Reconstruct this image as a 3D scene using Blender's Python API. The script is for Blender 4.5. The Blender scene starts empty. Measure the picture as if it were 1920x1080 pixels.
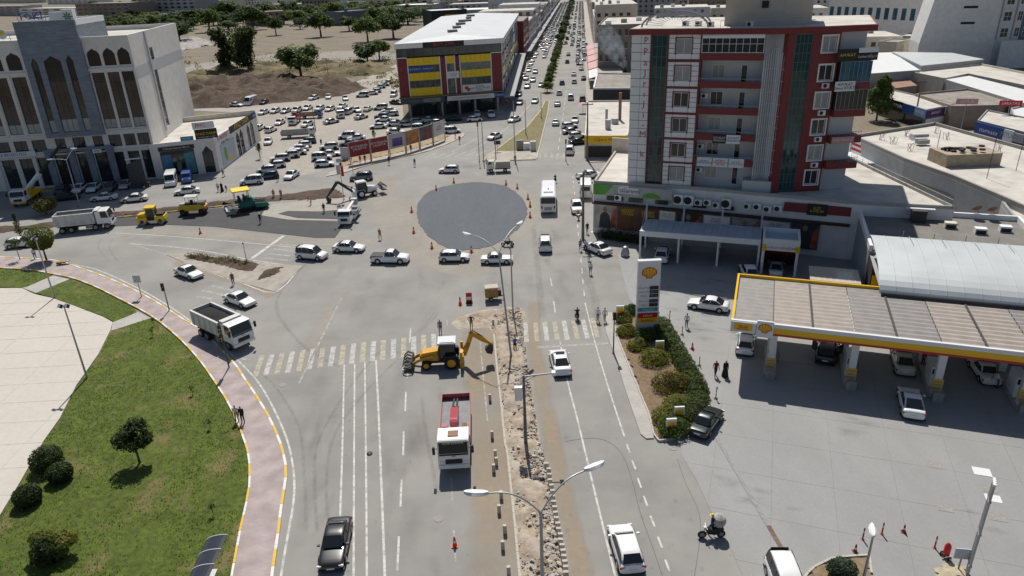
import bpy, bmesh, math, random
from mathutils import Vector, Matrix, noise as mnoise
R=math.radians; pi=math.pi; sin=math.sin; cos=math.cos
rnd=random.Random(7)
sc=bpy.context.scene; col=sc.collection
# ------------------------------------------------------------------ camera, sky, sun, exposure
CAMH=35.5; PITCH=R(24); ROLL=R(-2.2); FPX=1331.0
_f=Vector((0,cos(PITCH),-sin(PITCH))); _u0=Vector((0,sin(PITCH),cos(PITCH))); _r0=Vector((1,0,0))
_r=_r0*cos(ROLL)+_u0*sin(ROLL); _u=-_r0*sin(ROLL)+_u0*cos(ROLL)
cam=bpy.data.cameras.new('camera'); cam.sensor_width=36; cam.lens=36*FPX/1920; cam.clip_start=.5; cam.clip_end=6000
camo=bpy.data.objects.new('camera',cam); col.objects.link(camo); sc.camera=camo
camo.matrix_world=Matrix(((_r.x,_u.x,-_f.x,0),(_r.y,_u.y,-_f.y,0),(_r.z,_u.z,-_f.z,CAMH),(0,0,0,1)))
SUN_EL=R(54.5); SUN_AZ=R(-3)      # sun stands ahead of the camera
w=bpy.data.worlds.new('World'); sc.world=w; w.use_nodes=True
nt=w.node_tree; bg=nt.nodes['Background']; sky=nt.nodes.new('ShaderNodeTexSky'); sky.sky_type='NISHITA'; sky.sun_disc=False
sky.sun_elevation=SUN_EL; sky.sun_rotation=SUN_AZ; sky.altitude=500; sky.air_density=1.0; sky.dust_density=1.6; sky.ozone_density=1.0
nt.links.new(sky.outputs[0],bg.inputs[0]); bg.inputs[1].default_value=.066
sl=bpy.data.lights.new('sun','SUN'); sl.energy=4.55; sl.angle=R(.53); sl.color=(1,.955,.88)
so=bpy.data.objects.new('sun',sl); col.objects.link(so)
so.rotation_euler=(-Vector((sin(SUN_AZ)*cos(SUN_EL),cos(SUN_AZ)*cos(SUN_EL),sin(SUN_EL)))).to_track_quat('-Z','Y').to_euler(); so.location=(0,60,120)
vs=sc.view_settings; vs.view_transform='Standard'; vs.look='None'; vs.exposure=0.0; vs.gamma=1; vs.use_curve_mapping=False
sc.cycles.max_bounces=6; sc.cycles.diffuse_bounces=3; sc.cycles.glossy_bounces=2; sc.cycles.transparent_max_bounces=8
sc.cycles.volume_bounces=0; sc.cycles.use_denoising=True
# ------------------------------------------------------------------ survey: photograph position -> point of the level ground (or level z)
def G(x,y,z=0.0):
    d=_f+_r*((x-960)/FPX)+_u*((540-y)/FPX); t=(z-CAMH)/d.z
    return Vector((d.x*t,d.y*t,z))
def G2(x,y,z=0.0): p=G(x,y,z); return (p.x,p.y)
def head(a,b): return math.atan2(b[1]-a[1],b[0]-a[0])
# ------------------------------------------------------------------ materials
MT={}
def mat(name,c=(.5,.5,.5),rough=.6,metal=0,var=.1,scale=3,bump=0,bscale=30,world=False,spec=.4,var2=0,scale2=.3,tint=None,tscale=1.5,tamt=.5,trange=(.5,.7),detail=4,emit=0,coat=0,stretch=None):
    if name in MT: return MT[name]
    m=bpy.data.materials.new(name); MT[name]=m; m.use_nodes=True; n=m.node_tree; L=n.links; b=n.nodes['Principled BSDF']
    b.inputs['Roughness'].default_value=rough; b.inputs['Metallic'].default_value=metal; b.inputs['Specular IOR Level'].default_value=spec
    if coat: b.inputs['Coat Weight'].default_value=coat; b.inputs['Coat Roughness'].default_value=.06
    if world: src=n.nodes.new('ShaderNodeNewGeometry').outputs['Position']
    else: src=n.nodes.new('ShaderNodeTexCoord').outputs['Object']
    if stretch:
        mp=n.nodes.new('ShaderNodeMapping'); mp.inputs['Scale'].default_value=stretch; L.new(src,mp.inputs[0]); src=mp.outputs[0]
    def nz(s,d=4,ro=.55):
        k=n.nodes.new('ShaderNodeTexNoise'); k.inputs['Scale'].default_value=s; k.inputs['Detail'].default_value=d; k.inputs['Roughness'].default_value=ro; L.new(src,k.inputs['Vector']); return k.outputs[0]
    def ramp(s,p0,p1,c0,c1):
        k=n.nodes.new('ShaderNodeValToRGB'); e=k.color_ramp.elements; e[0].position=p0;e[1].position=p1;e[0].color=(*c0,1);e[1].color=(*c1,1); L.new(s,k.inputs[0]); return k.outputs[0]
    def mul(a,bb):
        k=n.nodes.new('ShaderNodeMix'); k.data_type='RGBA'; k.blend_type='MULTIPLY'; k.inputs[0].default_value=1; L.new(a,k.inputs[6]); L.new(bb,k.inputs[7]); return k.outputs[2]
    o=ramp(nz(scale,detail),.3,.7,tuple(x*(1-var) for x in c),tuple(min(1,x*(1+var)) for x in c))
    if var2: o=mul(o,ramp(nz(scale2,5),.32,.68,(1-var2,)*3,(1,)*3))
    if tint:
        k=n.nodes.new('ShaderNodeMix'); k.data_type='RGBA'; f=ramp(nz(tscale,6,.62),trange[0],trange[1],(0,0,0),(tamt,)*3)
        L.new(f,k.inputs[0]); L.new(o,k.inputs[6]); k.inputs[7].default_value=(*tint,1); o=k.outputs[2]
    L.new(o,b.inputs['Base Color'])
    if emit: b.inputs['Emission Strength'].default_value=emit; L.new(o,b.inputs['Emission Color'])
    if bump:
        k=n.nodes.new('ShaderNodeBump'); k.inputs['Strength'].default_value=bump; k.inputs['Distance'].default_value=.05; L.new(nz(bscale,5),k.inputs['Height']); L.new(k.outputs[0],b.inputs['Normal'])
    m['src']=1
    return m
def alpha_noise(m,scale,p0,p1,world=True,base=1.0,attr=None):
    """breaks a thin sheet (paint, dust, tyre marks) into worn patches"""
    n=m.node_tree; L=n.links; b=n.nodes['Principled BSDF']
    src=n.nodes.new('ShaderNodeNewGeometry').outputs['Position']
    k=n.nodes.new('ShaderNodeTexNoise'); k.inputs['Scale'].default_value=scale; k.inputs['Detail'].default_value=6; k.inputs['Roughness'].default_value=.65; L.new(src,k.inputs['Vector'])
    r=n.nodes.new('ShaderNodeMapRange'); r.inputs[1].default_value=p0; r.inputs[2].default_value=p1; r.inputs[3].default_value=0; r.inputs[4].default_value=base; L.new(k.outputs[0],r.inputs[0]); o=r.outputs[0]
    if attr:
        a=n.nodes.new('ShaderNodeAttribute'); a.attribute_name=attr; q=n.nodes.new('ShaderNodeMath'); q.operation='MULTIPLY'; L.new(o,q.inputs[0]); L.new(a.outputs['Fac'],q.inputs[1]); o=q.outputs[0]
    L.new(o,b.inputs['Alpha']); return m
# setting
ASPH=mat('asphalt',(.295,.285,.268),.88,var=.14,scale=55,bump=.25,bscale=60,world=True,var2=.24,scale2=.09,tint=(.37,.352,.315),tscale=.22,tamt=.5,trange=(.42,.78))
ASPH2=mat('asphalt_far',(.20,.195,.185),.9,var=.12,scale=8,world=True,var2=.15,scale2=.06)
NEWA=mat('fresh_asphalt',(.108,.119,.136),.85,var=.09,scale=4,bump=.12,bscale=26,world=True,var2=.16,scale2=.3,stretch=(1,.14,1))
NEWB=mat('hot_asphalt',(.062,.062,.066),.8,var=.25,scale=9,bump=.4,bscale=20,world=True,var2=.2,scale2=.4)
SOIL=mat('dusty_soil',(.225,.185,.142),.95,var=.22,scale=1.2,bump=.4,bscale=5,world=True,var2=.3,scale2=.08,tint=(.20,.175,.085),tscale=.06,tamt=.55,trange=(.5,.62))
LOTM=mat('packed_lot_ground',(.385,.35,.305),.95,var=.12,scale=.9,world=True,var2=.14,scale2=.07,bump=.2,bscale=4)
CLAY=mat('brown_clay_soil',(.08,.053,.036),.95,var=.35,scale=1.4,bump=.9,bscale=2.5,world=True,tint=(.18,.13,.09),tscale=.5,tamt=.5)
DIRT=mat('dug_earth',(.35,.275,.20),.95,var=.3,scale=2.2,bump=.9,bscale=7,world=True,tint=(.47,.43,.37),tscale=.7,tamt=.7,trange=(.42,.62))
GRASSM=mat('lawn_soil',(.095,.128,.018),.95,var=.35,scale=2.5,bump=.9,bscale=28,world=True,var2=.25,scale2=.5,tint=(.23,.17,.085),tscale=.22,tamt=.85,trange=(.54,.70))
PLAZ=mat('pale_plaza_stone',(.55,.508,.447),.8,var=.05,scale=3,world=True,var2=.07,scale2=.15,bump=.1,bscale=25)
PLAZJ=mat('plaza_joint',(.52,.485,.435),.85,world=True)
KWHITE=mat('kerb_white_paint',(.72,.70,.65),.7,var=.12,scale=5,tint=(.4,.37,.32),tscale=6,tamt=.6)
KYEL=mat('kerb_yellow_paint',(.68,.44,.07),.7,var=.14,scale=5,tint=(.42,.34,.2),tscale=6,tamt=.55)
CONC=mat('concrete',(.44,.42,.385),.85,var=.1,scale=4,bump=.15,bscale=25,var2=.15,scale2=.6)
CONCD=mat('worn_concrete',(.30,.285,.26),.9,var=.18,scale=4,bump=.3,bscale=20)
FORE=mat('forecourt_concrete',(.305,.302,.296),.75,var=.06,scale=9,world=True,var2=.14,scale2=.22,tint=(.255,.25,.24),tscale=.5,tamt=.4,trange=(.5,.7),stretch=(1,.45,1))
FJOINT=mat('joint_filler',(.2,.195,.185),.9,world=True)
KSTONE=mat('kerb_concrete',(.47,.44,.39),.85,var=.14,scale=6,bump=.2)
def paver(name,c1,c2,mort,s):
    m=mat(name,c1,.9,world=True); n=m.node_tree; L=n.links; b=n.nodes['Principled BSDF']
    g=n.nodes.new('ShaderNodeNewGeometry'); k=n.nodes.new('ShaderNodeTexBrick'); L.new(g.outputs['Position'],k.inputs['Vector']); k.inputs['Scale'].default_value=s
    k.inputs['Color1'].default_value=(*c1,1);k.inputs['Color2'].default_value=(*c2,1);k.inputs['Mortar'].default_value=(*mort,1);k.inputs['Mortar Size'].default_value=.018
    q=n.nodes.new('ShaderNodeTexNoise'); q.inputs['Scale'].default_value=.6; q.inputs['Detail'].default_value=6; L.new(g.outputs['Position'],q.inputs['Vector'])
    r=n.nodes.new('ShaderNodeValToRGB'); r.color_ramp.elements[0].color=(.72,.72,.72,1); r.color_ramp.elements[0].position=.35; r.color_ramp.elements[1].position=.65; L.new(q.outputs[0],r.inputs[0])
    x=n.nodes.new('ShaderNodeMix'); x.data_type='RGBA'; x.blend_type='MULTIPLY'; x.inputs[0].default_value=1; L.new(k.outputs[0],x.inputs[6]); L.new(r.outputs[0],x.inputs[7]); L.new(x.outputs[2],b.inputs['Base Color'])
    bp=n.nodes.new('ShaderNodeBump'); bp.inputs['Strength'].default_value=.4; bp.inputs['Distance'].default_value=.02; bp.invert=True; L.new(k.outputs['Fac'],bp.inputs['Height']); L.new(bp.outputs[0],b.inputs['Normal'])
    return m
PAVER=paver('pink_paver',(.50,.41,.395),(.45,.375,.36),(.36,.315,.30),2.2)
PAVER2=paver('beige_paver',(.52,.46,.40),(.47,.42,.37),(.38,.35,.31),2.0)
LINEW=alpha_noise(mat('road_paint_white',(.70,.69,.65),.75,var=.06,world=True),1.6,.2,.55,base=.82)
LINEF=alpha_noise(mat('worn_road_paint',(.60,.59,.55),.8,var=.06,world=True),2.0,.36,.62,base=.7)
LINEY=alpha_noise(mat('road_paint_cream',(.60,.55,.41),.75,var=.08,world=True),1.8,.2,.6,base=.72)
LINEZ=alpha_noise(mat('worn_crossing_white',(.68,.67,.63),.75,var=.06,world=True),1.8,.2,.6,base=.72)
DUST=alpha_noise(mat('road_dust',(.44,.34,.225),.95,var=.1,scale=2,world=True),.16,.15,.75,base=.62,attr='fade')
DUSTW=alpha_noise(mat('pale_dust',(.50,.45,.38),.95,var=.1,scale=2,world=True),.14,.2,.8,base=.7,attr='fade')
TYRE=alpha_noise(mat('tyre_mark',(.10,.095,.09),.9,world=True),1.3,.3,.75,base=.2,attr='fade')
# building and object finishes
def paint(n,c,r=.35,coat=.6,var=.03): return mat('paint_'+n,c,r,var=var,scale=1.5,coat=coat,spec=.5)
WHITEP=paint('white',(.80,.80,.79)); OFFW=paint('off_white',(.70,.69,.65)); SILV=mat('paint_silver',(.52,.53,.54),.35,.35,var=.03,coat=.5); GREYP=mat('paint_grey',(.16,.165,.17),.35,.3,var=.03,coat=.6)
BLACKP=paint('black',(.012,.012,.014)); DBLUE=paint('dark_blue',(.02,.035,.075)); DGREEN=mat('paint_dark_green',(.018,.028,.027),.3,.3,coat=.7); REDP=paint('red',(.36,.02,.03)); BLUEP=paint('blue',(.03,.09,.33)); BEIGEP=paint('beige',(.55,.50,.41)); TEALP=paint('teal',(.03,.18,.17))
JCB=mat('machine_yellow',(.66,.33,.02),.45,var=.12,scale=2,tint=(.35,.2,.06),tscale=3,tamt=.5); BOMAG=mat('roller_yellow',(.74,.50,.03),.42,var=.08,scale=2,tint=(.4,.3,.1),tscale=4,tamt=.5)
VGREEN=mat('machine_green',(.01,.15,.11),.4,var=.15,scale=3,tint=(.02,.03,.03),tscale=2,tamt=.6)
STEEL=mat('steel',(.33,.33,.34),.45,.7,var=.15,scale=5); DSTEEL=mat('dark_steel',(.05,.05,.052),.6,.3,var=.2,scale=5,tint=(.14,.10,.07),tscale=3,tamt=.4); GALV=mat('galvanised',(.36,.37,.38),.5,.4,var=.1,scale=3)
RUB=mat('rubber',(.018,.018,.019),.85,var=.2,scale=8,tint=(.06,.05,.045),tscale=5,tamt=.4); BLK=mat('black_plastic',(.02,.02,.022),.6,var=.1); RIM=mat('alloy',(.42,.42,.43),.35,.7)
GLASS=mat('car_glass',(.018,.022,.026),.07,var=.1,spec=.6); WGLASS=mat('window_glass',(.030,.036,.042),.08,var=.45,scale=.25,spec=.6); GGLASS=mat('green_curtain_glass',(.012,.06,.062),.08,var=.5,scale=.35,spec=.7); BGLASS=mat('bronze_glass',(.045,.033,.028),.12,var=.4,scale=.35,spec=.6); LGLASS=mat('pale_blind_and_reflection_glass',(.34,.36,.35),.2,var=.2,scale=.8); BLUEG=mat('blue_glass',(.02,.10,.16),.1,var=.3,spec=.7)  # pale glass: blinds in the flats, painted reflection in the lowest office panes
LAMPW=mat('lamp_lens',(.75,.76,.78),.15,spec=.6); LAMPR=mat('tail_lens',(.33,.012,.015),.2,spec=.6)
WWALL=mat('white_render',(.78,.765,.74),.85,var=.05,scale=.8,var2=.1,scale2=.4,bump=.1,bscale=15); CREAM=mat('cream_render',(.66,.60,.50),.85,var=.08,scale=.8,var2=.15,scale2=.4); STONEW=mat('pale_stone',(.74,.715,.67),.8,var=.06,scale=1.2,var2=.12,scale2=.5); GREYST=mat('blue_grey_stone',(.215,.25,.30),.7,var=.22,scale=1.6,stretch=(.5,.5,3),var2=.2,scale2=.7); GREYR=mat('grey_render',(.36,.36,.365),.85,var=.1,scale=.7); TANR=mat('tan_render',(.33,.275,.225),.85,var=.12,scale=.7,var2=.2,scale2=.5)
MAROON=mat('maroon_cladding',(.20,.034,.034),.6,var=.12,scale=1.2); YELC=mat('yellow_cladding',(.80,.55,.02),.5,var=.08,scale=1); CLADW=mat('white_cladding_panel',(.78,.775,.77),.5,var=.05,scale=.7); CLADG=mat('grey_cladding',(.50,.515,.53),.5,var=.05)
ROOFC=mat('pale_roof_screed',(.62,.585,.53),.9,var=.08,scale=1.2,var2=.18,scale2=.25,tint=(.30,.265,.225),tscale=.3,tamt=.7,trange=(.47,.74),bump=.15,bscale=8); ROOFG=mat('gravel_roof',(.235,.22,.20),.95,var=.2,scale=7,var2=.25,scale2=.5,tint=(.33,.37,.30),tscale=.7,tamt=.5,trange=(.62,.7),bump=.4,bscale=18); ROOFM=mat('light_metal_roof',(.57,.60,.60),.45,.25,var=.04,scale=.4,var2=.08,scale2=.3); ROOFW=mat('white_metal_roof',(.70,.71,.70),.5,.1,var=.05,scale=.5); ROOFD=mat('weathered_roof',(.33,.30,.26),.9,var=.2,scale=.9,var2=.3,scale2=.3); ROOFT=mat('rust_roof',(.30,.17,.12),.85,var=.25,scale=1); ROOFY=mat('corrugated_canopy_roof_tan',(.36,.315,.275),.6,.1,var=.12,scale=1.3,tint=(.2,.17,.14),tscale=.8,tamt=.3); ROOFX=mat('corrugated_canopy_roof',(.285,.267,.252),.6,.15,var=.12,scale=1.3,tint=(.16,.145,.13),tscale=.8,tamt=.3)
SHY=mat('station_yellow',(.80,.46,.015),.4,var=.04); SHR=mat('station_red',(.52,.015,.02),.4,var=.04); SGW=mat('sign_white',(.72,.725,.73),.45,var=.03); SGB=mat('sign_black',(.018,.018,.02),.5); SGBL=mat('sign_blue',(.02,.07,.27),.5,var=.1); SGG=mat('sign_green',(.12,.36,.05),.5,var=.2,scale=.8); SGT=mat('sign_teal',(.05,.27,.36),.5); SGPK=mat('sign_pink',(.55,.29,.28),.6,var=.15); SGBR=mat('sign_brown',(.16,.07,.035),.55,var=.4,scale=.5); TXT=mat('letter_dark',(.03,.03,.04),.6); TXG=mat('letter_grey',(.30,.30,.32),.6); ORNG=mat('cone_orange',(.62,.085,.03),.55,var=.1); YELPL=mat('plastic_yellow',(.75,.58,.03),.5)
BARK=mat('bark',(.13,.095,.065),.95,var=.3,scale=6,bump=.5,bscale=15)
def leafm(n,c,v=.35):
    m=mat(n,c,.6,var=v,scale=1.3,world=True,var2=.25,scale2=.5,spec=.25); b=m.node_tree.nodes['Principled BSDF']; n_=m.node_tree; t=n_.nodes.new('ShaderNodeBsdfTranslucent'); x=n_.nodes.new('ShaderNodeMixShader'); x.inputs[0].default_value=.42; c_=b.inputs['Base Color'].links[0].from_socket; hs=n_.nodes.new('ShaderNodeHueSaturation'); hs.inputs['Value'].default_value=1.9; hs.inputs['Saturation'].default_value=1.1; n_.links.new(c_,hs.inputs['Color']); n_.links.new(hs.outputs[0],t.inputs['Color']); n_.links.new(b.outputs[0],x.inputs[1]); n_.links.new(t.outputs[0],x.inputs[2]); n_.links.new(x.outputs[0],n_.nodes['Material Output'].inputs['Surface']); return m
LF_D=leafm('leaf_dark',(.034,.056,.017)); LF_M=leafm('leaf_mid',(.072,.112,.03)); LF_L=leafm('leaf_light',(.11,.15,.034)); LF_Y=leafm('leaf_yellow_green',(.20,.19,.035)); LF_O=leafm('leaf_olive',(.09,.10,.036)); LF_B=leafm('leaf_blue_green',(.05,.085,.06)); GBL=leafm('grass_blade',(.095,.165,.018),.4); GBR=leafm('dry_grass_blade',(.25,.19,.06)); LF_R=leafm('leaf_bronze',(.16,.10,.03))
# ------------------------------------------------------------------ mesh helpers
class M:
    def __init__(s): s.v=[];s.f=[];s.m=[];s.T=None
    def P(s,p):
        p=Vector(p)
        if s.T is not None: p=s.T@p
        s.v.append((p.x,p.y,p.z)); return len(s.v)-1
    def F(s,ids,m=0): s.f.append(tuple(ids)); s.m.append(m)
    def quad(s,a,b,c,d,m=0): s.F([s.P(a),s.P(b),s.P(c),s.P(d)],m); return s
    def poly(s,pts,m=0): s.F([s.P(p) for p in pts],m); return s
    def box(s,x0,x1,y0,y1,z0,z1,m=0):
        i=[s.P(p) for p in ((x0,y0,z0),(x1,y0,z0),(x1,y1,z0),(x0,y1,z0),(x0,y0,z1),(x1,y0,z1),(x1,y1,z1),(x0,y1,z1))]
        for q in ((0,3,2,1),(4,5,6,7),(0,1,5,4),(1,2,6,5),(2,3,7,6),(3,0,4,7)): s.F([i[k] for k in q],m)
        return s
    def prism(s,poly,z0,z1,m=0,ms=None,bottom=True):
        if area(poly)<0: poly=poly[::-1]
        n=len(poly); a=[s.P((p[0],p[1],z0)) for p in poly]; b=[s.P((p[0],p[1],z1)) for p in poly]
        if bottom: s.F(a[::-1],m)
        s.F(b,m)
        for k in range(n): s.F([a[k],a[(k+1)%n],b[(k+1)%n],b[k]],m if ms is None else ms)
        return s
    def side(s,prof,y0,y1,m=0):
        """profile in x,z pushed along y"""
        if area(prof)<0: prof=prof[::-1]
        n=len(prof); a=[s.P((p[0],y0,p[1])) for p in prof]; b=[s.P((p[0],y1,p[1])) for p in prof]
        s.F(a,m); s.F(b[::-1],m)
        for k in range(n): s.F([a[(k+1)%n],a[k],b[k],b[(k+1)%n]],m)
        return s
    def tube(s,pts,r,n=8,m=0,cap=True):
        pts=[Vector(p) for p in pts]; rr=r if isinstance(r,(list,tuple)) else [r]*len(pts); rings=[]
        for k,p in enumerate(pts):
            d=(pts[min(k+1,len(pts)-1)]-pts[max(k-1,0)]).normalized(); a=d.orthogonal().normalized() if abs(d.z)<.95 else Vector((1,0,0))
            if abs(d.z)<.95: a=Vector((-d.y,d.x,0)).normalized()
            b=d.cross(a); rings.append([s.P(p+(a*cos(2*pi*j/n)+b*sin(2*pi*j/n))*rr[k]) for j in range(n)])
        for k in range(len(rings)-1):
            for j in range(n): s.F([rings[k][j],rings[k][(j+1)%n],rings[k+1][(j+1)%n],rings[k+1][j]],m)
        if cap: s.F(rings[0][::-1],m); s.F(rings[-1],m)
        return s
    def lathe(s,prof,n=12,m=0,c=(0,0,0)):
        rings=[]
        for r,z in prof: rings.append([s.P((c[0]+max(r,1e-4)*cos(2*pi*j/n),c[1]+max(r,1e-4)*sin(2*pi*j/n),c[2]+z)) for j in range(n)])
        for k in range(len(rings)-1):
            for j in range(n): s.F([rings[k][j],rings[k][(j+1)%n],rings[k+1][(j+1)%n],rings[k+1][j]],m)
        s.F(rings[0][::-1],m); s.F(rings[-1],m); return s
    def wheelcyl(s,x,y,z,r,w,n=16,m=0): return s.tube([(x,y-w/2,z),(x,y-w/2+w*.12,z),(x,y+w/2-w*.12,z),(x,y+w/2,z)],[r*.9,r,r,r*.9],n,m)
    def loft(s,rings,m=0,cap=True,closed=True):
        ids=[[s.P(p) for p in r] for r in rings]; n=len(ids[0])
        for k in range(len(ids)-1):
            for j in range(n if closed else n-1): s.F([ids[k][j],ids[k][(j+1)%n],ids[k+1][(j+1)%n],ids[k+1][j]],m)
        if cap: s.F(ids[0][::-1],m); s.F(ids[-1],m)
        return s
    def add(s,o,mo=0):
        b=len(s.v)
        for p in o.v: s.P(p)
        for f,m in zip(o.f,o.m): s.F([k+b for k in f],m+mo)
        return s
    def mesh(s,name,mats,smooth=False,ang=38,fix=False):
        me=bpy.data.meshes.new(name); me.from_pydata(s.v,[],s.f)
        for k in (mats if isinstance(mats,(list,tuple)) else [mats]): me.materials.append(k)
        if len(me.materials)>1: me.polygons.foreach_set('material_index',s.m)
        if smooth:
            me.polygons.foreach_set('use_smooth',[True]*len(me.polygons)); me.set_sharp_from_angle(angle=R(ang))
        me.update(); return me
def area(p): return sum(p[i][0]*p[(i+1)%len(p)][1]-p[(i+1)%len(p)][0]*p[i][1] for i in range(len(p)))/2
def tag(o,label=None,cat=None,group=None,kind=None):
    if label: o['label']=label
    if cat: o['category']=cat
    if group: o['group']=group
    if kind: o['kind']=kind
    return o
def ob(name,m,mats=None,parent=None,loc=None,rz=None,smooth=False,ang=38):
    me=m.mesh(name,mats,smooth,ang) if isinstance(m,M) else m
    o=bpy.data.objects.new(name,me); col.objects.link(o)
    if parent is not None: o.parent=parent
    if loc is not None: o.location=loc
    if rz is not None: o.rotation_euler=(0,0,rz)
    return o
def empty(name,loc=(0,0,0),rz=0,label=None,cat=None,group=None):
    o=bpy.data.objects.new(name,None); o.empty_display_size=.3; col.objects.link(o); o.location=loc; o.rotation_euler=(0,0,rz); return tag(o,label,cat,group)
def copy_tree(o,parent=None):
    c=o.copy(); col.objects.link(c); c.parent=parent
    for ch in o.children: copy_tree(ch,c)
    return c
def text(s,size,m,parent,loc,rot=(R(90),0,0),align='CENTER',name='lettering',ext=.01,sx=1.0):
    c=bpy.data.curves.new(name,'FONT'); c.body=s; c.size=size; c.extrude=ext; c.align_x=align; c.align_y='CENTER'; c.resolution_u=1; c.space_line=.85
    t=bpy.data.objects.new(name,c); me=bpy.data.meshes.new_from_object(t); bpy.data.objects.remove(t); me.materials.clear(); me.materials.append(m)
    o=bpy.data.objects.new(name,me); col.objects.link(o); o.parent=parent; o.location=loc; o.rotation_euler=rot; o.scale=(sx,1,1); return o
def spline(pts,n=8,closed=False):
    """Catmull-Rom through 2-D points"""
    P=[Vector(p[:2]) for p in pts]; out=[]; N=len(P)
    for i in range(N if closed else N-1):
        a,b,c,d=[P[(i+k)%N] if closed else P[min(max(i+k,0),N-1)] for k in (-1,0,1,2)]
        for j in range(n):
            t=j/n; out.append(.5*((2*b)+(c-a)*t+(2*a-5*b+4*c-d)*t*t+(3*b-a-3*c+d)*t**3))
    if not closed: out.append(P[-1])
    return [(p.x,p.y) for p in out]
def gpx(L,z=0.0): return [G2(x,y,z) for x,y in L]
def ribbon(m,pts,w,z,mi=0):
    P=[Vector(p) for p in pts]; a=[]
    for i,p in enumerate(P):
        d=(P[min(i+1,len(P)-1)]-P[max(i-1,0)]).normalized(); n=Vector((-d.y,d.x))*(w/2); a.append((p+n,p-n))
    for i in range(len(P)-1): m.quad((*a[i][1],z),(*a[i+1][1],z),(*a[i+1][0],z),(*a[i][0],z),mi)
    return m
def resample(pts,step):
    P=[Vector(p) for p in pts]; out=[P[0]]; acc=0
    for i in range(len(P)-1):
        d=(P[i+1]-P[i]).length; t=step-acc
        while t<=d: out.append(P[i].lerp(P[i+1],t/d)); t+=step
        acc=d-(t-step)
    return [(p.x,p.y) for p in out]
def sheet(name,poly,z,m,kind='structure',parent=None,th=0):
    q=M()
    if th: q.prism(poly,z-th,z)
    else:
        if area(poly)<0: poly=poly[::-1]
        q.poly([(x,y,z) for x,y in poly])
    o=ob(name,q,m,parent)
    if kind and parent is None: o['kind']=kind
    return o
def faded(name,pts,w,z,m,label,cat,group=None,wig=.15):
    """soft edged thin film: dust or tyre mark; attribute fade is 0 at the rim"""
    P=[Vector(p) for p in pts]; q=M(); fade=[]; rows=[]
    for i,p in enumerate(P):
        d=(P[min(i+1,len(P)-1)]-P[max(i-1,0)]).normalized(); n=Vector((-d.y,d.x)); e=0.0 if i in (0,len(P)-1) else 1.0; r=[]
        for t,f in ((-1,0),(-.5,1),(.5,1),(1,0)):
            pp=p+n*(w/2*t*(1+rnd.uniform(-wig,wig))); r.append(q.P((pp.x,pp.y,z))); fade.append(f*e)
        rows.append(r)
    for i in range(len(rows)-1):
        for j in range(3): q.F([rows[i][j],rows[i+1][j],rows[i+1][j+1],rows[i][j+1]][::-1])
    o=ob(name,q,m); a=o.data.attributes.new('fade','FLOAT','POINT'); a.data.foreach_set('value',fade); return tag(o,label,cat,group,'stuff')
def clip(poly,a,b,c):
    """keep a*x+b*y<=c"""
    out=[]
    for i in range(len(poly)):
        p,q=poly[i],poly[(i+1)%len(poly)]; dp=a*p[0]+b*p[1]-c; dq=a*q[0]+b*q[1]-c
        if dp<=0: out.append(p)
        if dp*dq<0: t=dp/(dp-dq); out.append((p[0]+(q[0]-p[0])*t,p[1]+(q[1]-p[1])*t))
    return out
# ------------------------------------------------------------------ ground, roads, pavements
def zp(L,ox,oy,f): return [(ox+x/f,oy+y/f) for x,y in L]
AVY0,AVX0,AVS=206.0,10.8,.105
def av(y,off=0.0): return (AVX0+(y-AVY0)*AVS+off,y)
AVH=math.atan2(1,AVS)
sheet('ground',[(-3000,-60),(3000,-60),(3000,4500),(-3000,4500)],-.06,SOIL)
sheet('road',[(-170,15),(170,15),(170,160),av(150,16),av(200,15.5),av(1100,15.5),av(1100,-14),av(200,-14),(-4,196),(-34,190),(-62,172),(-75,148),(-170,128)],0.0,ASPH)
KERB_OUT=spline(gpx([(-60,482),(0,483),(100,489),(133,498),(194,519),(250,544),(292,567),(344,600),(371,616),(405,646),(443,687),(457,709),(479,741),(504,783),(516,808),(527,836),(534,863),(537,888),(534,913),(528,952),(522,1002),(515,1047),(507,1110)]),5)
KERB_IN=spline(gpx([(-60,500),(0,504),(53,507),(92,514),(133,522),(172,536),(221,560),(284,594),(332,632),(371,673),(404,719),(428,757),(452,810),(466,854),(469,897),(465,935),(452,993),(443,1041),(430,1110)]),5)
sheet('pavement',KERB_OUT+KERB_IN[::-1],.13,PAVER,th=.15)
PL=gpx([(-90,542),(0,542),(42,542),(64,553),(100,561),(139,575),(194,596),(212,606),(207,622),(185,666),(144,724),(113,786),(82,830),(38,907),(0,970),(-60,1060),(-140,1180),(-400,800)])
sheet('plaza_bed',PL,.135,PLAZJ,th=.16)
plz=bpy.data.objects['plaza_bed']
a0=R(2); ux,uy=cos(a0),sin(a0); vx,vy=-uy,ux; o0=G2(0,760)
for j in range(-9,9):
    for i in range(-9,10):
        cell=PL
        for (A,B,C) in ((ux,uy,(i+1)*6.2-.06),(-ux,-uy,-(i*6.2+.06)),(vx,vy,(j+1)*3.4-.09),(-vx,-vy,-(j*3.4+.09))):
            cell=clip(cell,A,B,C+A*o0[0]+B*o0[1])
            if len(cell)<3: break
        if len(cell)>=3 and abs(area(cell))>.3:
            q=M().prism(cell,.10,.145+rnd.uniform(0,.004)); ob('paving_slab',q,PLAZ,plz)
GR_A=gpx([(-80,504),(0,506),(53,509),(89,515),(100,518),(50,540),(39,541),(0,540),(-80,540)])
GR_B=gpx([(131,525),(172,539),(205,555),(252,580),(258,587),(235,597),(214,605),(195,595),(139,574),(100,560),(68,551)])
GR_C=gpx([(284,598),(330,634),(369,674),(402,720),(426,758),(450,811),(464,855),(467,897),(463,935),(450,993),(441,1041),(425,1115),(-60,1115),(-40,1040),(2,971),(40,907),(84,830),(115,786),(146,724),(187,666),(209,622)])
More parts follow.
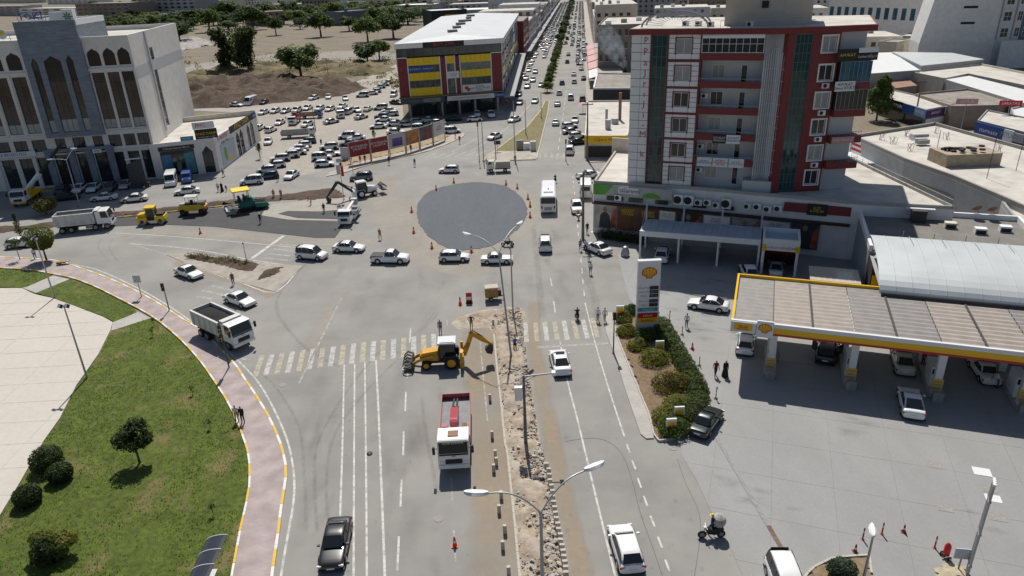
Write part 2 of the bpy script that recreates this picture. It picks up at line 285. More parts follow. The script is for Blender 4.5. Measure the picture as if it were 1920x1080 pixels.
LAWNS=[GR_A,GR_B,GR_C]
for q in LAWNS: sheet('lawn',q,.14,GRASSM,th=.16)
sheet('path',gpx([(105,519),(131,525),(68,551),(42,541),(50,540),(100,518)]),.132,CONC,th=.15)
sheet('path',gpx([(258,587),(284,598),(209,622),(212,606),(235,597)]),.132,CONC,th=.15)
# painted kerb stones, one by one
def kerb(name,line,step,m1,m2,w=.17,h=.15,z0=0.0,label=None,par=None):
    pts=resample(line,step); root=par or tag(empty(name),None,None,None,'structure')
    for i in range(len(pts)-1):
        a,b=Vector(pts[i]),Vector(pts[i+1]); d=b-a; L=d.length-.025
        q=M().box(0,L,-w/2,w/2,0,h); q.v=[(x,y,z-(.02 if z>h/2 and abs(y)>w/2-.001 and 0 else 0)) for x,y,z in q.v]
        o=ob('kerb_stone',q,m1 if i%2 else m2,root,(a.x,a.y,z0+rnd.uniform(-.006,.006)),math.atan2(d.y,d.x)+rnd.uniform(-.01,.01))
    return root
kerb('pavement_kerb',KERB_OUT,1.55,KWHITE,KYEL,w=.2,h=.165)
kerb('lawn_kerb',KERB_IN,1.55,KYEL,KWHITE,w=.16,h=.2)
# median that is being dug up
MED_L=gpx([(905,596),(926,628),(932,695),(940,762),(947,835),(951,849),(960,933),(967,1002),(974,1080),(978,1120)])
MED_R=gpx([(975,577),(981,607),(985,651),(992,707),(1004,776),(1014,829),(1020,850),(1029,897),(1040,974),(1056,1080),(1061,1120)])
sheet('median_bed',MED_L+MED_R[::-1],.012,DIRT)
# lumpy earth of the dug strip
def heap(name,poly,amp,step,m,freq=.9,z0=-.03,kind='structure',edge=1.0,seed=0,label=None,cat=None):
    xs=[p[0] for p in poly]; ys=[p[1] for p in poly]; q=M(); ids={}
    def inside(x,y):
        c=False; n=len(poly); dm=1e9
        for i in range(n):
            x1,y1=poly[i];x2,y2=poly[(i+1)%n]
            if (y1>y)!=(y2>y) and x<(x2-x1)*(y-y1)/(y2-y1)+x1: c=not c
            dx,dy=x2-x1,y2-y1; t=max(0,min(1,((x-x1)*dx+(y-y1)*dy)/(dx*dx+dy*dy+1e-9))); dm=min(dm,math.hypot(x-x1-dx*t,y-y1-dy*t))
        return dm if c else -dm
    nx=int((max(xs)-min(xs))/step)+1; ny=int((max(ys)-min(ys))/step)+1; jr=random.Random(seed)
    for i in range(nx+1):
        for j in range(ny+1):
            x=min(xs)+i*step+jr.uniform(-.25,.25)*step; y=min(ys)+j*step+jr.uniform(-.25,.25)*step; d=inside(x,y)
            if d>-step*.4:
                n1=mnoise.fractal(Vector((x*freq,y*freq,seed*3.1)),1.0,2.0,5); e=min(1,max(0,d/edge)); e=e*e*(3-2*e)
                ids[i,j]=q.P((x,y,z0+e*amp*max(0,.55+.8*n1)))
    for (i,j),a in ids.items():
        if (i+1,j) in ids and (i,j+1) in ids and (i+1,j+1) in ids: q.F([a,ids[i+1,j],ids[i+1,j+1],ids[i,j+1]])
    o=ob(name,q,m,smooth=True,ang=60); tag(o,label,cat,None,kind); return o
heap('dug_earth_strip',MED_L+MED_R[::-1],.42,.28,DIRT,freq=.55,seed=3,edge=.5)
heap('dug_earth_strip',gpx([(838,606),(860,592),(905,580),(950,574),(985,575),(990,600),(980,622),(930,622),(900,618),(860,620)]),.34,.28,DIRT,freq=.5,seed=5,edge=1.0)
kerb('median_kerb',MED_L[1:],.75,KSTONE,KSTONE,w=.16,h=.17)
# rubble: broken concrete and stones lying loose in the strip (hundreds of pieces a few centimetres to a foot across)
def stone(q,c,r,rr):
    pts=[]; n=6; sq=rr.uniform(.45,.8)
    for k in (-1,0,1):
        for j in range(n):
            a=2*pi*j/n+k*.4; s=(1 if k==0 else .62)*rr.uniform(.7,1.2); pts.append(Vector((cos(a)*r*s,sin(a)*r*s*.8,k*r*.45*sq)))
    rot=Matrix.Rotation(rr.uniform(0,6.3),3,'Z')@Matrix.Rotation(rr.uniform(-.6,.6),3,'X'); ids=[q.P(Vector(c)+rot@p) for p in pts]
    for k in range(2):
        for j in range(n): q.F([ids[k*n+j],ids[k*n+(j+1)%n],ids[(k+1)*n+(j+1)%n],ids[(k+1)*n+j]],k%2 and 0)
    q.F(ids[:n][::-1]); q.F(ids[2*n:])
def lerp2(a,b,t): return (a[0]+(b[0]-a[0])*t,a[1]+(b[1]-a[1])*t)
def along(line,t):
    L=[math.dist(line[i],line[i+1]) for i in range(len(line)-1)]; s=t*sum(L)
    for i,l in enumerate(L):
        if s<=l: return lerp2(line[i],line[i+1],s/l)
        s-=l
    return line[-1]
RUBM=mat('broken_concrete',(.45,.405,.35),.95,var=.3,scale=1.5,bump=.5,bscale=20,world=True)
qs=M(); qb=M()
for k in range(3200):
    t=rnd.random(); s=rnd.random()**.8 if rnd.random()<.5 else 1-rnd.random()**2*.5
    if rnd.random()>(.35 if .45<t<.62 else 1): continue
    p=lerp2(along(MED_L,t),along(MED_R,t),.06+.9*s); r=rnd.choice((.05,.06,.07,.08,.09,.11,.14,.18))*rnd.uniform(.8,1.3)
    stone(qs if rnd.random()<.72 else qb,(*p,.10+r*.4+.12*rnd.random()),r,rnd)
tag(ob('rubble',qs,RUBM),'grey lumps of broken concrete strewn along the dug median','rubble',None,'stuff')
tag(ob('rubble',qb,mat('earth_clods',(.30,.23,.17),.95,var=.3,world=True)),'reddish brown clods and stones strewn along the dug median','clods',None,'stuff')
# station island soil, its pavement strip and forecourt
ISL=gpx([(1150,590),(1163,574),(1185,578),(1230,602),(1262,655),(1292,702),(1314,742),(1312,778),(1296,803),(1268,822),(1237,829),(1226,822),(1217,779),(1182,696),(1157,632)])
STRIP=gpx([(1131,585),(1133,597),(1137,626),(1154,671),(1173,734),(1201,815),(1212,824),(1226,823),(1217,779),(1182,696),(1157,632),(1145,588)])
sheet('pavement_strip',STRIP,.11,CONC,th=.13)
heap('planted_bed',ISL,.10,.5,mat('bed_soil',(.20,.14,.085),.95,var=.25,scale=3,world=True,bump=.6,bscale=12),freq=.8,z0=.10,edge=.2,seed=9)
kerb('island_kerb',gpx([(1145,588),(1157,632),(1182,696),(1217,779),(1227,822),(1237,830),(1268,824),(1296,805),(1314,778)]),1.0,KSTONE,KSTONE,w=.14,h=.2)
FC=gpx([(1158,478),(1168,520),(1180,560),(1200,585),(1262,652),(1300,720),(1316,745),(1312,780),(1276,830),(1280,857),(1307,903),(1330,953),(1360,1007),(1393,1080),(1420,1130),(2150,1130),(2050,560),(1620,500),(1590,482),(1230,450),(1190,440)])
sheet('forecourt_bed',FC,.010,FJOINT); fcb=bpy.data.objects['forecourt_bed']
SA=R(-20); su=(cos(SA),sin(SA)); sv=(-sin(SA),cos(SA)); SO=(19.7,57.2)      # the station is turned 20 degrees from the road
def S2(u,v): return (SO[0]+su[0]*u+sv[0]*v,SO[1]+su[1]*u+sv[1]*v)
for i in range(-6,12):
    for j in range(-10,8):
        cell=FC
        for (A,B,C) in ((su[0],su[1],(i+1)*4.3-.008),(-su[0],-su[1],-(i*4.3+.008)),(sv[0],sv[1],(j+1)*4.6-.008),(-sv[0],-sv[1],-(j*4.6+.008))):
            cell=clip(cell,A,B,C+A*SO[0]+B*SO[1])
            if len(cell)<3: break
        if len(cell)>=3 and abs(area(cell))>.4: sheet('concrete_slab',cell,.026+rnd.uniform(0,.003),FORE,None,fcb,th=.012)
# parking lot, soil strip with the billboards, its pavement
sheet('parking_lot',gpx([(330,207),(565,190),(640,165),(700,140),(748,118),(757,222),(842,232),(835,245),(684,272),(640,292),(600,322),(560,330),(500,330),(492,300),(490,262),(480,212)]),.008,LOTM)
BIL_K=gpx([(612,331),(640,326),(676,314),(728,301),(799,285),(835,272),(869,256),(872,250)])
sheet('pavement',BIL_K+gpx([(850,250),(835,262),(790,277),(728,292),(676,304),(640,316),(618,324)]),.12,PAVER2,th=.14)
heap('soil_strip',gpx([(640,316),(676,304),(728,292),(790,277),(835,262),(850,250),(835,231),(725,260),(684,270),(645,296)]),.35,1.0,mat('dry_soil',(.36,.27,.17),.95,var=.25,scale=1,world=True,var2=.2,scale2=.2,tint=(.24,.2,.1),tscale=.3),freq=.2,z0=.1,edge=3,seed=11)
kerb('billboard_kerb',BIL_K,2.2,KYEL,KWHITE,w=.2,h=.16)
# far traffic island with dry grass
FI=gpx([(905,302),(942,273),(988,239),(1013,209),(1022,190),(1030,190),(1027,213),(1014,266),(1006,300)])
sheet('traffic_island',FI,.12,mat('dry_lawn',(.20,.175,.085),.95,var=.25,scale=1.5,world=True,tint=(.13,.12,.05),tscale=.25,tamt=.7),th=.14)
sheet('pavement',gpx([(905,302),(928,284),(1010,284),(1006,300)]),.128,PAVER2,th=.14)
kerb('traffic_island_kerb',FI[:5]+[] ,2.0,KSTONE,KYEL,w=.25,h=.18); kerb('traffic_island_kerb',FI[5:]+[FI[0]],2.0,KSTONE,KSTONE,w=.25,h=.18)
sheet('median_strip',[av(230,-1.0),av(230,1.3),av(1000,1.3),av(1000,-1.2)],.14,mat('median_soil',(.27,.22,.14),.95,var=.2,world=True),th=.16)
sheet('pavement',[av(198,-13.8),av(198,-10.6),av(900,-10.6),av(900,-13.8)],.13,PAVER2,th=.15)
sheet('pavement',[av(140,12.5),av(140,17),av(900,17),av(900,12.5)],.13,PAVER2,th=.15)
# service road verge, triangular island
VERGE=gpx([(-60,425),(0,424),(60,423),(90,417),(219,398),(330,387),(430,375),(520,366),(590,356),(625,352),(650,366),(640,372),(600,374),(520,377),(430,385),(330,396),(219,408),(90,428),(0,437),(-60,440)])
heap('verge',VERGE,.45,.8,CLAY,freq=.35,z0=.02,edge=1.2,seed=21)
kerb('verge_kerb',gpx([(219,409),(330,397),(430,386)]),1.2,KYEL,CONCD,w=.25,h=.2)
TRI=gpx([(312,478),(344,475),(440,485),(490,493),(568,499),(517,548),(455,531),(395,511),(345,492)])
sheet('island_paving',TRI,.05,mat('worn_island',(.40,.36,.31),.95,var=.15,scale=1,world=True,var2=.2,scale2=.4),th=.06)
heap('soil_patch',gpx([(335,480),(360,478),(440,486),(487,493),(478,508),(462,512),(420,500),(370,490)]),.5,.5,CLAY,freq=.6,z0=.03,edge=1,seed=23)
heap('soil_patch',gpx([(500,505),(535,500),(520,516),(488,526),(476,524)]),.4,.5,CLAY,freq=.6,z0=.03,edge=.8,seed=25)
# fresh asphalt
c0=G2(885,400); ring=spline(gpx([(782,402),(786,378),(806,359),(845,347),(893,342),(940,347),(970,363),(986,384),(988,404),(972,428),(940,452),(900,466),(850,467),(812,450),(790,426)]),8,True)
rim=spline([(c0[0]+(x-c0[0])*1.10,c0[1]+(y-c0[1])*1.10) for x,y in ring[::6]],6,True)
mat('milled_surface',(.40,.37,.325),.95,var=.15,scale=3,world=True,var2=.15,scale2=.5)
faded('dust',[(c0[0]+(x-c0[0])*1.06,c0[1]+(y-c0[1])*1.06) for x,y in ring]+[(c0[0]+(ring[0][0]-c0[0])*1.06,c0[1]+(ring[0][1]-c0[1])*1.06)],4.2,.0075,DUSTW,'pale dust ring round the fresh asphalt circle','dust')
ring=[(x+rnd.uniform(-.12,.12),y+rnd.uniform(-.22,.22)) for x,y in ring]
sheet('fresh_asphalt_patch',ring,.05,NEWA,th=.06)
sheet('milled_road',gpx([(480,404),(512,383),(590,374),(640,368),(668,376),(650,412),(560,414),(500,408)]),.007,MT['milled_surface'])
sheet('fresh_asphalt_strip',gpx([(150,420),(219,410),(330,398),(425,389),(500,386),(490,404),(540,412),(650,416),(628,446),(590,446),(520,438),(400,425),(300,421),(200,425)]),.045,NEWB,th=.05)
sheet('fresh_asphalt_strip',gpx([(522,401),(540,396),(600,397),(645,393),(655,405),(640,411),(560,409)]),.06,NEWB,th=.06)
# road markings
qw=M(); qf=M(); qy=M(); qz=M(); Z=.016
def line(px,w,q=qw,n=3): ribbon(q,spline(gpx(px),n),w,Z)
def dash(p,q0,n,duty,w,q=qw):
    a=Vector(G2(*p)); b=Vector(G2(*q0))
    for i in range(n):
        s=a.lerp(b,i/n); e=a.lerp(b,(i+duty)/n); ribbon(q,[tuple(s),tuple(e)],w,Z)
line([(645.5,684),(642,840),(638,963),(636,1040)],.15); line([(665,683),(664,840),(663,1090)],.15); line([(684,679),(686,840),(688,1090)],.15); line([(705,676),(711,800),(722,1090)],.17)
for a,b in (((770,616),(768,643)),((766,671),(764,709)),((761,735),(760,771)),((757,809),(756,854)),((753,899),(751,950)),((748,1006),(745,1070))): line([a,b],.15)
for a,b in (((846,894),(848,940)),((851,994),(854,1055)),((838,600),(838,612))): line([a,b],.15,qf)
line([(900,640),(914,790)],.14,qf)
line([(133,496),(180,505),(250,536),(300,564),(339,589),(400,635),(449,679),(485,718),(515,770),(538,824),(549,872),(552,913),(549,952),(540,1002),(530,1060),(524,1100)],.17)
line([(217,437),(330,444),(480,457),(560,465)],.16); line([(242,457),(314,478)],.2,qf); line([(242,457),(360,467),(480,489),(564,500)],.18); line([(564,499),(517,548),(455,531),(395,511),(345,492)],.22)
line([(532,442),(472,485)],.55)
for a,b in (((525,458),(560,461)),((512,467),(550,471)),((505,476),(544,480)),((497,484),(545,489))): line([a,b],.5,qf)
for a,b in (((395,536),(440,545)),((380,545),(430,556)),((370,556),(400,562))): line([a,b],.55,qf)
line([(340,600),(392,640),(432,668),(470,675)],.25,qf)
bx=[425,497,572,645,720,790,863,933,1007,1077,1148,1217,1287,1358,1428,1497,1566,1636]; by=[600,590,580,572,562,550,540,530,520,512,502,494,487,477,470,462,454,446]
tx=[475,540,610,680,750,820,885,957,1023,1092,1160,1226,1292,1362,1430,1497,1563,1630]; ty=[455,450,440,430,420,412,405,395,385,375,368,360,353,345,337,328,318,310]
for i in range(18):
    a=(360+bx[i]/3.6,540+by[i]/3.6); b=(360+tx[i]/3.6,540+ty[i]/3.6); line([a,b],.52,qy if i%2==0 else qz)
for i in range(8):
    a=zp([((890,962,1030,1100,1165,1235,1302,1370)[i],(365,360,358,352,350,345,342,335)[i])],740,540,3.6)[0]; b=zp([((882,950,1012,1078,1142,1205,1270,1335)[i],(235,235,232,228,222,220,215,205)[i])],740,540,3.6)[0]; line([a,b],.5,qy if i%2 else qz)
line([(1005,652),(1140,644)],.42,qf)
line([(1050,640),(1064,715),(1081,780),(1103,872),(1133,997),(1156,1090)],.15); line([(1097,568),(1115,640),(1143,734),(1171,819)],.14)
for k in ((1350,190,1372,250),(1385,300,1410,360),(1425,420,1448,485),(1465,540,1490,610),(1510,675,1540,750),(1560,815,1590,890),(1610,970,1640,1050)): line([(800+k[0]/3.6,780+k[1]/3.6),(800+k[2]/3.6,780+k[3]/3.6)],.14)
dash((1074,330),(1097,568),16,.45,.14); line([(1032,522),(1035,537)],.14); line([(1038,565),(1041,586)],.14)
for k in range(9): a=(803+k*19-6,297-k*1.0); line([(a[0],a[1]),(a[0]+20,a[1]-9)],.75,qf)
line([(848,285),(895,259)],.15); line([(882,284),(912,266),(960,232),(1000,190)],.15)
dash(( 1044,298),(1063,165),12,.5,.16)
for k in range(5): line([(1012+k*11,296),(1012+k*11+1,288)],.6,qf)
line([(640,445),(700,428),(770,420)],.12,qf); line([(560,720),(620,600),(640,560)],.2,qf)
for nm,q,m,l in (('road_marking',qz,LINEZ,''),('road_marking',qw,LINEW,'white painted lane lines and crossing stripes on the road'),('road_marking',qf,LINEF,'worn faint white stripes and stop lines on the road'),('road_marking',qy,LINEY,'cream yellow painted crossing stripes')): tag(ob(nm,q,m),None,None,None,'structure')
# dust films and tyre marks
faded('dust',[tuple(p) for p in spline(gpx([(905,600),(905,680),(915,760),(922,840),(930,920),(935,1000),(940,1110)]),3)],4.6,.010,DUST,'tan dust beside the stacked kerb blocks on the closed lane','dust')
faded('dust',[tuple(p) for p in spline(gpx([(1000,560),(1003,640),(1015,720),(1035,820),(1055,920),(1080,1020),(1095,1100)]),3)],1.8,.010,DUST,'tan dust along the foot of the median beside the standing blocks','dust')
faded('dust',spline(gpx([(250,432),(400,437),(520,448),(640,455),(720,450)]),4),4.5,.010,DUSTW,'pale dust along the lower edge of the fresh asphalt strip','dust')
faded('dust',spline(gpx([(690,330),(740,400),(800,470),(870,500),(960,480)]),5),9,.009,DUSTW,'pale dust swept round the fresh asphalt circle','dust')
faded('dust',spline(gpx([(640,545),(600,620),(560,700)]),4),2.0,.009,DUSTW,'short pale dust smear across the empty junction','dust')
faded('dust',spline(gpx([(330,488),(400,510),(480,535),(520,556)]),4),3,.009,DUST,'brown dust at the foot of the triangular island','dust')
for k,(L,wd) in enumerate((([(595,1000),(590,900),(600,820),(660,720),(720,650)],.35),([(575,1000),(570,880),(560,800),(520,730),(490,700)],.35),([(618,1000),(612,900),(630,810),(690,730),(750,670)],.35),([(775,628),(800,606),(815,585)],.25),([(783,626),(810,602),(822,584)],.25),([(205,490),(185,465),(195,445),(240,440)],.3),([(222,492),(205,465),(215,447),(250,442)],.3),([(820,925),(800,820),(790,740)],.4),([(640,690),(560,640),(520,560),(600,470)],.5),([(1000,420),(1010,520),(1018,600)],1.0),([(1090,500),(1115,560),(1120,640)],1.2))):
    faded('tyre_mark',spline(gpx(L),6),wd,.0125+.0003*k,TYRE,'faint dark tyre marks curving over the asphalt','tyre mark','tyre marks on the junction')
# crack and sealed seams in the right lane, drain and covers
q=M(); ribbon(q,spline(gpx([(1060,828),(1100,822),(1135,826),(1165,850),(1185,900),(1200,960),(1225,1030),(1245,1090)]),6),.045,.0118); ribbon(q,spline(gpx([(1270,860),(1285,905),(1310,960),(1312,1010),(1302,1080)]),6),.035,.0118)
tag(ob('sealed_crack',q,mat('bitumen',(.13,.127,.12),.8)),'thin dark sealed cracks curving over the right lane','crack',None,'structure')

# oil drips, repairs and scuffs on the roads and the forecourt
rs_=random.Random(19)
def blobs(name,label,n,areas,rmin,rmax,m,z,st=1.6,ang=0):
    q=M(); fade=[]
    for k in range(n):
        x0,y0,x1,y1=rs_.choice(areas); px,py=rs_.uniform(x0,x1),rs_.uniform(y0,y1); g_=G(px,py); r=rs_.uniform(rmin,rmax); a0=ang+rs_.uniform(-.25,.25); N=10; c_=q.P((g_.x,g_.y,z)); fade.append(1.0); ring_=[]
        for j in range(N):
            a=2*pi*j/N; rr_=r*rs_.uniform(.6,1.25); dx,dy=cos(a)*rr_*st,sin(a)*rr_; ring_.append(q.P((g_.x+dx*cos(a0)-dy*sin(a0),g_.y+dx*sin(a0)+dy*cos(a0),z))); fade.append(0.0)
        for j in range(N): q.F([c_,ring_[j],ring_[(j+1)%N]])
    o=ob(name,q,m); at_=o.data.attributes.new('fade','FLOAT','POINT'); at_.data.foreach_set('value',fade); return tag(o,label,'stains',None,'stuff')
STAIN=alpha_noise(mat('oil_stain',(.07,.066,.062),.7,world=True),2.2,.3,.7,base=.25,attr='fade'); WORN=alpha_noise(mat('worn_bitumen',(.14,.135,.128),.85,world=True),.5,.25,.75,base=.18,attr='fade'); PALE=alpha_noise(mat('scuffed_asphalt',(.46,.44,.41),.9,world=True),.5,.25,.75,base=.45,attr='fade')
blobs('oil_stains','dark oil drips scattered over the carriageways',150,[(560,640,880,1080),(1040,600,1180,1080),(620,400,1000,600),(1180,860,1380,1080)],.06,.24,STAIN,.0141,1.5,pi/2)
blobs('wheel_wear','darker wheel worn bands along the lanes',46,[(560,690,640,1080),(720,690,850,1080),(1000,330,1060,560),(600,500,1000,600)],.5,1.2,WORN,.0131,5,pi/2+.05)
blobs('road_scuffs','pale scuffed patches on the junction asphalt',40,[(480,520,880,660),(620,330,780,470),(1000,420,1090,600),(200,430,600,560),(860,300,1060,340)],.8,2.6,PALE,.0085,1.8)
blobs('forecourt_stains','grey tyre and oil stains on the forecourt slabs',60,[(1340,620,1900,1000),(1240,520,1400,640)],.15,.9,alpha_noise(mat('forecourt_stain',(.14,.135,.13),.8,world=True),1.4,.3,.7,base=.3,attr='fade'),.0305,2.0,SA)
# ------------------------------------------------------------------ building helpers (local frame: x along the front, y into the building, z up)
UBM={}
def ubox(m):
    if m.name not in UBM: UBM[m.name]=M().box(0,1,0,1,0,1).mesh('unit_'+m.name,m)
    return UBM[m.name]
def bx(name,x0,x1,y0,y1,z0,z1,m,par,label=None):
    o=bpy.data.objects.new(name,ubox(m)); col.objects.link(o); o.parent=par; o.location=(x0,y0,z0); o.scale=(x1-x0,y1-y0,z1-z0)
    if label: o['label']=label
    return o
def holes_wall(q,x0,x1,z0,z1,holes,y0,y1,m=0):
    xs=sorted({x0,x1}|{h[0] for h in holes}|{h[1] for h in holes}); zs=sorted({z0,z1}|{h[2] for h in holes}|{h[3] for h in holes})
    xs=[x for x in xs if x0<=x<=x1]; zs=[z for z in zs if z0<=z<=z1]
    for k in range(len(zs)-1):
        zc=(zs[k]+zs[k+1])/2; st=None
        for i in range(len(xs)-1):
            xc=(xs[i]+xs[i+1])/2; h=any(a<xc<b and c<zc<d for a,b,c,d in holes)
            if not h and st is None: st=xs[i]
            if (h or i==len(xs)-2) and st is not None: q.box(st,xs[i] if h else xs[i+1],y0,y1,zs[k],zs[k+1],m); st=None
    return q
PQ={}
def pane(par,x0,x1,z0,z1,y,m,tilt=.012):
    if m.name not in PQ: PQ[m.name]=M().box(0,1,0,.02,0,1).mesh('pane_'+m.name,m)
    o=bpy.data.objects.new('pane',PQ[m.name]); col.objects.link(o); o.parent=par; o.location=(x0,y,z0); o.scale=(x1-x0,1,z1-z0); o.rotation_euler=(rnd.uniform(-tilt,tilt),0,rnd.uniform(-tilt,tilt)); return o
def window(par,x0,x1,z0,z1,y,fm,gm,nx=2,nz=1,t=.07,d=.08,sill=None,name='window',split=True):
    """frame with bars standing in its opening, each pane a piece of its own"""
    q=M(); q.box(x0,x1,y,y+d,z0,z0+t); q.box(x0,x1,y,y+d,z1-t,z1); q.box(x0,x0+t,y,y+d,z0+t,z1-t); q.box(x1-t,x1,y,y+d,z0+t,z1-t)
    w=(x1-x0-2*t)/nx; h=(z1-z0-2*t)/nz; b=t*.7
    for i in range(1,nx): q.box(x0+t+w*i-b/2,x0+t+w*i+b/2,y+.005,y+d,z0+t,z1-t)
    for j in range(1,nz): q.box(x0+t,x1-t,y+.008,y+d,z0+t+h*j-b/2,z0+t+h*j+b/2)
    o=ob(name,q,fm,par)
    gms=gm if isinstance(gm,(list,tuple)) else [gm]*nz
    if split:
        for i in range(nx):
            for j in range(nz): pane(o,x0+t+w*i,x0+t+w*(i+1),z0+t+h*j,z0+t+h*(j+1),y+d*.6,gms[j])
    else: pane(o,x0+t,x1-t,z0+t,z1-t,y+d*.6,gms[0])
    if sill: bx('sill',x0-.08,x1+.08,y-.12,y-.005,z0-.08,z0-.005,sill,o)
    return o
def board(par,x0,x1,z0,z1,y,m,name='sign_board',th=.08): return bx(name,x0,x1,y-th,y,z0,z1,m,par)
def sign(par,x0,x1,z0,z1,y,m,txt=None,tm=None,size=None,name='sign_board',label=None,th=.1,sx=1.0):
    o=ob(name,M().box(x0,x1,y-th,y,z0,z1),m,par)
    if label: o['label']=label
    if txt: text(txt,size or (z1-z0)*.7,tm,o,((x0+x1)/2,y-th-.012,(z0+z1)/2),sx=sx)
    return o
def ac_unit(par,x,z,y,w=.9,h=.62,d=.35):
    q=M().box(x,x+w,y-d,y-.01,z,z+h); o=ob('air_conditioner',q,WHITEP if rnd.random()<.5 else OFFW,par)
    f=M(); f.tube([(x+w*.38,y-d-.012,z+h/2),(x+w*.38,y-d-.002,z+h/2)],h*.4,14); ob('fan_grille',f,BLK,o); return o
def building(name,A,ang,label,cat='building'): return empty(name,(A[0],A[1],0),ang,label,cat)
def roof_px(name,pxs,z,wall,roof,label,cat='building',par_h=.5,par_w=.3,parm=None,z0=0):
    """flat-roofed block from the outline of its roof"""
    P=gpx(pxs,z); 
    if area(P)<0: P=P[::-1]
    c=(sum(p[0] for p in P)/len(P),sum(p[1] for p in P)/len(P)); r=empty(name,(*c,0),0,label,cat); Q=[(p[0]-c[0],p[1]-c[1]) for p in P]
    ob('wall',M().prism(Q,z0,z-.12),wall,r); ob('roof',M().prism([(x*.998,y*.998) for x,y in Q],z-.117,z),roof,r)
    if par_h:
        for i in range(len(Q)):
            a,b=Vector(Q[i]),Vector(Q[(i+1)%len(Q)]); d=(b-a); L=d.length
            ob('parapet',M().box(0,L-.01,.003,par_w,-.02,par_h),parm or wall,r,(a.x,a.y,z),math.atan2(d.y,d.x))
    return r
# ------------------------------------------------------------------ municipal building with the grey stone tower
LBA=(-98.7,135.2); LBU=head(LBA,(-70.3,140.5))
lb=building('office_building',LBA,LBU,'pale stone office block with blue grey central tower and tall bronze windows')
cols_=[(1.9,4.2),(5.0,7.3),(8.1,10.5),(21.75,24.0),(24.5,26.6),(27.0,29.15)]; cols0=[(-10,-7.6),(-7,-4.6),(-4,-1.6)]+cols_
BG2=mat('bronze_glass_dark_reflection',(.035,.027,.024),.1,var=.5,scale=.5,spec=.7); BG3=mat('bronze_glass_warm_reflection',(.085,.06,.047),.25,var=.3,scale=.6)  # bronze tints that paint varied reflections into the pane colours
holes=[]
for a,b in cols0: holes+=[(a,b,10.5,20.9),(a,b,22.1,25.3),(a,b,7.0,9.3),(a,b,.3,5.9)]
holes+=[(18.9,20.7,7.0,9.3),(12.2,14.0,7.0,9.3),(15.3,17.5,7.0,9.3),(11.3,13.9,.2,6.7),(15.3,17.1,.2,6.7),(18.5,20.9,.2,6.7)]
q=M(); holes_wall(q,-14,29.6,0,27.3,holes,0,.45); ob('front_wall',q,STONEW,lb)
ob('core',M().prism([(-14,.47),(29.2,.47),(29.2,39),(-14,39)],0,26.2),mat('dark_interior',(.03,.028,.026),.9),lb)
ob('roof',M().prism([(-13.9,.48),(29.1,.48),(29.1,38.9),(-13.9,38.9)],26.21,26.3),ROOFC,lb)
# right flank with its glazed strip
q=M(); T=Matrix.Translation((29.6,.46,0))@Matrix.Rotation(pi/2,4,'Z'); q.T=T; holes_wall(q,0,39,0,27.3,[(11,14.5,8,24)],0,.4); ob('side_wall',q,STONEW,lb)
q=M(); q.T=T; q.box(-.01,39,-.03,-.004,19.6,21.6); ob('side_band',q,CLADG,lb)
f=empty('side_glazing'); f.parent=lb; f.location=(29.6,.46,0); f.rotation_euler=(0,0,pi/2)
window(f,11,14.5,8,24,.12,STEEL,WGLASS,2,9); q=M(); q.T=T; q.box(10.2,11,-.25,-.01,7.5,27.3); ob('side_fin',q,CLADG,lb)
bx('parapet',-14,29.2,38.6,39,26.2,27.3,STONEW,lb); bx('parapet',-14,-13.6,.47,38.6,26.2,27.3,STONEW,lb)
for a,b in cols0:
    window(lb,a,b,10.5,20.9,.25,DSTEEL,[LGLASS]+[rnd.choice((BGLASS,BGLASS,BG2,BG3)) for _ in range(5)],2,6,t=.07); window(lb,a,b,22.1,25.3,.25,DSTEEL,BGLASS,2,2,t=.06); window(lb,a,b,7.0,9.3,.22,DSTEEL,WGLASS,2,1); window(lb,a,b,.3,5.9,.3,DSTEEL,WGLASS,2,3)  # lowest pane row coloured pale as a painted reflection; upper tints vary likewise
    m_=(a+b)/2
    for s in (-1,1):
        e=a if s<0 else b; q=M(); q.side([(e,24.1),(e,25.3),(m_,25.3),(m_+s*.25,25.02),(e-s*.32,24.72)],.0,.2); ob('arch_spandrel',q,STONEW,lb)
for a,b in ((18.9,20.7),(12.2,14.0),(15.3,17.5)): window(lb,a,b,7.0,9.3,.22,DSTEEL,WGLASS,2,1)
for a,b in ((11.3,13.9),(15.3,17.1),(18.5,20.9)): window(lb,a,b,.2,6.7,.2,DSTEEL,WGLASS,2,4)
for z,h,d in ((9.75,.4,.25),(21.25,.45,.3),(6.2,.3,.2),(26.9,.4,.22)): bx('cornice',-14,29.6,-d,-.004,z,z+h,STONEW,lb)
for x in (-1.2,1.5,4.6,7.7,24.25,26.8,29.38): bx('pilaster',x-.18,x+.18,-.16,-.003,10.2,21.2,STONEW,lb)
for x in (1.2,7.75,24.2,29.3): bx('pilaster',x-.35,x+.35,-.3,-.005,0,6.15,STONEW,lb)
tw=[(12.35,13.5,10.5,24.2),(14.5,17.4,10.5,24.4),(18.3,19.5,10.5,24.4)]
q=M(); holes_wall(q,11.3,21.5,9.6,30.4,tw,-.75,-.28); ob('tower_front',q,GREYST,lb)
ob('tower',M().prism([(11.3,-.27),(21.5,-.27),(21.5,16),(11.3,16)],21.72,29.4),GREYST,lb); bx('tower_side',21.1,21.52,-.26,0,9.6,21.7,GREYST,lb); bx('tower_side',11.28,11.7,-.26,0,9.6,21.7,GREYST,lb)
for a,b,c,d in ((11.3,21.5,15.7,16),(11.3,11.6,-.26,15.7),(21.2,21.5,-.26,15.7)): bx('parapet',a,b,c,d,29.41,30.4,CLADW,lb)
bx('tower_roof',11.6,21.2,-.26,15.7,29.41,29.5,ROOFC,lb)
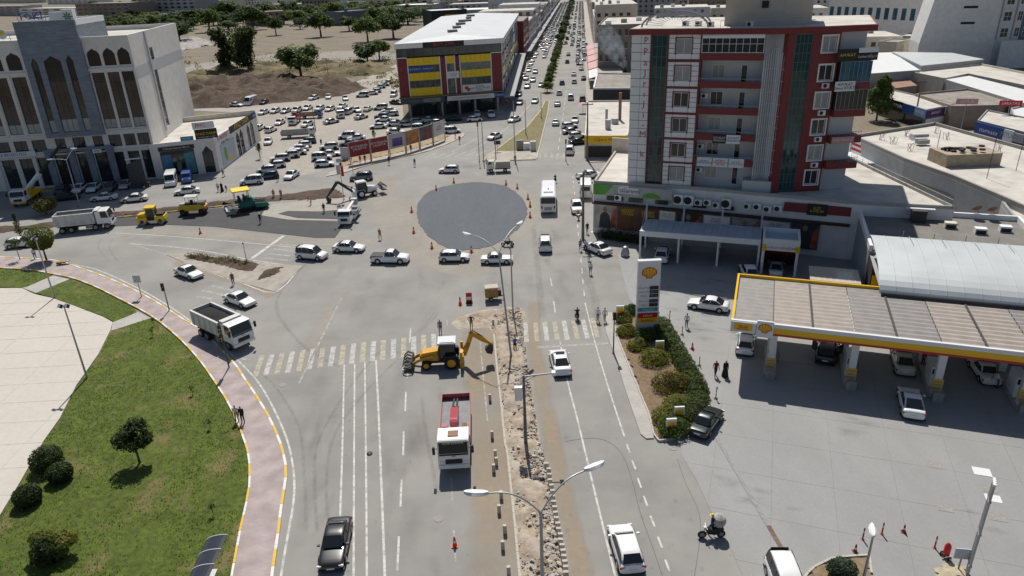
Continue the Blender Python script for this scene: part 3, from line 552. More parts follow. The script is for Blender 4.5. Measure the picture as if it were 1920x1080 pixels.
for a,b,c,d in tw:
    window(lb,a,b,c,d,-.5,DSTEEL,[LGLASS]+[rnd.choice((BGLASS,BG2,BG3)) for _ in range(5)],3 if b-a>2 else 1,6,t=.07); m_=(a+b)/2  # tower panes repeat the reflections painted in pale, dark and warm tints
    for s in (-1,1):
        e=a if s<0 else b; q=M(); q.side([(e,d-1.0),(e,d),(m_,d)],-.73,-.52); ob('arch_spandrel',q,GREYST,lb)
for x in (10.6,14.6,17.8,21.6): bx('portal_pier',x-.6,x+.6,-.7,-.31,0,6.9,GREYST,lb)
bx('portal_lintel',9.9,22.3,-.75,-.3,6.92,7.4,GREYST,lb)
sign(lb,.4,8.4,6.45,7.4,-.32,SGW,'RE BELEDİYESİ',SGBL,.75,label='white board with blue lettering'); sign(lb,18.6,20.2,6.2,6.9,-.78,SGW,'KYB',TXT,.5)
# roof sign letters, emblem box
rs=empty('roof_sign'); rs.parent=lb; rs.location=(11.6,1.0,29.5)
text('TOKİ',1.7,SGBL,rs,(2.3,0,1.6),name='roof_lettering',ext=.08); text('60PS',.55,GREYR,rs,(2.6,-.05,.42),name='roof_lettering')
q=M(); q.box(0,.08,.1,.2,0,2.4); q.box(4.6,4.68,.1,.2,0,2.4); q.box(0,4.68,.12,.18,.9,1.0); q.box(0,4.68,.12,.18,2.3,2.4); ob('sign_rack',q,STEEL,rs)
q=M().box(5.0,7.2,1,3,0,2.2); ob('water_tank',q,WHITEP,rs); q=M().box(7.3,9.2,.4,2.2,0,2.6); e=ob('emblem_box',q,CLADW,rs)
q=M()
for k in range(8):
    a=k*pi/4; q.poly([(8.25,.385,1.35),(8.25+cos(a-.28)*.55,.385,1.35+sin(a-.28)*.55),(8.25+cos(a)*.95,.385,1.35+sin(a)*.95),(8.25+cos(a+.28)*.55,.385,1.35+sin(a+.28)*.55)])
ob('emblem',q,mat('emblem_green',(.03,.22,.06),.5),e)
q=M(); q.tube([(9.6,.75,26.4),(9.6,.75,28.4)],.05,6); ob('sign_post',q,STEEL,lb); q=M(); q.tube([(8.6,.3,28.4),(8.6,.36,28.4)],.85,20); o=ob('round_sign',q,SGW,lb); q=M(); q.tube([(8.6,.27,28.6),(8.6,.296,28.6)],.4,14); ob('round_emblem',q,YELC,o)
q=M()
for k in range(4): q.box(2,11,3,3.05,26.6+k*.45,26.66+k*.45)
ob('roof_railing',q,STEEL,lb)
# annexe with the shop signs
ANA=(-70.0,140.0); ANB=(-59.1,144.2); anu=head(ANA,ANB); an=building('shop_annexe',ANA,anu,'single storey pale annexe with pointed arch windows and shop signs')
LA=math.dist(ANA,ANB)
def rot2(p,A,a): x,y=p[0]-A[0],p[1]-A[1]; return (x*cos(-a)-y*sin(-a),x*sin(-a)+y*cos(-a))
sB=rot2((-60,173.7),ANA,anu); sang=math.atan2(sB[1],sB[0]-LA); LS=math.hypot(sB[0]-LA,sB[1])
q=M(); holes_wall(q,-.3,LA,0,7.0,[(1.3,7.6,.1,5.3),(9.0,11.0,.1,5.6)],0,.3); ob('front_wall',q,STONEW,an)
q=M(); T=Matrix.Translation((LA,.02,0))@Matrix.Rotation(sang,4,'Z'); q.T=T; sh=[(13.0,15.4,.1,5.4),(15.7,18.0,.1,5.6),(21,23.2,.3,5.6),(23.8,26.2,.3,5.8)]; holes_wall(q,0,LS,0,6.95,sh,0,.3); ob('side_wall',q,WWALL,an)
ob('core',M().prism([(-.3,.32),(LA-.4,.32),(sB[0]-.35,sB[1]-.2),(sB[0]-16,sB[1]-1),(-4,14)],0,6.2),MT['dark_interior'],an); ob('roof',M().prism([(-.3,.33),(LA-.36,.33),(sB[0]-.32,sB[1]-.2),(sB[0]-16,sB[1]-1),(-4,14)],6.21,6.3),ROOFC,an)
a_=(sB[0]-16,sB[1]-1); o=ob('parapet',M().box(0,16,0,.3,6.2,7.4),CREAM,an,(a_[0],a_[1],0),math.atan2(1,16))
window(an,1.3,7.6,.1,5.3,.1,DSTEEL,WGLASS,3,2,split=True); sign(an,1.2,7.8,5.35,6.2,-.01,SGB,'TURKAN HALI MOBİLYA',SGW,.45); board(an,1.5,3.3,.5,4.6,.08,mat('poster_blue',(.06,.2,.34),.5,var=.6,scale=.5)); board(an,5.6,7.4,.5,4.6,.08,mat('poster_blue2',(.08,.24,.30),.5,var=.6,scale=.6))
window(an,9.0,11.0,.1,5.6,.12,DSTEEL,WGLASS,2,3)
for s,e in ((-1,9.0),(1,11.0)): q=M(); q.side([(e,4.3),(e,5.6),(10,5.6)],0.0,.11); ob('arch_spandrel',q,STONEW,an)
o=sign(an,8.4,12.6,7.0,8.9,.25,SGB,'AYAZ TARIM',SHY,.72); text('tarım ilaç gübre tohum',.36,SGW,o,(10.5,.13,7.35)); o=sign(an,8.2,12.3,8.95,10.3,.3,SGW,None); text('FMC',1.0,SHR,o,(9.7,.18,9.6)); sign(an,5.6,8.0,6.9,7.8,.2,SGT,'BAYRV',SGW,.45)
sd=empty('side_front'); sd.parent=an; sd.location=(LA,.02,0); sd.rotation_euler=(0,0,sang)
for a,b,c,d in sh:
    window(sd,a,b,c,d,.12,DSTEEL,[WGLASS,WGLASS,BGLASS],2,3)
    for s in (-1,1): e=a if s<0 else b; q=M(); q.T=Matrix.Identity(4); q.side([(e,d-1.3),(e,d),((a+b)/2,d)],0.0,.11); ob('arch_spandrel',q,WWALL,sd)
o=sign(sd,.3,9.5,5.5,6.9,-.005,SGW,'D-MASFEED',SHR,1.25); sign(sd,9.6,26.5,5.75,7.2,-.005,SGB,'AYAZ TARIM',SHY,1.45,sx=1.25); sign(sd,26.6,29.3,5.75,7.2,-.005,SGBL,'syngenta',SGW,.6)
o=board(sd,2.5,11.5,.4,4.8,-.005,mat('poster_pale',(.50,.55,.60),.6,var=.15,scale=.4)); q=M(); q.poly([(5+cos(t*.6)*.9,-.1,2.6+sin(t*.6)*1.5) for t in range(10)]); ob('poster_leaf',q,SGG,sd); q=M(); q.poly([(8+cos(t*.6)*1.5,-.1,1.2+sin(t*.6)*.5) for t in range(10)]); ob('poster_seed',q,SHY,sd); text('Doktor Tarsa',.8,SGBL,sd,(6,-.02,5.1))
# ------------------------------------------------------------------ gymnasium block, yellow bands
GA=(-28,196.3); gu=head(GA,(-.3,202.6)); gy=building('gym_building',GA,gu,'four storey block with yellow bands, maroon strips and grey metal roof')
GD=118
GYL_=rot2((-24.8,321),GA,gu); GYR_=rot2((6.9,321),GA,gu)
ob('core',M().prism([(.2,.35),(28.2,.35),(GYR_[0]-.2,GYR_[1]),(GYL_[0]+.2,GYL_[1])],3.8,18.0),MT['dark_interior'],gy); ob('ground_floor',M().prism([(2,2.5),(27,2.5),(GYR_[0]-2,GYR_[1]),(GYL_[0]+2,GYL_[1])],0,3.78),mat('dark_shopfront',(.08,.075,.07),.7,var=.3,scale=.3),gy)
q=M(); q.prism([(-.5,-.4),(28.8,-.4),(GYR_[0]+.5,GYR_[1]+.3),(GYL_[0]-.5,GYL_[1]+.3)],18.02,19.3); ob('roof_fascia',q,CLADW,gy); o=ob('side_wall',M().box(0,math.hypot(*GYL_),-.0,.2,3.8,18.0),CLADG,gy,(.0,.36,0),math.atan2(GYL_[1],GYL_[0]))
q=M(); n=[(-.55,-.45,19.31),(28.85,-.45,19.31),(GYR_[0]+.55,GYR_[1]+.35,19.31),(GYL_[0]-.55,GYL_[1]+.35,19.31)]; rm=((GYR_[0]+GYL_[0])/2,(GYR_[1]+GYL_[1])/2); rd=[(14.2+(rm[0]-14.2)*.08,rm[1]*.08,20.2),(rm[0],rm[1],20.2)]
q.poly([n[0],n[1],rd[0]]); q.poly([n[1],n[2],rd[1],rd[0]]); q.poly([n[0],rd[0],rd[1],n[3]]); q.poly([n[2],n[3],rd[1]]); q.poly(n[::-1]); ob('roof',q,mat('grey_sheet_roof',(.40,.42,.43),.55,.25,var=.05,scale=.3,var2=.12,scale2=.1),gy)
for k in range(6): t_=.15+k*.13; x_,y_=14.2+(rm[0]-14.2)*t_-2,rm[1]*t_; q=M().box(x_-2+rnd.uniform(0,2),x_+rnd.uniform(1,3),y_,y_+2.5,20.0,20.8); ob('roof_unit',q,CONCD,gy)
def bay(x0,x1,z0,z1,m,nm='cladding_panel',n=1,y=0,par=gy):
    w=(x1-x0)/n
    for i in range(n): bx(nm,x0+w*i+.02,x0+w*(i+1)-.02,y-.12,y+.3,z0,z1,m,par)
for a,b in ((0,2.45),(11.35,12.75),(15.4,16.4),(25.4,28.2)):
    for z in range(5): bay(a,b,5.65+z*1.94,5.65+z*1.94+1.92,MAROON)
for a,b,n in ((2.75,11.1,6),(16.9,25.1,6)):
    for z in ((13.6,15.5),(9.7,11.6))+(((5.65,7.7),) if a<5 else ()): bay(a,b,*z,YELC,n=n)
    for z0,z1 in ((11.62,13.58),(7.72,9.68)): window(gy,a,b,z0,z1,.1,STEEL,GGLASS if a>5 else WGLASS,6,1,t=.05)
bay(13,15.1,13.6,15.5,YELC); window(gy,13,15.1,11.62,13.58,.1,STEEL,GGLASS,2,1); window(gy,13,15.1,5.7,9.6,.1,STEEL,GGLASS,2,2); sign(gy,12.9,16.3,9.7,11.5,-.13,SGW,'YENİ NESİL\nKOLEJİ',TXG,.5)
for x in (2.6,11.22,12.88,15.25,16.65,25.25): bx('white_frame',x-.12,x+.12,-.2,.3,5.6,15.56,CLADW,gy)
for a,b in ((-.02,2.47),(25.38,28.3)): bx('white_frame',a,b,-.21,.3,15.52,15.75,CLADW,gy)
window(gy,.1,28.2,15.8,18.0,.15,DSTEEL,WGLASS,12,1); sign(gy,7,18,17.9,19.35,-.42,SGB,'BEST GYM',mat('red_letters',(.7,.05,.03),.5),1.0,sx=1.25)
o=sign(gy,16.95,25.0,5.65,7.68,-.12,SGW,None); text('KAŞAM\nANAOKULU VE LİSE\nKURSU',.62,TXT,o,(21.8,-.24,6.66)); q=M(); q.box(17.6,18.6,-.26,-.225,6.5,7.3); q.box(18.2,19.0,-.25,-.222,6.0,6.8); ob('emblem',q,SHR,o)
sign(gy,2.8,9,11.9,13.3,.05,SGBL,'HUKUK BÜROSU   ARABULUCU',SGW,.5); bx('canopy_slab',-.5,28.6,-1.0,.3,5.25,5.6,mat('ochre_slab',(.22,.15,.06),.7),gy)
sign(gy,-.2,11.9,3.8,5.2,-1.0,mat('sign_slate',(.06,.085,.10),.5),'MOBİLYA  DEKORASYON',TXG,.6); sign(gy,6,10.6,4.0,5.0,-1.11,mat('sign_dull',(.26,.25,.26),.5),'KARACA',SHR,.6); o=sign(gy,12.4,25.6,3.9,5.1,-1.0,SGW,'BAŞPINAR ALÜMİNYUM PVC SİSTEMLERİ',SHR,.55); sign(gy,25.65,28.4,3.9,5.1,-1.0,SGBL,'ECZANE',SGW,.6)
for a,b in ((3,5.8),(6.2,10),(12.5,15.5),(16,20),(20.5,26.2)): window(gy,a,b,.1,3.5,2.3,DSTEEL,WGLASS,3,1)
for x in (2.2,11,15.8,20.2,26.6): bx('pillar',x-.25,x+.25,-.6,-.1,0,3.78,GREYR,gy)
gs=empty('side_front'); gs.parent=gy; gs.location=(28.32,.36,0); gs.rotation_euler=(0,0,math.atan2(GYR_[1]-.36,GYR_[0]-28.32))
for k in range(10):
    x=1.5+k*11.2
    bx('white_frame',x-.75,x-.35,-.15,.05,3.8,18,CLADW,gs)
    for z,m in ((5.3,WGLASS),(8.6,YELC if k%3 else WGLASS),(11.8,WGLASS),(15.2,WGLASS)):
        if m is YELC: bx('cladding_panel',x,x+9.8,-.1,.02,z,z+1.6,m,gs)
        window(gs,x,x+9.8,z+(1.6 if m is YELC else 0),z+2.7,-.12,STEEL,GGLASS,4,1,split=k<4)
bx('side_awning',0,112,-3.2,-.2,3.5,3.9,GREYR,gs)
# ------------------------------------------------------------------ red and white apartment tower on its podium
AA=(16.9,97.6); AB=(35,90.5); au=head(AA,AB); ap=building('apartment_tower',AA,au,'six storey apartment tower in white panels and maroon with green glass strips'); AL=19.4
zf=[7.7,10.95,14.3,17.65,21.0,24.4]; BR=rot2((45.2,91.0),AA,au); bang=math.atan2(BR[1],BR[0]-AL); BLn=math.hypot(BR[0]-AL,BR[1])
INT=MT['dark_interior']
foot=[(.3,1.75),(16.5,1.75),(17.2,1.9),(AL+.2,.6),(BR[0]-3.9,BR[1]-.2+.6),(BR[0]-3.9,20),(.3,20)]
ob('core',M().prism(foot,7.4,27.5),mat('balcony_render',(.52,.55,.585),.8,var=.06,scale=.6),ap)
rp=[(-.35,-.35),(AL-.05,-.45),(BR[0]+.4,BR[1]-.5),(BR[0]+.8,20.6),(-.35,20.6)]
ob('roof_band',M().prism(rp,27.45,28.15),MAROON,ap); ob('roof',M().prism([(x*.985+.15,y*.97+.2) for x,y in rp],28.152,28.2),ROOFC,ap)
# left letter column in panels
bx('panel_backing',.02,2.44,.101,1.72,7.5,27.44,mat('panel_joint',(.10,.10,.105),.8),ap); bx('cladding_panel',-.03,.018,.02,1.72,7.7,27.4,CLADW,ap)
for k in range(18):
    z=7.7+k*1.1
    bx('cladding_panel',0,1.23,0,.1,z,z+1.03,CLADW,ap); bx('cladding_panel',1.28,2.45,-.02,.1,z,z+1.03,CLADW,ap)
q=M(); q.box(-.04,-.004,2.5,13.5,13,23.8); ob('maroon_recess',q,MAROON,ap); bx('side_wall',.02,.3,1.73,20,7.4,27.45,CLADW,ap)
for k,ch in enumerate('PPaJrıJı-M k'):
    if ch!=' ': text(ch,1.25,mat('faded_red_letters',(.42,.10,.09),.6),ap,(1.88,-.06,26.7-k*1.35))
bx('maroon_strip',2.46,2.62,-.12,1.7,7.5,27.45,MAROON,ap); bx('maroon_strip',4.62,4.78,-.12,1.7,7.5,27.45,MAROON,ap)
CWF=mat('curtain_frame',(.10,.15,.15),.5); window(ap,2.64,4.6,7.7,27.4,.1,CWF,GGLASS,3,15,t=.09,name='curtain_wall')
for z in zf:
    q=M(); holes_wall(q,4.79,8.78,z,z+3.1,[(5.75,7.7,z+.75,z+2.6)],.05,.4); ob('wall_panel',q,mat('panel_joint',(.10,.10,.105),.8),ap)
    xs_=[4.8,5.74,7.71,8.78]; zs_=[z+.02,z+.74,z+1.35,z+1.98,z+2.61,z+3.1]
    for i in range(3):
        for j in range(5):
            if i==1 and 0<j<4: continue
            bx('cladding_panel',xs_[i]+.025,xs_[i+1]-.025,0,.048,zs_[j]+.03,zs_[j+1]-.03,CLADW,ap)
    window(ap,5.75,7.7,z+.75,z+2.6,.15,CLADW,[WGLASS if rnd.random()<.5 else LGLASS],2,1,t=.09)
    for a,b,c,d in ((5.6,5.74,z+.6,z+2.75),(7.71,7.85,z+.6,z+2.75),(5.74,7.71,z+2.61,z+2.75)): bx('window_trim',a,b,-.06,-.004,c,d,MAROON,ap)
    bx('floor_band',4.79,8.8,-.08,.42,z+3.11,z+3.34,MAROON,ap)
for x,nm in ((8.82,'maroon_strip'),): bx(nm,x,x+.14,-.1,1.7,7.5,27.45,MAROON,ap)
for i,z in enumerate(zf):
    if i>0:
        bx('balcony_parapet',8.98,16.55,-.35,-.1,z-.05,z+.78,MAROON,ap); bx('balcony_slab',8.98,16.55,-.09,1.7,z-.05,z+.12,CONC,ap)
    if 0<i<5:
        q=M(); q.box(8.98,16.5,-.25,-.21,z+1.08,z+1.13)
        for k in range(9): q.box(9+k*.93,9.03+k*.93,-.245,-.215,z+.78,z+1.08)
        ob('railing',q,GALV,ap)
    if i<5:
        window(ap,10.3,11.9,z+.9,z+2.6,1.66,CLADW,WGLASS if i%2 else LGLASS,2,1); window(ap,13.9,14.7,z+.2,z+2.6,1.66,CLADW,WGLASS,1,1,name='balcony_door')
    if i in (1,3,5,0): ac_unit(ap,9.1,z+1.7,1.75)
window(ap,8.98,16.5,25.25,27.4,-.3,CLADW,[WGLASS,WGLASS],9,2,name='glazed_balcony')
bx('glazing_head',8.98,16.5,-.3,1.7,27.0,27.44,CLADW,ap)
sign(ap,11.2,12.9,13.9,15.0,-.36,SGB,'AVUKAT\nARSLAN',SGW,.4); sign(ap,12.95,14.7,13.9,15.05,-.36,SGW,'AVUKAT\nF.ARSLAN AY',SGBL,.38)
for x,t,c in ((9.4,'AVUKAT\nHÜSEYİN ÇELİK',SGBL),(11.45,'AVUKAT\nMEHMET ALİ\nKAPLAN',SHR),(13.5,'AVUKAT\nDAĞ HUKUK',SGT)): sign(ap,x,x+1.95,10.75,11.95,-.36,SGW,t,c,.3)
# concave grey bay with curved ribs
cp=[(16.56+2.75*t,.15+1.5*sin(pi*t)) for t in [k/10 for k in range(11)]]
q=M(); q.loft([[(x,y,9.0) for x,y in cp],[(x,y,27.4) for x,y in cp]],cap=False,closed=False); ob('grey_bay',q,CLADG,ap)
q=M()
for k in range(11):
    t=.03+.94*k/10; x=16.56+2.75*t; y=.1+1.5*sin(pi*t)-.22; q.tube([(x,y,9.6),(x,y,24.2+1.6*sin(pi*t))],.06,5)
for z in range(10):
    q.tube([(16.62+2.6*t,-.12+1.5*sin(pi*t),10.2+z*1.45) for t in [j/8 for j in range(9)]],.03,4)
ob('rib_screen',q,CLADW,ap); bx('sloped_wall',15.5,AL,.0,1.7,7.4,9.0,CLADG,ap)
# right wing
rw=empty('right_wing'); rw.parent=ap; rw.location=(AL,0,0); rw.rotation_euler=(0,0,bang)
bx('maroon_strip',-.25,.68,-.05,1.2,7.4,27.45,MAROON,rw); window(rw,.7,2.85,7.7,27.4,.05,CWF,GGLASS,4,18,t=.09,name='curtain_wall')
holes=[(4.1,5.85,z+.75,z+2.65) for z in zf]; q=M(); holes_wall(q,2.87,6.3,7.4,27.44,holes,-.02,.5); ob('wall',q,MAROON,rw); bx('wing_core',.3,6.3,.52,1.2,7.4,27.4,INT,rw)
for i,z in enumerate(zf):
    window(rw,4.1,5.85,z+.75,z+2.65,.1,CLADW,LGLASS if i%2 else WGLASS,2,1,t=.1)
    for a,b,c,d in ((3.92,4.09,z+.6,z+2.8),(5.86,6.03,z+.6,z+2.8),(4.09,5.86,z+2.66,z+2.8),(4.09,5.86,z+.6,z+.74)): bx('window_trim',a,b,-.1,-.025,c,d,CLADW,rw)
    if i not in (0,5): ac_unit(rw,4.6,z-.15,-.04)
    if i>0: bx('balcony_parapet',6.35,10.4,-.9,1.6,z-.35,z+.5,MAROON,rw)
    if i in (1,2): 
        q=M(); q.box(6.4,10.4,-.85,-.8,z+1.05,z+1.1)
        for k in range(12): q.box(6.45+k*.35,6.48+k*.35,-.85,-.82,z+.5,z+1.05)
        ob('railing',q,GALV,rw)
    if i in (3,4): window(rw,6.4,10.35,z+.5,z+3.0,-.85,GALV,BLUEG if i==4 else WGLASS,7,1,t=.05,name='glazed_balcony'); bx('balcony_fill',6.5,10.2,-.7,1.6,z+.5,z+3,INT,rw)
    else: bx('balcony_wall',6.32,9.8,.5,.8,z+.5,z+3.0,CLADG,rw)
bx('balcony_wall',6.32,9.8,.5,.8,7.5,10.5,CLADG,rw)
sign(rw,5.6,8.2,24.1,25.5,-1.0,SGB,'AVUKAT',YELC,.5); o=sign(rw,8.25,10.7,24.1,25.0,-1.0,SGB,'Serhat NİÇOL',SGW,.42); sign(rw,8.25,10.7,25.02,25.6,-1.0,SGW); sign(rw,5.9,8.4,20.5,21.7,-.98,SGW,'AVUKAT\nMehmet KURTAR',TXT,.5); sign(rw,6.5,9.4,14.0,14.8,-.98,SGPK,'DİŞ HEKİMİ',SGW,.45)
# roof: arched frame, stair house, small units
arc=empty('roof_arch'); arc.parent=ap; arc.location=(0,.6,28.2)
for y in (0,3.2):
    q=M(); q.tube([(5.3-4.2*cos(pi*t),y,.1+1.9*sin(pi*t)) for t in [k/16 for k in range(17)]],.13,6); ob('arch_tube',q,GALV,arc)
q=M()
for k in range(1,16):
    t=k/16; q.tube([(5.3-1.5*cos(pi*t),0,.1+.9*sin(pi*t)),(5.3-4.2*cos(pi*t),0,.1+1.9*sin(pi*t))],.03,4)
ob('arch_spoke',q,GALV,arc)
sh=ob('stair_house',M().prism([(11.2,3.1),(18.6,2.4),(21.6,5.2),(21.6,12),(11.2,12)],28.21,32.2),mat('plaster_beige',(.47,.43,.37),.9,var=.08,scale=.8),ap); bx('stair_roof',11,21.9,2.2,12.2,32.21,32.5,ROOFC,ap); bx('vent_opening',15.6,16.4,2.45,2.9,30.3,31.1,INT,ap)
for x,y in ((9.2,2),(7.5,3.5),(5.8,4),(14,1.2)): ac_unit(ap,x,28.22,y)
q=M()
for k in range(14): q.box(11+k*.8,11.04+k*.8,.3,.34,28.2,29.0)
q.box(11,22,.3,.34,29.0,29.05); ob('roof_railing',q,GALV,ap)
# podium
PZ=7.5; pod_px=[(1113,343),(1291,354),(1474,370.5),(1600,382),(1790,392),(1592,296),(1500,300),(1160,276)]
pod=roof_px('podium',pod_px,PZ,WWALL,ROOFC,'two storey podium with bank sign and wall posters below the apartment tower','podium',par_h=.35,par_w=.25,parm=CONC)
PF0=Vector(G2(1113,343,PZ)); PF1=Vector(G2(1600,382,PZ)); pc=Vector(pod.location[:2]); pf=empty('podium_front'); pf.parent=pod; pf.location=(PF0.x-pc.x,PF0.y-pc.y,0); pfa=math.atan2(PF1.y-PF0.y,PF1.x-PF0.x); pf.rotation_euler=(0,0,pfa); PW=(PF1-PF0).length
o=sign(pf,0,11.3,5.9,7.4,-.02,mat('bank_grey',(.42,.42,.40),.5,var=.1),None); q=M(); q.poly([(0,-.14,5.9),(1.6,-.14,5.9),(3.0,-.14,7.4),(0,-.14,7.4)]); q.poly([(8.4+1.3*cos(a),-.14,5.95+.8*sin(a)) for a in [pi*k/10 for k in range(11)]]); ob('sign_swoosh',q,SGG,o)
sign(pf,3.7,6.7,6.35,7.25,-.14,SGW,None); text('Garanti',.85,TXT,o,(5.45,-.26,6.8)); q=M()
for dx in (0,.26):
    for dz in (0,.26): q.tube([(4.0+dx,-.25,6.62+dz),(4.0+dx,-.235,6.62+dz)],.1,8)
ob('clover',q,SGG,o)
for a,b in ((2,4.4),(5.2,7.2),(9,10.8),(14,16),(18,19.6)): window(pf,a,b,5.2,5.75,-.06,DSTEEL,WGLASS,3,1)
for k,(x,z,s) in enumerate(((3.2,5.3,1),(11.6,5.5,1.25),(13,5.5,1.25),(14.4,5.6,1),(15.6,5.7,1),(16.8,5.5,.9),(18.0,5.5,1.2),(20.8,5.7,.9),(22.0,5.7,1),(23.3,5.5,1),(24.6,5.7,1))): ac_unit(pf,x,z,-.03,w=1.0*s,h=.8*s if s<1.2 else 1.35)
bx('maroon_band',25.8,PW-.1,-.06,-.005,5.8,7.0,MAROON,pf); sign(pf,28.6,31,5.6,7.1,-.08,SGB,'ELİT\nDÜĞÜN',YELC,.45); bx('ledge',0,PW,-.7,-.01,4.6,4.85,mat('dark_maroon_ledge',(.05,.025,.025),.7),pf)
POST=[(0.2,3.6,(.52,.47,.42)),(3.7,6.6,(.17,.075,.03)),(6.7,9.5,(.11,.05,.03)),(9.6,12,(.33,.30,.27)),(12.1,15.5,(.05,.035,.03)),(15.6,19.4,(.20,.22,.24)),(19.5,23,(.28,.27,.26)),(23.1,27,(.25,.24,.24)),(27.1,30.5,(.06,.06,.07))]
for k,(a,b,c) in enumerate(POST):
    o=sign(pf,a,b-.05,.9,4.5,-.02,mat('poster_%d'%k,c,.6,var=.5,scale=.45,detail=3)); xm=(a+b)/2
    if k in (0,4,6,8):
        q=M(); q.poly([(xm-.1+cos(t*pi/5)*.32,-.135,3.75+sin(t*pi/5)*.42) for t in range(10)]); ob('poster_figure_head',q,mat('print_skin',(.30,.19,.13),.6),o); q=M(); q.poly([(xm-1,-.14,.95),(xm+.9,-.14,.95),(xm+.6,-.14,2.9),(xm+.15,-.14,3.35),(xm-.35,-.14,3.35),(xm-.8,-.14,2.9)]); ob('poster_figure',q,mat('print_dark',(.045,.05,.05),.6),o)
        q=M(); q.poly([(xm+.7,-.145,1.2),(b-.1,-.145,1.0),(b-.1,-.145,4.2),(xm+.9,-.145,3.3)]); ob('poster_patch',q,mat('print_red',(.36,.09,.05),.6,var=.5,scale=.9),o)
    elif k in (3,5,7): q=M().box(a+.2,b-.2,-.16,-.13,3.1,4.3); o2=ob('poster_caption',q,SGW,o); text('HER ŞEY\nBURADA',.42,TXG,o,(xm,-.172,3.7))
    else: text('LEZZET\nUSTASI',.55,YELC,o,(xm,-.135,3.6))
terr=ob('terrace_wall',M().box(0,5.4,0,.3,PZ-.4,PZ+2.2),CREAM,pod); p0=G2(1147,283,PZ); terr.location=(p0[0]-pc.x,p0[1]-pc.y,0); terr.rotation_euler=(0,0,pfa)
q=M(); p1=Vector(G2(1595,300,PZ))-pc; p2=Vector(G2(1785,391,PZ))-pc
for z in (.55,.8,1.05): q.tube([(p1.x,p1.y,PZ+z),(p2.x,p2.y,PZ+z)],.03,4)
for k in range(16): p=p1.lerp(p2,k/15); q.tube([(p.x,p.y,PZ),(p.x,p.y,PZ+1.05)],.025,4)
ob('terrace_railing',q,GALV,pod)
# ------------------------------------------------------------------ filling station
def shell(par,cx,cz,r,y):
    """scallop emblem: red rim, yellow fan with red ribs"""
    def fan(k,yy):
        pts=[(cx-.42*r*k,yy,cz-.8*r*k),(cx-.42*r*k,yy,cz-.55*r*k)]
        for j in range(15):
            a=R(205-j*230/14); w=1+.035*abs(sin(j*pi/2)); pts.append((cx+cos(a)*r*k*w,yy,cz+(sin(a)*.9)*r*k*w*.86+.02))
        pts+=[(cx+.42*r*k,yy,cz-.55*r*k),(cx+.42*r*k,yy,cz-.8*r*k)]; return pts[::-1]
    e=ob('emblem',M().poly(fan(1,y)),SHR,par); ob('emblem_fan',M().poly(fan(.86,y-.012)),SHY,e)
    for j in range(7):
        a=R(195-j*210/6-0); q=M(); p0=Vector((cx+cos(R(90+(a-pi/2)*57.3*.25))*.0,y-.02,cz-.6*r)); p0.x=cx+cos(a)*.25*r; p1=Vector((cx+cos(a)*.84*r,y-.02,cz+sin(a)*.66*r)); d=(p1-p0).normalized(); n=Vector((-d.z,0,d.x))*.03*r
        q.poly([p0-n,p1-n,p1+n,p0+n]); ob('emblem_rib',q,SHR,e)
    return e
st=empty('station_canopy',(*SO,0),SA,'long corrugated station canopy with yellow, white and red fascia','canopy')
CW,CD,CZ=34.0,11.8,5.8
q=M(); q.box(.25,CW,.75,CD-.1,4.75,4.85); ob('soffit',q,SGW,st)
def panel_mesh(w):
    q=M(); n=13; dv=(CD-1.1)/n
    for j in range(n):
        v=.9+j*dv
        for (a,za),(b,zb) in (((v,0),(v+dv*.36,.125)),((v+dv*.36,.125),(v+dv,0))): q.quad((0,a,za),(w,a,za),(w,b,zb),(0,b,zb))
    return q.mesh('roof_panel',ROOFX)
PM=panel_mesh(3.33); PM2=PM.copy(); PM2.materials[0]=ROOFY
for k in range(10):
    o=ob('roof_panel',(PM,PM2)[(k//2+k)%2],None,st,(.3+k*3.38,0,5.45+(.02 if k%2 else 0)))
for k in range(1,10,2): bx('roof_gutter',.22+k*3.38+3.30,.22+k*3.38+3.48,.8,CD-.2,5.5,5.62,DSTEEL if k in (1,3,5) else CONCD,st)
bx('fascia',0,CW,.55,.75,4.85,5.2,SHY,st); bx('fascia',0,CW,.54,.75,5.2,5.45,SHY,st); bx('fascia_top',0,CW,.52,.8,5.45,5.82,SGW,st); bx('fascia_line',0,CW,.5,.75,4.68,4.85,SHR,st)
bx('fascia_top',0,.2,.8,CD,5.5,5.8,SHY,st); bx('fascia',0,.18,.76,CD,4.7,5.5,SGW,st); bx('fascia_top',.2,CW,CD-.2,CD,5.5,5.8,SHY,st); bx('fascia',.2,CW,CD-.18,CD-.02,4.7,5.5,SGW,st)
bx('sign_board',0.02,2.2,.40,.5,4.75,5.75,SGW,st); o=bx('sign_board',.3,1.9,.36,.4,4.95,5.6,SHY,st); text('Shell',.42,SHR,st,(1.1,.34,5.3)); text('Bize güvenin',.2,SHR,st,(1.1,.34,5.05))
lo=ob('logo_board',M().box(2.25,3.7,.3,.48,4.5,6.1),SGW,st); shell(st,2.98,5.4,.58,.285)
for k,u in enumerate((3.9,10.8,17.7,24.2,31)):
    for v in (2.1,8.2):
        p=ob('pillar',M().box(u-.3,u+.3,v-.3,v+.3,0,4.75),SGW,st)
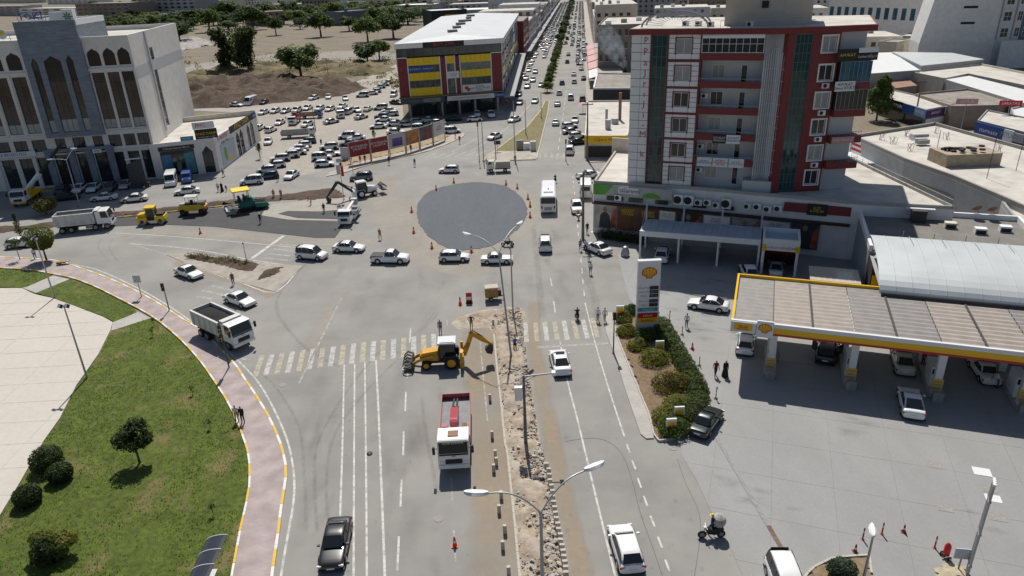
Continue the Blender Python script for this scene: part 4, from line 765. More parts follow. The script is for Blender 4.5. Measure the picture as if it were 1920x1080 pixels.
for k,u in enumerate((3.9,10.8,17.7,24.2)):
    x,y=S2(u,2.8); d=empty('fuel_pump',(x,y,0),SA,'white fuel pump with yellow panel at the %s canopy pillar from the island'%('first','second','third','fourth')[k],'fuel pump','fuel pumps under the canopy')
    ob('pump_base',M().box(-.55,.55,-1.6,4.2,.03,.2),CONC,d); ob('dispenser',M().box(-.4,.4,.2,2.2,.2,2.2),WHITEP,d); ob('screen',M().box(-.3,.3,.16,.195,1.5,2.0),BLK,d)
    ob('price_panel',M().box(-.42,.42,-1.05,-.9,.6,1.7),SHY,d); ob('panel_stand',M().box(-.38,.38,-1.0,-.92,.2,.6),SGW,d); ob('base_end',M().box(-.42,.42,-2.2,-1.62,.03,.9),CONCD,d)
    h=M(); h.tube([(.45,.8,1.9),(.75,.6,1.2),(.7,.5,.5),(.46,.9,.7)],.03,6); ob('hose',h,RUB,d)
    for z in (.75,1.05,1.35): ob('price_line',M().box(-.34,.34,-1.075,-1.052,z,z+.16),TXG,d)
# price pylon
PYL=G2(1192,624); PYR=G2(1233,622); pa=head(PYL,PYR); pw=math.dist(PYL,PYR)
py_=empty('price_pylon',(*PYL,0),pa,'tall white price pylon with scallop emblem standing in the hedge','sign')
ob('pylon_body',M().box(0,pw,0,.5,0,8.0),SGW,py_); ob('pylon_top',M().box(-.03,pw+.03,-.03,.53,8.0,8.2),WHITEP,py_); shell(py_,pw/2,6.85,.78,-.02)
for k,z in enumerate((5.0,4.55,4.1,3.5,3.05)):
    o=ob('price_display',M().box(pw*.55,pw*.93,-.06,-.01,z,z+.36),BLK,py_); text(('46.07','44.63','45.12','52.35','22.35')[k],.3,mat('digit_red',(.25,.03,.03),.5) if k in (0,4) else TXG,o,(pw*.74,-.075,z+.18)); text(('V-Power Diesel','FuelSave 95','Motorin','V-Power Oto','Otogaz')[k],.2,TXG,py_,(pw*.29,-.02,z+.18))
o=ob('sign_strip',M().box(.12,pw-.12,-.05,-.01,2.5,2.9),SGT,py_); text('Hoş geldiniz',.22,SGW,o,(pw/2,-.06,2.7)); o=ob('sign_strip',M().box(.12,pw-.12,-.05,-.01,1.75,2.3),SHR,py_); text('select',.42,SGW,o,(pw/2,-.06,2.02)); o=ob('sign_strip',M().box(.12,pw-.12,-.052,-.012,1.15,1.74),SHY,py_); text('Kartlarınız',.32,SHR,o,(pw/2,-.065,1.44))
# small totems
for k,(x,y,l) in enumerate(((1162,600,'small orange totem at the corner of the hedge near the walkers'),(1236,668,'small white framed totem in the hedge below the pylon'),(1272,795,'small orange totem at the fat end of the hedge'),(1257,818,'small orange totem at the low tip of the hedge'))):
    t=empty('advert_totem',(*G2(x,y),0),pa,l,'sign','small station totems'); ob('post',M().box(-.08,.08,-.05,.05,.05,.6),SGW,t); ob('panel',M().box(-.42,.42,-.08,.08,.6,1.75),SGW,t); ob('poster',M().box(-.33,.33,-.1,-.085,.68,1.5),SHY,t); ob('poster_line',M().box(-.28,.28,-.115,-.102,.8,.95),SHR,t)
# shop with gravel roof and the curved sheet roof
sh_=empty('station_shop',(*S2(13.4,24),0),SA,'station shop with gravel roof and curved pale sheet metal front roof','shop')
SW,SD,SZ=24,12,6.5
ob('wall',M().prism([(0,-2.6),(SW,-2.6),(SW,SD),(0,SD)],0,5.9),mat('metal_wall',(.33,.335,.335),.6,.2,var=.06,scale=.6),sh_); ob('roof',M().prism([(.3,-2.4),(SW,-2.4),(SW,SD-.3),(.3,SD-.3)],5.901,6.0),ROOFG,sh_)
bx('parapet',-.05,.3,-2.6,SD,5.9,6.6,CLADW,sh_); bx('parapet',.3,17.4,SD-.3,SD+.05,5.9,6.6,CLADW,sh_); bx('parapet',17.4,17.75,-.6,SD+.05,5.9,6.6,CLADW,sh_)
prof=[(-2.4,7.75),(-3.4,7.95)]+[(-4.3-9.6*sin(t*pi/2),5.75+2.25*cos(t*pi/2)) for t in [k/10 for k in range(11)]]
for k in range(13):
    x0=-.2+k*1.45; q=M(); n=len(prof)
    A=[(x0,y,z) for y,z in prof]; B=[(x0+1.40,y,z) for y,z in prof]; C=[(x0+1.43,y,z+.07) for y,z in prof]
    q.loft([A,B],cap=False,closed=False); q.loft([B,C],cap=False,closed=False); q.loft([C,[(x0+1.45,y,z) for y,z in prof]],cap=False,closed=False); ob('roof_sheet',q,ROOFM,sh_)
q=M(); q.side([(p[0],p[1]-.06) for p in prof]+[(-13.9,5.75),(-13.2,5.8),(-2.2,5.9)],-.001,.001); q2=M(); q2.T=Matrix.Translation((.9,0,0))@Matrix.Rotation(pi/2,4,'Z'); q2.side([(p[0],p[1]-.07) for p in prof]+[(-2.2,6.9)],0,.08); ob('roof_end',q2,DSTEEL,sh_)
bx('shop_front',.4,18,-6,-5.8,0,4.6,GGLASS,sh_); bx('shop_front_frame',.2,18,-6.2,-6.01,3.4,4.5,SHY,sh_); bx('eave_beam',.0,18.6,-14,-13.8,5.6,5.86,DSTEEL,sh_); bx('front_soffit',.1,18.4,-13.7,-2.7,5.5,5.6,GREYR,sh_)
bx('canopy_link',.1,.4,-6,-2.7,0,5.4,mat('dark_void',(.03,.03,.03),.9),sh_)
for k in range(5): 
    q=M(); x=3.2+k*3.0; q.tube([(x,-1.5,6.0),(x,-1.5,8.1)],.04,5); q.tube([(x,-1.5,6.1),(x+.35,-3.0,8.1),(x+.4,-5.6,8.05)],.025,4); ob('stay_rod',q,GALV,sh_)
def dish(par,p,r,az,el,m=SGW):
    q=M(); q.lathe([(r*t,.28*r*t*t) for t in (0.02,.3,.55,.8,1)],14); o=ob('satellite_dish',q,m,par,p,smooth=True); o.rotation_euler=(R(90-el),0,az); q=M(); q.tube([(0,0,0),(0,0,-r*.9)],.04,5); ob('dish_mount',q,STEEL,o); return o
dish(sh_,(16.4,-1.4,7.0),.75,R(30),40); dish(sh_,(13.1,SD-.4,7.2),.6,R(200),40,ROOFT); dish(sh_,(14.7,SD-.4,7.2),.6,R(200),40,ROOFT)
q=M().box(5.6,7.2,8.4,9.4,6.0,7.5); o=ob('roof_unit',q,DSTEEL,sh_); ob('unit_hood',M().box(5.0,8.2,9.4,11.2,7.3,7.5),ROOFW,sh_)
for x,y in ((9,7),(11.8,5.6),(14.6,7),(9,11)): o=ob('roof_hatch',M().box(x,x+1.2,y,y+.9,6.0,6.7),CLADW if x>9.1 else CREAM,sh_); ob('hatch_front',M().box(x+.1,x+1.1,y-.02,y-.003,6.05,6.5),BLK,o)
sd_=empty('lean_to',(*S2(7.6,18.6),0),SA,'low beige roofed lean-to between canopy and shop','shed'); ob('roof',M().box(0,5.2,0,4.2,2.9,3.05),BEIGEP,sd_); ob('wall',M().box(.3,5.0,.4,4.0,0,2.9),GREYR,sd_)
for k in range(8): ob('roof_seam',M().box(.3+k*.62,.34+k*.62,.05,4.15,3.052,3.08),CREAM,sd_)
# wash bays (car port) and service bay
cp_=empty('car_port',(*S2(-12.9,27.2),0),SA,'four bay steel car port with pale blue roof and mast stays','car port')
bl=mat('pale_blue_sheet',(.40,.47,.53),.5,.2,var=.06,scale=.5)
for k in range(15): ob('roof_sheet',M().box(k*1.0+.01,k*1.0+.985,0.22,5.2,3.95,4.05+.02*(k%2)),bl,cp_)
bx('front_beam',0,15,-.05,.2,3.45,4.15,SGW,cp_)
for k in range(4):
    x=.1+k*4.93; ob('post',M().box(x-.12,x+.12,.25,.6,0,3.9),SGW,cp_); ob('post',M().box(x-.1,x+.1,4.6,4.9,0,3.94),SGW,cp_)
    q=M(); q.side([(4.5,4.07),(4.9,4.07),(4.75,6.5),(4.65,6.5)],-.08,.08); q2=M(); q2.T=Matrix.Translation((x,0,0))@Matrix.Rotation(pi/2,4,'Z'); q2.side([(4.5,4.07),(4.9,4.07),(4.75,6.4),(4.65,6.4)],-.1,.1); q2.side([(4.68,6.3),(4.72,6.35),(.9,4.1),(.8,4.07)],-.03,.03); ob('mast',q2,bl,cp_)
ob('back_wall',M().box(-.3,15,7.2,7.45,0,1.8),CONC,cp_)
for k in range(3): ob('divider',M().box(4.9+k*4.93,5.1+k*4.93,1,6.8,.02,1.0),CONC,cp_)
hx=empty('service_bay',(*S2(2.3,26.2),0),SA,'small white service bay with yellow corners and red tiled inner wall','service bay')
ob('roof',M().box(.25,4.05,.25,4.2,4.1,4.2),bl,hx)
for a,b,c,d in ((0,4.3,0,.25),(0,4.3,4.2,4.45),(0,.25,.25,4.2),(4.05,4.3,.25,4.2)): ob('rim',M().box(a,b,c,d,4.0,4.75),SGW,hx)
for x in (.05,3.95): ob('post',M().box(x,x+.3,.1,.4,0,4.0),SGW,hx)
o=ob('fascia',M().box(.02,4.28,-.08,-.005,3.3,4.1),SGW,hx); text('Shell HELIX YAĞ DEĞİŞİMİ',.32,SHR,o,(2.15,-.1,3.7)); ob('corner',M().box(0,.5,-.1,-.085,3.2,4.05),SHY,hx); ob('corner',M().box(3.8,4.3,-.1,-.085,3.2,4.05),SHY,hx)
ob('side_wall',M().box(.02,.2,.5,4.4,0,4.0),SGW,hx); ob('side_wall',M().box(4.1,4.28,.5,4.4,0,4.0),SGW,hx)
bwl=ob('back_wall',M().box(.2,4.1,4.2,4.4,0,4.0),mat('dark_red_wall',(.10,.015,.015),.6),hx)
for i in range(8):
    for j in range(4): ob('wall_tile',M().box(.35+i*.46,.35+i*.46+.2,4.17,4.195,1.3+j*.6,1.5+j*.6),SHR,bwl)
# ------------------------------------------------------------------ low blocks on the right
def fbox(name,xl,yl,xr,yr,depth,h,wall,roof,label,rows=0,ncol=0,cat='building',wm=None,ww=.5,wh=.5,zb=0,par=.6,zoff=1.2):
    """block whose front foot runs between two surveyed ground points"""
    A=G2(xl,yl); B=G2(xr,yr); L=math.dist(A,B); r=empty(name,(*A,0),head(A,B),label,cat); ob('wall',M().box(0,L,0,depth,zb,h),wall,r); ob('roof',M().box(.2,L-.2,.2,depth-.2,h+.003,h+.12),roof,r)
    if par:
        for a,b,c,d in ((0,L,0,.25),(0,L,depth-.25,depth),(0,.25,.26,depth-.26),(L-.25,L,.26,depth-.26)): bx('parapet',a,b,c,d,h+.001,h+par,wall,r)
    if rows:
        fh=(h-zoff)/rows; cw=L/ncol
        for i in range(ncol):
            for j in range(rows):
                x=cw*(i+.5-ww/2); z=zoff+fh*(j+.5-wh/2); o=bx('window',x,x+cw*ww,-.08,-.002,z,z+fh*wh,wm or WGLASS,r)
                bx('sill',x-.1,x+cw*ww+.1,-.2,-.003,z-.14,z-.003,CLADW,r)
    return r
r1=roof_px('flat_roof_workshop',[(1597,258),(1752,234),(1990,300),(1990,425),(1862,368),(1785,335),(1695,303)],5,GREYR,ROOFC,'big pale flat roofed workshop with starter bars, tyres and dishes on its roof',par_h=.55,par_w=.4,parm=CONCD)
rc=Vector(r1.location[:2])
def onroof(px,py,z): p=G2(px,py,z); return (p[0]-rc.x,p[1]-rc.y)
x,y=onroof(1805,305,5); q=M().box(x-4.3,x+4.3,y-2.6,y+2.6,5,7.0); hut=ob('roof_hut',q,mat('rough_block',(.38,.31,.23),.95,var=.2,scale=1),r1,rz=0)
for k in range(16): 
    q=M(); qx,qy=x+rnd.uniform(-3.4,3.4),y+rnd.uniform(-1.8,1.8); q.lathe([(.28,0),(.42,.03),(.46,.14),(.42,.25),(.28,.28)],12,0,(qx,qy,7.0+rnd.choice((0,.28)))); ob('roof_tyre',q,RUB,r1)
for px,py in ((1653,262),(1673,270),(1700,255),(1775,262),(1706,283),(1753,250),(1767,300),(1873,285)):
    x,y=onroof(px,py,5); q=M()
    for i in range(6): q.tube([(x+rnd.uniform(-.5,.5),y+rnd.uniform(-.5,.5),5),(x+rnd.uniform(-.6,.6),y+rnd.uniform(-.6,.6),6.3)],.035,4)
    ob('starter_bars',q,ROOFT,r1)
x,y=onroof(1707,268,5); dish(r1,(x,y,5.9),.7,R(20),40); x,y=onroof(1728,272,5); ob('solar_heater',M().box(x-1,x+1,y-.6,y+.6,5.3,6.0),GREYR,r1); q=M(); q.tube([(x-1.2,y+.6,6.5),(x+1.2,y+.6,6.5)],.3,10); ob('heater_tank',q,GALV,r1)
for px,py,h in ((1850,335,7),(1905,320,6),(1922,372,7),(1755,288,4)): x,y=onroof(px,py,5); q=M(); q.tube([(x,y,5),(x,y,5+h)],.05,5); ob('mast',q,DSTEEL,r1)
A=Vector(G2(1600,268,4.2))-rc; B=Vector(G2(1694,306,4.2))-rc; sb=empty('sign_band'); sb.parent=r1; sb.location=(A.x,A.y,0); sb.rotation_euler=(0,0,math.atan2(B.y-A.y,B.x-A.x)); LL=(B-A).length
for k in range(5): bx('sign_strip',0,LL,-.25+.01*k,-.02,2.6+k*.45,2.6+k*.45+.43,SGW if k%2==0 else SHR,sb)
window(sb,2,LL*.5,.4,2.4,-.15,CLADW,WGLASS,5,1); bx('awning',0,LL*.55,-3.5,-.26,2.45,2.55,ROOFW,sb)
r2=roof_px('corner_shops',[(1648,182),(1658,166),(1792,197),(1737,208)],4.2,GREYR,ROOFC,'low corner shops with dark, blue and purple sign boards','shops',par_h=.3,par_w=.2)
c2=Vector(r2.location[:2])
def shopfront(root,c,p0,p1,z,boards,wallm=None):
    A=Vector(G2(*p0,z))-c; B=Vector(G2(*p1,z))-c; s=empty('shop_front'); s.parent=root; s.location=(A.x,A.y,0); s.rotation_euler=(0,0,math.atan2(B.y-A.y,B.x-A.x)); L=(B-A).length
    for a,b,z0,z1,m,t,tm in boards: sign(s,a*L,b*L,z0,z1,-.03,m,t,tm,(z1-z0)*.55,th=.25)
    bx('glazing',.04*L,.96*L,-.1,-.02,.2,2.4,wallm or WGLASS,s); return s
shopfront(r2,c2,(1648,183),(1737,209),4.2,[(0.08,.55,2.6,4.7,SGB,'DUMAN ORMAN',SGW),(.55,.8,2.8,4.6,SGBL,'',None),(.8,1,2.8,4.6,mat('sign_ltblue',(.2,.32,.5),.5),'BOSCH',SGW)])
shopfront(r2,c2,(1737,209),(1792,197.5),4.2,[(0,.6,2.8,4.4,mat('sign_purple',(.10,.035,.14),.5),'ANI AKÜ',SGW),(.6,.97,2.8,4.5,SGW,'YİĞİT',SGBL)],CLADW)
r3=roof_px('grey_roof_workshop',[(1716,178),(1813,169),(1905,184),(1873,200),(1784,202)],4.5,TANR,ROOFD,'weathered grey flat roof behind the battery shop',par_h=.4,par_w=.3)
r4=roof_px('white_roof_workshop',[(1774,149),(1817,142),(1990,185),(1930,196)],5.2,GREYR,ROOFW,'workshop with long white sheet roof',par_h=0)
r5=roof_px('long_roof_workshop',[(1700,136),(1838,122),(1990,152),(1990,178),(1815,141),(1770,150)],5,CREAM,ROOFC,'long pale flat roof below the white high wall',par_h=.5,par_w=.4)
r6=roof_px('white_pitched_shed',[(1628,138),(1637,99),(1672,98),(1725,131)],6,GREYR,ROOFW,'bright white metal roofed shed beside the apartment tower','shed',par_h=0)
r7=roof_px('grey_pitched_shed',[(1673,97),(1786,99),(1846,111),(1728,123)],6.6,GREYR,ROOFM,'grey sheet roofed shed under the high white wall','shed',par_h=0)
r8=roof_px('rusty_shed',[(1644,155),(1704,149),(1720,160),(1649,169)],3.5,TANR,ROOFT,'low shed with rusty corrugated roof beside the garden','shed',par_h=0)
r9=roof_px('blue_sign_shop',[(1832,228),(1850,208),(1990,235),(1990,268)],4.5,GREYR,ROOFC,'shop with long blue sign board at the street corner','shop',par_h=.3,par_w=.2)
c9=Vector(r9.location[:2]); shopfront(r9,c9,(1832,229),(1985,268),4.5,[(.0,.38,2.2,4.6,SGBL,'starmaxx',SGW),(.38,.5,2.5,4.6,SGW,'PETLAS',TXG),(.5,1,2.8,4.4,GREYR,None,None)])
r10=roof_px('end_shops',[(1895,205),(1935,196),(1990,210),(1990,226),(1900,222)],4.2,GREYR,ROOFW,'low shop with yellow and white sign at the picture edge','shop',par_h=.3)
r11=roof_px('alley_building',[(1870,375),(1990,432),(1990,500),(1905,420)],4.4,GREYR,ROOFC,'narrow pale roofed building along the alley behind the station',par_h=.5)
r12=roof_px('alley_wall_building',[(1700,320),(1790,352),(1868,385),(1850,392),(1770,362),(1690,330)],2.6,CONCD,ROOFD,'low yard wall with a white notice board along the alley','wall',par_h=0)
A=G2(1798,368,2.8); B=G2(1846,385,2.8); ad=empty('notice_board',(*A,0),head(A,B),'white notice board on posts in the alley behind the apartment','sign'); ob('board',M().box(0,math.dist(A,B),-.1,0,1.4,3.0),SGW,ad); ob('post',M().box(.4,.5,.0,.1,0,1.4),STEEL,ad); ob('post',M().box(3.4,3.5,.0,.1,0,1.4),STEEL,ad)
for px,py,t,l,m in ((1892,250,'SARATAŞ','red street sign on a tall mast among the workshops',SHR),(1812,245,'SATILIK','pink board sign on a mast between the workshops',SGPK)):
    x,y=G2(px-12,py+5); s=empty('mast_sign',(x,y,0),R(-15),l,'sign'); q=M(); q.tube([(0,.1,0),(0,.1,7.4)],.08,6); ob('mast',q,GALV,s); o=ob('board',M().box(-2.1,2.1,-.1,.02,6.2,7.4),m,s); text(t,.8,SGW,o,(0,-.12,6.8))
# white high rise
hrA=(146.5,255); hr=empty('high_rise',(*hrA,0),R(-17),'tall white apartment block with blank gable and three slit vents','building')
ob('gable_wall',M().box(0,19.4,0,16,0,46),WWALL,hr); ob('gable_foot',M().side([(-3,0),(-.01,0),(-.01,27),(-3,8)],.0,15),WWALL,hr)
for z in (14.0,19.0,24.0,29.0): bx('slit_vent',8.4,12.6,-.05,-.002,z,z+.75,INT,hr)
hw=empty('windowed_front'); hw.parent=hr; hw.location=(19.4,0,0); hw.rotation_euler=(0,0,R(24))
ob('front_wall',M().box(.0,8.6,-.2,14,0,46),WWALL,hw); ob('front_wall',M().box(8.61,13,-.25,14,0,46),mat('slate_render',(.16,.18,.22),.8),hw); ob('front_wall',M().box(13.01,40,-.2,14,0,46),WWALL,hw)
bx('grey_strip',.0,.6,-.26,-.201,9,46,GREYR,hw); bx('grey_strip',5.4,6,-.26,-.201,9,46,GREYR,hw)
for i,x in enumerate((1.4,6.5,9.6,14.2,18,22)):
    for j in range(7): window(hw,x,x+(2.9 if i==0 else 1.9),9.6+j*5.1,9.6+j*5.1+3.0,-.34,CLADW,WGLASS,2,2,t=.14)
ob('low_wall',M().box(-1,42,-5,-4.6,0,9),WWALL,hw)
# school-like building with arched windows, and small houses
sc_=fbox('arched_building',1545,78,1760,95,30,26,WWALL,ROOFC,'long pale building with rows of arched windows behind the apartment roof',rows=2,ncol=14,ww=.5,wh=.55,zoff=9,wm=BLUEG)
for k,(px,y0,wd,h,m) in enumerate(((1640,118,22,7,CREAM),(1668,98,20,6,GREYR),(1700,112,14,6,TANR),(1652,84,26,7,CREAM),(1700,80,24,8,CLADW),(1610,70,20,7,TANR))):
    fbox('small_house',px,y0,px+wd*1.6,y0+2,14,h,m,ROOFC if k%2 else ROOFD,('cream','grey','tan','pale cream','white','brown')[k]+' flat roofed house behind the apartment tower near the high white wall')
# ------------------------------------------------------------------ buildings along the right of the avenue
ck=roof_px('yellow_sign_shop',[(1096,257),(1177,257),(1192,190),(1101,191)],4.2,CREAM,ROOFC,'flat roofed eatery with long yellow sign facing the junction','shop',par_h=.35,par_w=.3)
cc=Vector(ck.location[:2]); s=shopfront(ck,cc,(1096,257.5),(1177,257.5),4.2,[(0,1,3.0,4.6,SHY,'Ciğerci Neco',TXT)],mat('shop_dark',(.04,.035,.03),.7)); 
for px,py,h,r in ((1137,235,3.5,.28),(1162,225,6,.35),(1140,242,2,.6),(1153,232,1.2,.8)): p=Vector(G2(px,py,4.2))-cc; q=M(); q.tube([(p.x,p.y,4.2),(p.x,p.y,4.2+h)],r,8); ob('flue',q,GALV if h<4 else ROOFT,ck)
dk=roof_px('dark_front_shop',[(1112,167),(1188,167),(1196,140),(1119,138)],4.8,mat('anthracite',(.03,.035,.04),.6),ROOFD,'low building with dark front and white roof edge beside the smoke','shop',par_h=.4,par_w=.4,parm=CLADW)
tb=fbox('tan_apartments',1120,150,1225,149,45,17.5,TANR,ROOFC,'four storey tan apartment block behind the smoke',rows=4,ncol=9,ww=.45,wh=.5)
for k in range(6): q=M().box(2+k*5,4+k*5,6+(k%3)*8,8+(k%3)*8,17.6,18.9); ob('roof_unit',q,CONCD if k%2 else ROOFW,tb)
for k in range(5):
    y=236+k*22; x=av(y,13.4)[0]; a=empty('awning',(x,y,0),AVH-pi/2,('near','second','third','fourth','far')[k]+' faded pink awning along the right side of the avenue','awning','pink shop awnings'); ob('cloth',M().side([(0,3.1),(3.0,3.9),(3.0,4.0),(0,3.2)],0,20),SGPK if k else SGW,a); 
    for yy in (.3,10,19.7): ob('post',M().box(.02,.1,yy-.04,yy+.04,0,3.15),STEEL,a)
    ob('shop_box',M().box(3.02,11,0,20.5,0,4.2),mat('shop_beige',(.36,.31,.26),.8,var=.2,scale=.2),a)
PAL=[CREAM,WWALL,GREYR,TANR,STONEW,CLADG]
k=0; y=300.0
names=['first','second','third','fourth','fifth','sixth','seventh','eighth','ninth','tenth','eleventh','twelfth','thirteenth','fourteenth','fifteenth','sixteenth','seventeenth','eighteenth']+['%dth'%i for i in range(19,60)]
y=352
while y<880:
    d=rnd.uniform(26,44); h=rnd.choice((11,13,15,17,20)); x=av(y,17.5)[0]; r=empty('street_building',(x,y,0),AVH-pi/2,names[k]+' flat roofed block along the right of the avenue beyond the tan apartments','building','right hand avenue blocks'); w=rnd.uniform(18,28); m=PAL[k%6]
    ob('wall',M().box(0,w,0,d-1,0,h),m,r); ob('roof',M().box(.3,w-.3,.3,d-1.3,h+.003,h+.15),ROOFC,r)
    for i in range(int(w/3.4)):
        for j in range(int(h/3.4)): bx('window',.8+i*3.4,2.4+i*3.4,-.06,-.002,1.2+j*3.4,2.8+j*3.4,WGLASS,r)
    for i in range(int(d/4.5)):
        for j in range(int(h/3.4)): bx('window',-.06,-.002,1.2+i*4.4,3.2+i*4.4,1.2+j*3.4,2.8+j*3.4,WGLASS,r)
    for i in range(3): bx('roof_unit',2+i*4,3.5+i*4,3+i*3,5+i*3,h+.16,h+1.4,CONCD if i%2 else ROOFW,r)
    y+=d; k+=1
# left of the avenue beyond the gym: maroon fronted row and others
y=323.0; k=0
while y<880:
    d=rnd.uniform(24,40); h=(16,14,17,13,18,12,15,14,17,13,16,12,15,14)[k%14]; x=av(y,-14)[0]; w=rnd.uniform(20,30); r=empty('street_building',(x,y,0),AVH-pi/2,names[k]+' block in the row along the left of the avenue beyond the gym','building','left hand avenue blocks'); m=[MAROON,CLADG,CREAM,GREYR,WWALL][k%5]
    ob('wall',M().box(-w,0,0,d-.8,0,h),m,r); ob('roof',M().box(-w+.3,-.3,.3,d-1.1,h+.003,h+.15),ROOFC if k%3 else ROOFD,r); bx('shop_awning',.02,3.0,.5,d-1.5,3.4,3.8,GREYR,r)
    for i in range(int(d/4.5)):
        for j in range(1,int(h/3.3)): bx('window',.002,.07,1+i*4.4,3.6+i*4.4,1.2+j*3.3,3.0+j*3.3,WGLASS,r)
    for i in range(int(w/4)):
        for j in range(1,int(h/3.3)): bx('window',-w+1+i*4,-w+3+i*4,-.06,-.002,1.2+j*3.3,3.0+j*3.3,WGLASS,r)
    y+=d; k+=1
# ------------------------------------------------------------------ background: warehouses, hut, apartment blocks, far town
b1=fbox('black_warehouse',811,52,877,48,30,11,mat('black_cladding',(.025,.027,.03),.7,var=.2,scale=.2),ROOFM,'black clad warehouse with yellow square sign behind the gym'); sign(b1,10,20,5,8.5,-.05,SHY,None)
b2=fbox('grey_frame_hall',917,48,1003,45,40,17,CLADG,ROOFW,'grey hall with dark frame lines on its front behind the gym')
for a,b,c,d in ((3,12,5,14),(13,22,5,14),(3,22,9,9.3),(23,30,5,14)): 
    q=M(); q.box(a,b,-.1,-.01,c,c+.25); q.box(a,b,-.1,-.01,d-.25,d); q.box(a,a+.25,-.09,-.012,c,d); q.box(b-.25,b,-.09,-.012,c,d); ob('frame_line',q,DSTEEL,b2)
b3=fbox('white_roof_hall',870,40,920,38,40,8,GREYR,ROOFW,'low hall with bright white roof between the warehouses'); b3b=fbox('roadside_hall',735,30,812,28,40,9,GREYR,ROOFW,'long low hall at the top of the picture left of the black warehouse',rows=1,ncol=9)
b4=fbox('slate_depot',640,48,705,42,20,10,mat('slate_cladding',(.13,.15,.18),.7,var=.15,scale=.2),ROOFD,'slate grey depot with blue rooftop tank by the parked trucks'); q=M(); q.tube([(12,8,10.2),(12,8,12.6)],1.5,12); ob('water_tank',q,BLUEP,b4)
b5=fbox('field_hut',422,52,447,50,6,3.6,CLADW,ROOFT,'small white hut with rusty roof among the field trees',par=0); q=M(); q.box(3,5,-.06,-.01,0,2.4); ob('door',q,SGBL,b5)
for k,(xl,xr,y,h,dp,m,n) in enumerate(((255,372,40,30,30,GREYR,10),(150,250,45,20,30,TANR,8),(40,165,32,11,40,STONEW,6),(-60,45,30,14,30,GREYR,7),(375,432,26,20,25,CREAM,6),(495,560,26,10,30,CREAM,6),(560,640,22,9,40,WWALL,6),(300,420,12,26,40,CREAM,9),(90,180,8,22,40,WWALL,8),(-60,60,6,26,40,CREAM,8),(640,760,12,14,40,CREAM,9),(470,600,6,16,40,WWALL,9),(760,900,14,12,40,CREAM,9),(880,1000,16,18,40,GREYR,8))):
    fbox('apartment_block',xl,y,xr,y,dp,h,m,ROOFC,('grey six storey apartments beyond the field','brown block behind the office tower','pale low hall with grey canopy roof behind the office tower','grey block at the top left picture corner','cream block beyond the field trees','low cream house row beyond the field trees','pale house row at the top of the field','cream far apartments above the field','white far block above the office tower','cream far block at the extreme top left','cream far row above the slate depot','white far row above the field','cream far row behind the black warehouse','grey far block left of the avenue end')[k],rows=max(2,int(h/3.4)),ncol=n)
for k in range(70):
    yy=rnd.uniform(560,1250); xx=rnd.uniform(-.62,.72)*yy
    if abs(xx-av(yy)[0])<42: continue
    h=rnd.choice((7,9,11,14,18,22)); wd=rnd.uniform(16,36); dp=rnd.uniform(14,28); r=empty('town_house',(xx,yy,0),R(rnd.uniform(-20,20)),'one of the pale flat roofed houses of the far town','house','far town houses')
    ob('wall',M().box(0,wd,0,dp,0,h),PAL[k%6],r); ob('roof',M().box(.3,wd-.3,.3,dp-.3,h+.003,h+.2),ROOFC if k%3 else ROOFT,r)
    for i in range(int(wd/5)):
        for j in range(int(h/3.4)): bx('window',1.5+i*5,3.5+i*5,-.08,-.002,1.2+j*3.4,2.8+j*3.4,WGLASS,r)
# mid right town filling behind the apartment tower
for k,(px,py,wd,dp,h) in enumerate(((1200,110,26,30,12),(1290,120,24,26,10),(1390,118,26,26,9),(1480,116,26,26,11),(1560,112,24,24,8),(1225,66,30,30,14),(1330,62,34,30,13),(1440,62,30,30,12),(1185,36,34,34,16),(1290,30,40,34,15),(1760,60,40,20,12),(1840,70,40,20,12),(1900,78,40,20,12),(1470,30,44,40,18),(1600,26,40,40,16))):
    A=G2(px,py); r=empty('roofscape_house',(*A,0),R(-12),'one of the flat roofed houses behind the apartment tower','house','houses behind the apartment tower'); ob('wall',M().box(0,wd,0,dp,0,h),PAL[k%6],r); ob('roof',M().box(.3,wd-.3,.3,dp-.3,h+.003,h+.2),ROOFC,r)
    for i in range(int(wd/4)):
        for j in range(int(h/3.4)): bx('window',1.2+i*4,2.8+i*4,-.08,-.002,1.2+j*3.4,2.8+j*3.4,WGLASS,r)
    for i in range(3): bx('roof_unit',3+i*6,5+i*6,4+i*5,6+i*5,h+.21,h+1.7,ROOFW if i%2 else CONCD,r)
